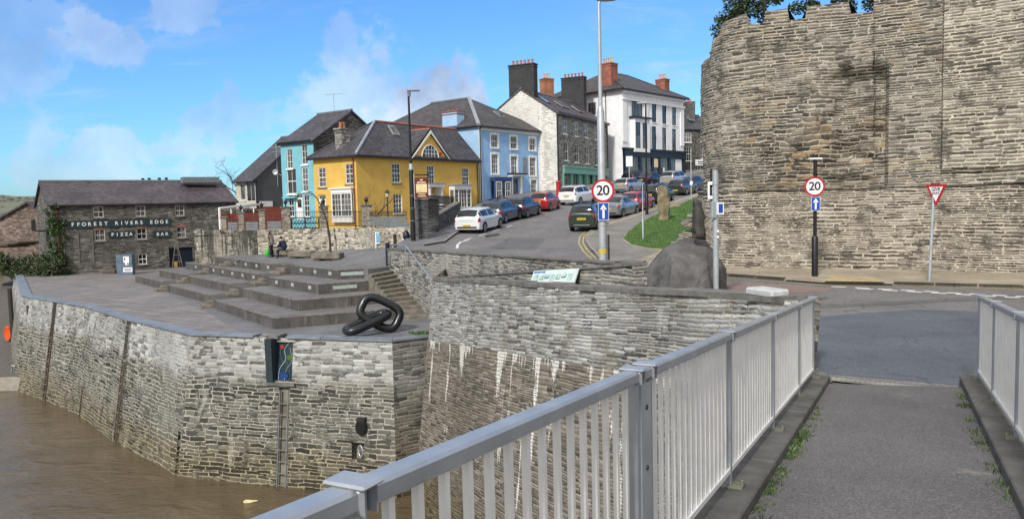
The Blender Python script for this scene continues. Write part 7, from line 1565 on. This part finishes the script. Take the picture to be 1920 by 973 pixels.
def car(label, pos, head, kind, c, L=4.0, W=1.72, H=1.48, extras=(), metal=0.0, group='cars parked up the street'):
    K = CARK[kind]; hk = max(k[6] for k in K); r = empty('parked_car' if 'moving' not in extras else 'car', pos, label, 'car', group)
    th = math.atan2(head.y, head.x); sl_ = (hz(pos.x+head.x*2, pos.y+head.y*2)-hz(pos.x-head.x*2, pos.y-head.y*2))/4; r.rotation_euler = (0, -math.atan(sl_), th)
    pm = paint('car_paint', c, .28, metal); sx, sy, sz = L/4.0, W/1.72, H/hk; n = len(K)
    def prof(i):
        x, w_, zb_, zm, zbl, wr_, zr_ = K[max(0, min(n-1, i))]
        return [V((x, 0, zb_)), V((x, w_*.86, zb_)), V((x, w_*.97, zb_+.10)), V((x, w_, zm)), V((x, w_*.965, zbl)), V((x, wr_*1.0, zr_-.05)), V((x, wr_*.80, zr_)), V((x, 0, zr_+.03))]
    def cr(a, b, c_, d, t): return .5*((2*b)+(-a+c_)*t+(2*a-5*b+4*c_-d)*t*t+(-a+3*b-3*c_+d)*t**3)
    def S(si, kj, side=1, off=0.0):
        i = min(int(si), n-2); t = si-i; P = [prof(i-1), prof(i), prof(i+1), prof(i+2)]; j = min(int(kj), 6); u = kj-j
        def rowp(p): 
            a = p[j-1] if j > 0 else p[0]; d = p[j+2] if j+2 < 8 else p[7]
            return cr(a, p[j], p[j+1], d, u) if j not in (4,) else p[j].lerp(p[j+1], u)
        q = cr(rowp(P[0]), rowp(P[1]), rowp(P[2]), rowp(P[3]), t) if 1 < si < n-2 else rowp(P[1]).lerp(rowp(P[2]), t)
        return V((q.x*sx, q.y*sy*side, q.z*sz))
    mb = MB(); ss = [i+f for i in range(n-1) for f in (0, .34, .67)]+[n-1]; ks = [0, 1, 1.5, 2, 2.5, 3, 3.5, 4, 4.5, 5, 5.5, 6, 6.5, 7]
    for side in (1, -1):
        G_ = [[S(s, k, side) for k in ks] for s in ss]
        for a in range(len(ss)-1):
            for b in range(len(ks)-1):
                q = [G_[a][b], G_[a+1][b], G_[a+1][b+1], G_[a][b+1]]; mb.poly(q if side < 0 else q[::-1])
        for G0, fl in ((G_[0], side > 0), (G_[-1], side < 0)): mb.poly(G0 if fl else G0[::-1])
    mb.build('body', pm, r, smooth=True, local=True)
    def patch(name, m, s0, s1, k0, k1, side, ns=6, nk=4, off=.008, cornr=0.0, par=None, both=False):
        mb = MB()
        for sd_ in ((1, -1) if both else (side,)):
            g = [[S(lerp(s0, s1, a/ns), lerp(k0(a/ns) if callable(k0) else k0, k1(a/ns) if callable(k1) else k1, b/nk), sd_) for b in range(nk+1)] for a in range(ns+1)]
            def nrm(a, b):
                p = g[min(a+1, ns)][b]-g[max(a-1, 0)][b]; q = g[a][min(b+1, nk)]-g[a][max(b-1, 0)]; v = p.cross(q); v.normalize() if v.length > 1e-9 else None
                return v*(-1 if sd_ > 0 else 1)
            o_ = [[g[a][b]+nrm(a, b)*off*(1 if nrm(a, b).dot(V((g[a][b].x*.3, g[a][b].y, g[a][b].z-.5))) > 0 else -1) for b in range(nk+1)] for a in range(ns+1)]
            for a in range(ns):
                for b in range(nk): mb.poly([o_[a][b], o_[a+1][b], o_[a+1][b+1], o_[a][b+1]])
        return mb.build(name, m, par or r, smooth=True, local=True)
    gl = M['carglass']; sal = kind == 'saloon'
    r0, r1 = (3.12, 4.75) if sal else (1.25, 3.0)
    patch('rear_window', gl, r0, r1, 5.05, 7, 1, both=True, nk=5)
    f0, f1 = 6.35, 7.9; patch('windscreen', gl, f0, f1, 5.25, 7, 1, both=True, nk=5)
    for side in (1, -1):
        b0_, b1_ = (4.6, 5.55) if sal else (3.5, 5.0)
        patch('side_window', gl, b0_, b1_, 4.14, 4.88, side); patch('side_window', gl, b1_+.12, 6.95, 4.14, lambda f: 4.9-.35*max(0, f-.6), side)
        if not sal: patch('quarter_window', gl, 2.55, 3.38, 4.25, 4.78, side)
        for sx_ in (-1.24, 1.26):
            c_ = V((sx_*sx, side*(.86*sy-.10), .315)); mbw = MB(); R_ = .315
            prof_ = [(.20, -.10), (R_-.02, -.10), (R_, -.07), (R_, .07), (R_-.02, .105), (.215, .11)]; mbw.lathe((0, 0, 0), prof_, 20); mbw.v = [c_+V((p.x, p.z*side, p.y)) for p in mbw.v]; ty = mbw.build('tyre', M['tyre'], r, smooth=False, local=True)
            mbw = MB(); 
            for k in range(5):
                a = k*2*math.pi/5; p0 = V((math.cos(a), 0, math.sin(a))); p1 = V((-math.sin(a), 0, math.cos(a))); o_ = c_+V((0, side*.112, 0)); mbw.poly([o_+p1*.045, o_-p1*.045, o_+p0*.2-p1*.06, o_+p0*.2+p1*.06] if side > 0 else [o_-p1*.045, o_+p1*.045, o_+p0*.2+p1*.06, o_+p0*.2-p1*.06])
            ring = [c_+V((.21*math.cos(2*math.pi*k/20), side*.111, .21*math.sin(2*math.pi*k/20))) for k in range(20)]; ri = [c_+V((.175*math.cos(2*math.pi*k/20), side*.111, .175*math.sin(2*math.pi*k/20))) for k in range(20)]
            for k in range(20): j = (k+1) % 20; mbw.poly([ring[k], ring[j], ri[j], ri[k]])
            mbw.build('rim', M['rim'], ty, local=True)
            mbw = MB(); k = 18; ar_ = [(V((sx_*sx+.385*math.cos(math.pi*i/k), 0, .30+.385*math.sin(math.pi*i/k)))) for i in range(k+1)]; yy = side*(.86*sy+.004)
            inn_ = [(V((sx_*sx+.30*math.cos(math.pi*i/k), 0, .30+.30*math.sin(math.pi*i/k)))) for i in range(k+1)]
            for i in range(k):
                mbw.poly([V((ar_[i].x, yy, ar_[i].z)), V((ar_[i+1].x, yy, ar_[i+1].z)), V((inn_[i+1].x, yy, inn_[i+1].z)), V((inn_[i].x, yy, inn_[i].z))])
            mbw.build('wheel_arch', M['blackplastic'], r, local=True)
        tl_k = (3.35, 4.1) if kind != 'suv' else (3.6, 4.6)
        patch('tail_light', M['tail'], .25, 2.1 if kind != 'suv' else 2.0, tl_k[0], tl_k[1], side, off=.012); patch('headlight', M['head'], n-2.6, n-1.3, 3.6, 4.4, side, off=.01)
        mb = MB(); mb.lathe((0, 0, 0), [(.02, -.09), (.09, -.06), (.10, .05), (.03, .09)], 10); mb.v = [V((.62*sx+p.z*.5, side*(.86*sy+.06)+p.x*.9, .98*sz+p.y*.7)) for p in mb.v]; mb.build('mirror', pm if 'blackmirror' not in extras else M['blackplastic'], r, smooth=True, local=True)
        MB().tube([V((-1.3*sx, side*(.86*sy+.003), .80*sz)), V((1.0*sx, side*(.86*sy+.003), .78*sz))], .008, 4).build('door_crease', M['blackplastic'], r, local=True)
        if 'rails' in extras: MB().tube([S(3.1, 5.6, side)+V((0, 0, .03)), S(4, 5.6, side)+V((0, 0, .07)), S(6, 5.6, side)+V((0, 0, .05))], .022, 6).build('roof_rail', M['chrome'] if c[0] > .3 else M['blackplastic'], r, local=True)
    zr = (.36 if kind != 'suv' else .42)*sz
    mb = MB(); mb.obox(V((-1.985*sx, 0, 0)), V((0, 1, 0)), V((-1, 0, 0)), -.64*sy, .64*sy, .0, .03, (K[0][2]+.01)*sz, (K[0][2]+.11)*sz); mb.build('bumper_strip', M['blackplastic'], r, local=True, bevel=.01)
    MB().tube([V((-2.003*sx, -.5*sy, (K[0][4]-.06)*sz)), V((-2.003*sx, .5*sy, (K[0][4]-.06)*sz))], .006, 4).build('boot_line', M['blackplastic'], r, local=True)
    if kind == 'suv': MB().obox(V((-1.985*sx, 0, 0)), V((0, 1, 0)), V((-1, 0, 0)), -.5*sy, .5*sy, .031, .036, (K[0][2]+.04)*sz, (K[0][2]+.08)*sz).build('bumper_trim', M['chrome'], r, local=True)
    zp = (.50 if kind != 'saloon' else .70)*sz if 'highplate' not in extras else .80*sz
    mb = MB(); mb.obox(V((-2.0*sx, 0, 0)), V((0, 1, 0)), V((-1, 0, 0)), -.26, .26, .0, .025, zp-.06, zp+.06); pl_ = mb.build('number_plate', M['plate_y'], r, local=True)
    mb = MB(); mb.obox(V((-2.0*sx, 0, 0)), V((0, 1, 0)), V((-1, 0, 0)), -.20, .20, .0255, .027, zp-.03, zp+.03); mb.build('plate_marks', mat('plate_ink', (.30, .22, .03), .6), pl_, local=True)
    mb = MB(); mb.tube([V((-1.9*sx, -.35, (K[2][6]-.13)*sz)), V((-1.9*sx, .05, (K[2][6]-.16)*sz))], .010, 4); mb.build('wiper', M['blackplastic'], r, local=True) if not sal else None
    if 'rack' in extras:
        mb = MB(); mb.tube([V((-1.3*sx, -.5, H+.10)), V((-1.3*sx, .5, H+.10))], .03, 6); mb.tube([V((.1, -.5, H+.10)), V((.1, .5, H+.10))], .03, 6); mb.tube([V((-1.5, .2, H+.16)), V((.5, .2, H+.16))], .04, 6); mb.tube([V((-1.3, -.3, H+.1)), V((-1.0, -.3, H+.32)), V((-.3, -.3, H+.30)), V((.1, -.3, H+.12))], .03, 6); mb.build('roof_rack', M['blackplastic'], r, local=True)
    return r
def row(px, py, hd, L): p = on_h(px, py); h = V((hd[0], hd[1], 0)).normalized(); q = p+h*L/2; return V((q.x, q.y, hz(q.x, q.y)+.005)), h
HL = (.36, .93); HR = (.50, .87)
for lb, px, py, hd, kind, c, L, W, H, ex, me_ in (
    ('white hatchback at the lower end of the left row', 876, 439, HL, 'hatch', (.72, .73, .75), 4.05, 1.74, 1.47, (), 0),
    ('blue-grey estate with a roof rack behind the white hatchback', 918, 422, HL, 'hatch', (.055, .080, .115), 4.3, 1.78, 1.48, ('rack',), .35),
    ('dark navy hatchback parked below the blue house', 961, 411.5, HL, 'hatch', (.014, .018, .035), 4.2, 1.78, 1.46, (), .2),
    ('small bright red hatchback in the left row', 1009, 398, HL, 'hatch', (.36, .012, .018), 3.5, 1.65, 1.47, ('highplate',), 0),
    ('white crossover at the top of the left row by the green shopfront', 1063, 386, (.52, .85), 'suv', (.76, .77, .78), 4.4, 1.80, 1.60, ('rails', 'highplate'), 0),
    ('small dark green crossover standing in the road', 1091, 436, (.30, .95), 'suv', (.030, .042, .034), 3.7, 1.68, 1.60, ('rails', 'highplate', 'blackmirror'), .2),
    ('silver saloon at the lower end of the right row', 1140, 411, HR, 'saloon', (.36, .39, .42), 4.3, 1.70, 1.44, (), .7),
    ('bright red hatchback in the right row behind the silver saloon', 1178, 398.5, HR, 'hatch', (.40, .012, .018), 4.0, 1.70, 1.45, ('highplate',), 0),
    ('black crossover parked beside the black street lamp', 1217, 384, HR, 'suv', (.012, .013, .017), 4.4, 1.80, 1.62, ('rails', 'highplate'), .2),
    ('pale silver hatchback on the far side of the road by the stone shop', 1163, 363, (.62, .78), 'hatch', (.46, .49, .54), 3.9, 1.68, 1.46, ('highplate',), .6),
    ('dark blue saloon outside the navy shopfront', 1202, 350, (.62, .78), 'saloon', (.02, .028, .065), 4.5, 1.78, 1.48, (), .3),
    ('silver people carrier near the top of the street', 1250, 351, (.62, .78), 'suv', (.50, .53, .57), 4.5, 1.80, 1.66, ('rails', 'highplate'), .6),
    ('charcoal hatchback beside the thin post at the top of the lawn', 1266, 367.5, (.55, .83), 'hatch', (.035, .036, .04), 4.0, 1.74, 1.50, (), .3),
    ('dark blue hatchback uphill of the charcoal one', 1287, 360, (.58, .81), 'hatch', (.012, .02, .045), 4.0, 1.72, 1.48, (), .3),
    ('black car half hidden outside the white house', 1176, 345, (.66, .75), 'hatch', (.01, .01, .012), 3.9, 1.7, 1.46, (), .2)):
    ps, h = row(px, py, hd, L); car(lb, ps, h, kind, c, L, W, H, ex, me_)
# red post box glimpsed behind the white crossover
c = on_h(1051, 377); r = empty('red_box', V((4.9, 73.0, hz(4.9, 73)+.1)), 'red pillar box peeping out behind the white crossover', 'post box'); c = V((at_y(1047, 360, 73).x, 73.0, hz(4.4, 73)+.1)); r.location = c
MB().lathe(c, [(.24, 0), (.24, .12), (.20, .14), (.20, 1.35), (.25, 1.38), (.25, 1.46), (.16, 1.58), (.03, 1.62)], 14).build('pillar', M['sign_r'], r, smooth=False)

# ------------------------------------------------------------------ pontoon, hedge, ivy, trees, hills
pn = empty('pontoon', (-34, 50, WZ), 'timber pontoon floating beside the far end of the quay wall', 'pontoon'); DZ = -7.35
fa_, fb2 = at_z(-60, 706, DZ), at_z(42, 704, DZ); ba_, bb_ = at_z(-60, 640, DZ), at_z(33, 640, DZ)
mb = MB(); ax = (fb2-fa_); k = 26
for i in range(k):
    a, b = i/k, (i+.94)/k; mb.slab([fa_.lerp(ba_, a), fb2.lerp(bb_, a), fb2.lerp(bb_, b), fa_.lerp(ba_, b)], .06)
mb.build('deck_boards', M['timber'], pn); mb = MB(); mb.prism([(p.x, p.y) for p in (fa_, fb2, bb_, ba_)], WZ-.3, DZ-.07); mb.build('float_hull', mat('pontoon_concrete', (.30, .28, .24), .8), pn)
gw = empty('gangway', bb_, 'long wooden gangway with handrail climbing from the pontoon to the quay', 'gangway'); g0_, g1_ = at_z(-40, 640, DZ+.05), at_z(30, 640, DZ+.05); t0_, t1_ = at_z(-55, 528, -4.6)+V((0, 6, 0)), at_z(20, 526, -4.6)+V((0, 6, 0))
mb = MB(); k = 40
for i in range(k): a, b = i/k, (i+.9)/k; mb.slab([g0_.lerp(t0_, a), g1_.lerp(t1_, a), g1_.lerp(t1_, b), g0_.lerp(t0_, b)], .06)
mb.build('gangway_boards', M['timber'], gw)
mb = MB(); up1 = V((0, 0, 1.1)); mb.tube([g1_+up1, t1_+up1], .09, 6); mb.build('handrail', M['slatefence'], gw); mb = MB()
mb.slab([g1_+V((.05, 0, -.2)), t1_+V((.05, 0, -.2)), t1_+V((.05, 0, 1.05)), g1_+V((.05, 0, 1.05))], .06); mb.build('side_panel', M['bark_d'], gw)
for x_, y_ in ((fb2.x+.35, fb2.y+.6), (bb_.x+.3, bb_.y-1.0)):
    mb = MB(); mb.tube([V((x_, y_, WZ-.6)), V((x_, y_, -3.0))], .16, 10); tag(mb.build('mooring_pile', M['bark_d']), 'dark pile between pontoon and quay wall, %s' % ('nearer the water edge' if y_ < 52 else 'further up the gangway'), 'pile', 'mooring piles')
q = at_z(17, 642, DZ); mb = MB(); mb.lathe((0, 0, 0), [(.30, -.10), (.42, -.12), (.50, 0), (.42, .12), (.30, .10)], 18); mb.v = [q+V((p.x*.62, p.z*1.4, p.y*1.25+.72)) for p in mb.v]; lb_ = mb.build('lifebuoy', M['orange'], smooth=True); tag(lb_, 'bright orange lifebuoy holder standing on the pontoon', 'lifebuoy')
mb = MB(); mb.box((q.x+.05, q.y+.12, q.z+.5), .1, .08, 1.0); mb.build('stand', M['bark_d'], lb_, local=True)
kr = empty('railing', at_z(10, 505, PZ), 'grey railing frame at the head of the gangway', 'railing'); q0_, q1_ = at_z(-30, 506, PZ), at_z(18, 505, PZ)
for f in (0, .5, 1): p = q0_.lerp(q1_, f); MB().tube([p, p+V((0, 0, 1.05))], .06, 6).build('post', M['galv'], kr)
for z in (.55, 1.05): MB().tube([q0_+V((0, 0, z)), q1_+V((0, 0, z))], .05, 6).build('rail', M['galv'], kr)
def leaves(name, centres, n, size, m, seed, parent=None, ori=None, kind=None):
    """many small leaf faces spread through clumps (centre, radii)"""
    rg = random.Random(seed); vs = []; fs_ = []
    wts = [c[1][0]*c[1][1]*c[1][2] for c in centres]
    for k in range(n):
        c, rr = rg.choices(centres, wts)[0]; d = V((rg.gauss(0, 1), rg.gauss(0, 1), rg.gauss(0, 1))).normalized()*rg.random()**.42; p = c+V((d.x*rr[0], d.y*rr[1], d.z*rr[2])); s = size*rg.uniform(.6, 1.4)
        a = V((rg.gauss(0, 1), rg.gauss(0, 1), rg.gauss(0, .7))).normalized(); b = a.orthogonal().normalized(); b = (b*math.cos(2.1*k)+a.cross(b)*math.sin(2.1*k)); i = len(vs)
        vs += [p-a*s*.5, p+b*s*.28, p+a*s*.5, p-b*s*.28]; fs_.append((i, i+1, i+2, i+3))
    me = bpy.data.meshes.new(name); off = wloc(parent) if parent else V((0, 0, 0)); me.from_pydata([tuple(v-off) for v in vs], [], fs_); me.materials.append(m); o = bpy.data.objects.new(name, me); col.objects.link(o)
    if parent: o.parent = parent
    return o
def clumps(fn, n, rr, seed):
    rg = random.Random(seed); return [(fn(rg), tuple(rr*rg.uniform(.6, 1.35)*f for f in (1, 1, .8))) for k in range(n)]
# hedge beside the warehouse
hd = empty('hedge', at_z(60, 519, PZ), 'dark green bramble hedge at the foot of the ivy-clad warehouse corner', 'hedge')
ha, hb = at_z(-30, 516, PZ), at_z(112, 518, PZ)
leaves('foliage', clumps(lambda g: ha.lerp(hb, g.random())+V((g.gauss(0, .3), g.uniform(-.2, 2.2), g.random()**1.2*1.7)), 80, .55, 3), 9000, .20, M['hedge'], 4, hd)
iv = empty('ivy', w0+V((.6, -.2, PZ)), 'ivy climbing the left corner of the warehouse', 'ivy')
leaves('foliage', clumps(lambda g: (lambda z: fw.P(.15+abs(g.gauss(0, .42))*(1.2-.35*z), .05, PZ+z*6.0))(g.random()), 70, .30, 5)+clumps(lambda g: fgl.P(DWh-abs(g.gauss(0, .45)), .05, PZ+g.random()*5.6), 30, .3, 6), 5200, .17, M['ivy'], 7, iv)
def limb_tree(name, label, base, h, r0, seed, spread=.55, levels=4, cat='tree', group=None, m='bark_d', lean=V((0, 0, 0)), first=.35):
    r = empty(name, base, label, cat, group); rg = random.Random(seed); trunk = MB(); tw = MB()
    def grow(p, d, L, rad_, lv):
        pts = [p]; q = p; dd = d.copy()
        for k in range(4): dd = (dd+V((rg.gauss(0, .10), rg.gauss(0, .10), rg.gauss(0, .06)))).normalized(); q = q+dd*L/4; pts.append(q)
        (trunk if lv == 0 else tw).tube(pts, [rad_*(1-.13*i) for i in range(5)], 6 if lv < 2 else 4)
        if lv >= levels: return
        for k in range(rg.choice((2, 3, 3)) if lv else 5):
            f = rg.uniform(first if lv == 0 else .3, 1.0); i = min(3, int(f*4)); o = pts[i].lerp(pts[i+1], f*4-i); sd_ = V((rg.gauss(0, 1), rg.gauss(0, 1), rg.uniform(-.1, .6))).normalized(); nd = (dd*(1-spread)+sd_*spread).normalized()
            grow(o, nd, L*rg.uniform(.45, .70), rad_*.52, lv+1)
    grow(V(base), (V((0, 0, 1))+lean).normalized(), h*.55, r0, 0)
    trunk.build('trunk', M[m], r); tw.build('crown', M[m], r); return r
# bare trees behind the warehouse
for px, y, zt, sd_, lb, sc2 in ((360, 84, 320, 3, 'bare twiggy tree showing over the warehouse roof', 1.0), (440, 98, 292, 8, 'tall bare tree between the warehouse and the dark grey house', 1.1), (415, 100, 325, 12, 'smaller bare tree with thin twigs over the warehouse roof end', .9)):
    p = at_y(px, 400, y); top = at_y(px, zt, y).z; limb_tree('bare_tree', lb, V((p.x, p.y, -1.5)), (top+1.5)*1.02, .16, sd_, .6, 5, group='bare trees behind the roofs', first=.55)
# saplings
p = at_y(701, 425, 49.6); top = at_y(700, 344, 49.6).z; limb_tree('sapling', 'thin bare sapling in front of the yellow house wall', V((p.x, p.y, .0)), (top)*1.15, .055, 21, .42, 3, m='bark', first=.5)
pl0 = at_z(620, 478, TZ+.1)
r = empty('bent_sapling', pl0, 'bent bare sapling arching left over the garden wall from the bench planter', 'tree'); yb_ = pl0.y
tp_ = [V((pl0.x, yb_, TZ+.2))]+[at_y(px, py, yb_) for px, py in ((618, 440), (612, 412), (604, 390), (593, 370), (582, 360), (573, 358))]; MB().tube(tp_, [.075, .065, .055, .045, .032, .02, .01], 8).build('trunk', M['bark_d'], r, smooth=True); mb = MB(); rg = random.Random(9)
for f in range(14):
    i = rg.randint(1, 4); o_ = tp_[i].lerp(tp_[i+1], rg.random()); d = V((rg.uniform(-1, -.2), rg.gauss(0, .5), rg.uniform(-.3, .6))).normalized(); mb.tube([o_, o_+d*.5, o_+d*1.0+V((0, 0, -.12))], [.014, .01, .004], 4)
mb.build('crown', M['bark_d'], r); MB().tube([V((pl0.x+.1, yb_, TZ)), V((pl0.x-.22, yb_, 2.0))], .05, 6).build('stake', M['bark'], r)
# evergreen trees behind the castle top
for k, (pxs, ytop, lb, sd_) in enumerate((((1352, 1420), 0, 'dark evergreen overhanging the left end of the castle top', 31), ((1405, 1470), -20, 'dense dark evergreen behind the castle merlons', 32), ((1490, 1655), -40, 'dark evergreen crown cut by the picture top behind the castle', 33))):
    y = 33.5+k*.6; a, b = at_y(pxs[0], 20, y), at_y(pxs[1], 20, y); zt_ = at_y(1400, ytop, y).z; r = empty('evergreen_tree', V(((a.x+b.x)/2, y+.6, 3)), lb, 'tree', 'evergreens behind the castle wall')
    MB().tube([V(((a.x+b.x)/2, y+.6, 3)), V(((a.x+b.x)/2+.1, y+.5, 8)), V(((a.x+b.x)/2, y+.4, zt_-.5))], [.18, .13, .05], 8).build('trunk', M['bark_d'], r)
    cl = clumps(lambda g: V((g.uniform(a.x, b.x), y+g.uniform(-.2, 1.6), g.uniform(8.6, zt_+.2))), 20, .42, sd_)
    if k == 0: cl += clumps(lambda g: V((a.x-.05+g.gauss(0, .1), y-1.5+g.random(), g.uniform(8.1, 9.6))), 6, .16, 40)
    leaves('crown', cl, 3600 if k else 2600, .15, M['leaf'], sd_+5, r)
# far hillside on the left with hedgerows
def hillmesh(name, x0, x1, y, prof, m, depth=300):
    mb = MB(); n_ = 60; rows = 10
    g = [[V((lerp(x0, x1, i/n_), y+depth*j/rows, -9+(prof(i/n_)+9)*math.sin(min(1, (j/rows)*1.05)*math.pi/2)+2*mn.noise(V((i*.3, j*.4, 2))))) for j in range(rows+1)] for i in range(n_+1)]
    for i in range(n_):
        for j in range(rows): mb.poly([g[i][j], g[i+1][j], g[i+1][j+1], g[i][j+1]])
    return tag(mb.build(name, m, smooth=True), kind='structure')
mt, T_, B_ = newmat('hill_fields'); P_ = T_.node('ShaderNodeNewGeometry').outputs['Position']; q = T_.noise(T_.mapping(P_, (1, .5, 2)), .012, 4, .5); c_ = T_.ramp(q, [(.38, (.085, .115, .07)), (.47, (.12, .17, .085)), (.56, (.15, .155, .105)), (.66, (.085, .095, .07))]); T_.l.new(c_, B_.inputs['Base Color']); B_.inputs['Roughness'].default_value = 1
hillmesh('hills', -1100, -200, 420, lambda f: 33+8*math.sin(f*5)-14*f, mt, 420)
hwm = mat('far_woodland', (.105, .105, .085), 1, 0, .5, .05); rg = random.Random(2); mb = MB()
for k in range(900):
    px = rg.uniform(-250, 460); y = rg.choice((rg.uniform(150, 320), rg.gauss(520, 20), rg.gauss(700, 30))); x = (px-960)/1450*y; 
    fr = (x+1100)/900; zh = -6 if y < 400 else -9+(33+8*math.sin(fr*5)-14*fr+9)*math.sin(min(1, (y-420)/420*1.05)*math.pi/2); s = rg.uniform(.9, 2.4) if y > 400 else rg.uniform(1.6, 3.4)
    c = V((x, y, zh+s*.5)); pts = 7
    mb.lathe(c-V((0, 0, s*.6)), [(s*.5, 0), (s*1.0*rg.uniform(.8, 1.2), s*.4), (s*.9*rg.uniform(.7, 1.1), s*.8), (s*.4, s*1.1*rg.uniform(.8, 1.1))], pts)
tag(mb.build('far_woodland', hwm), kind='stuff')
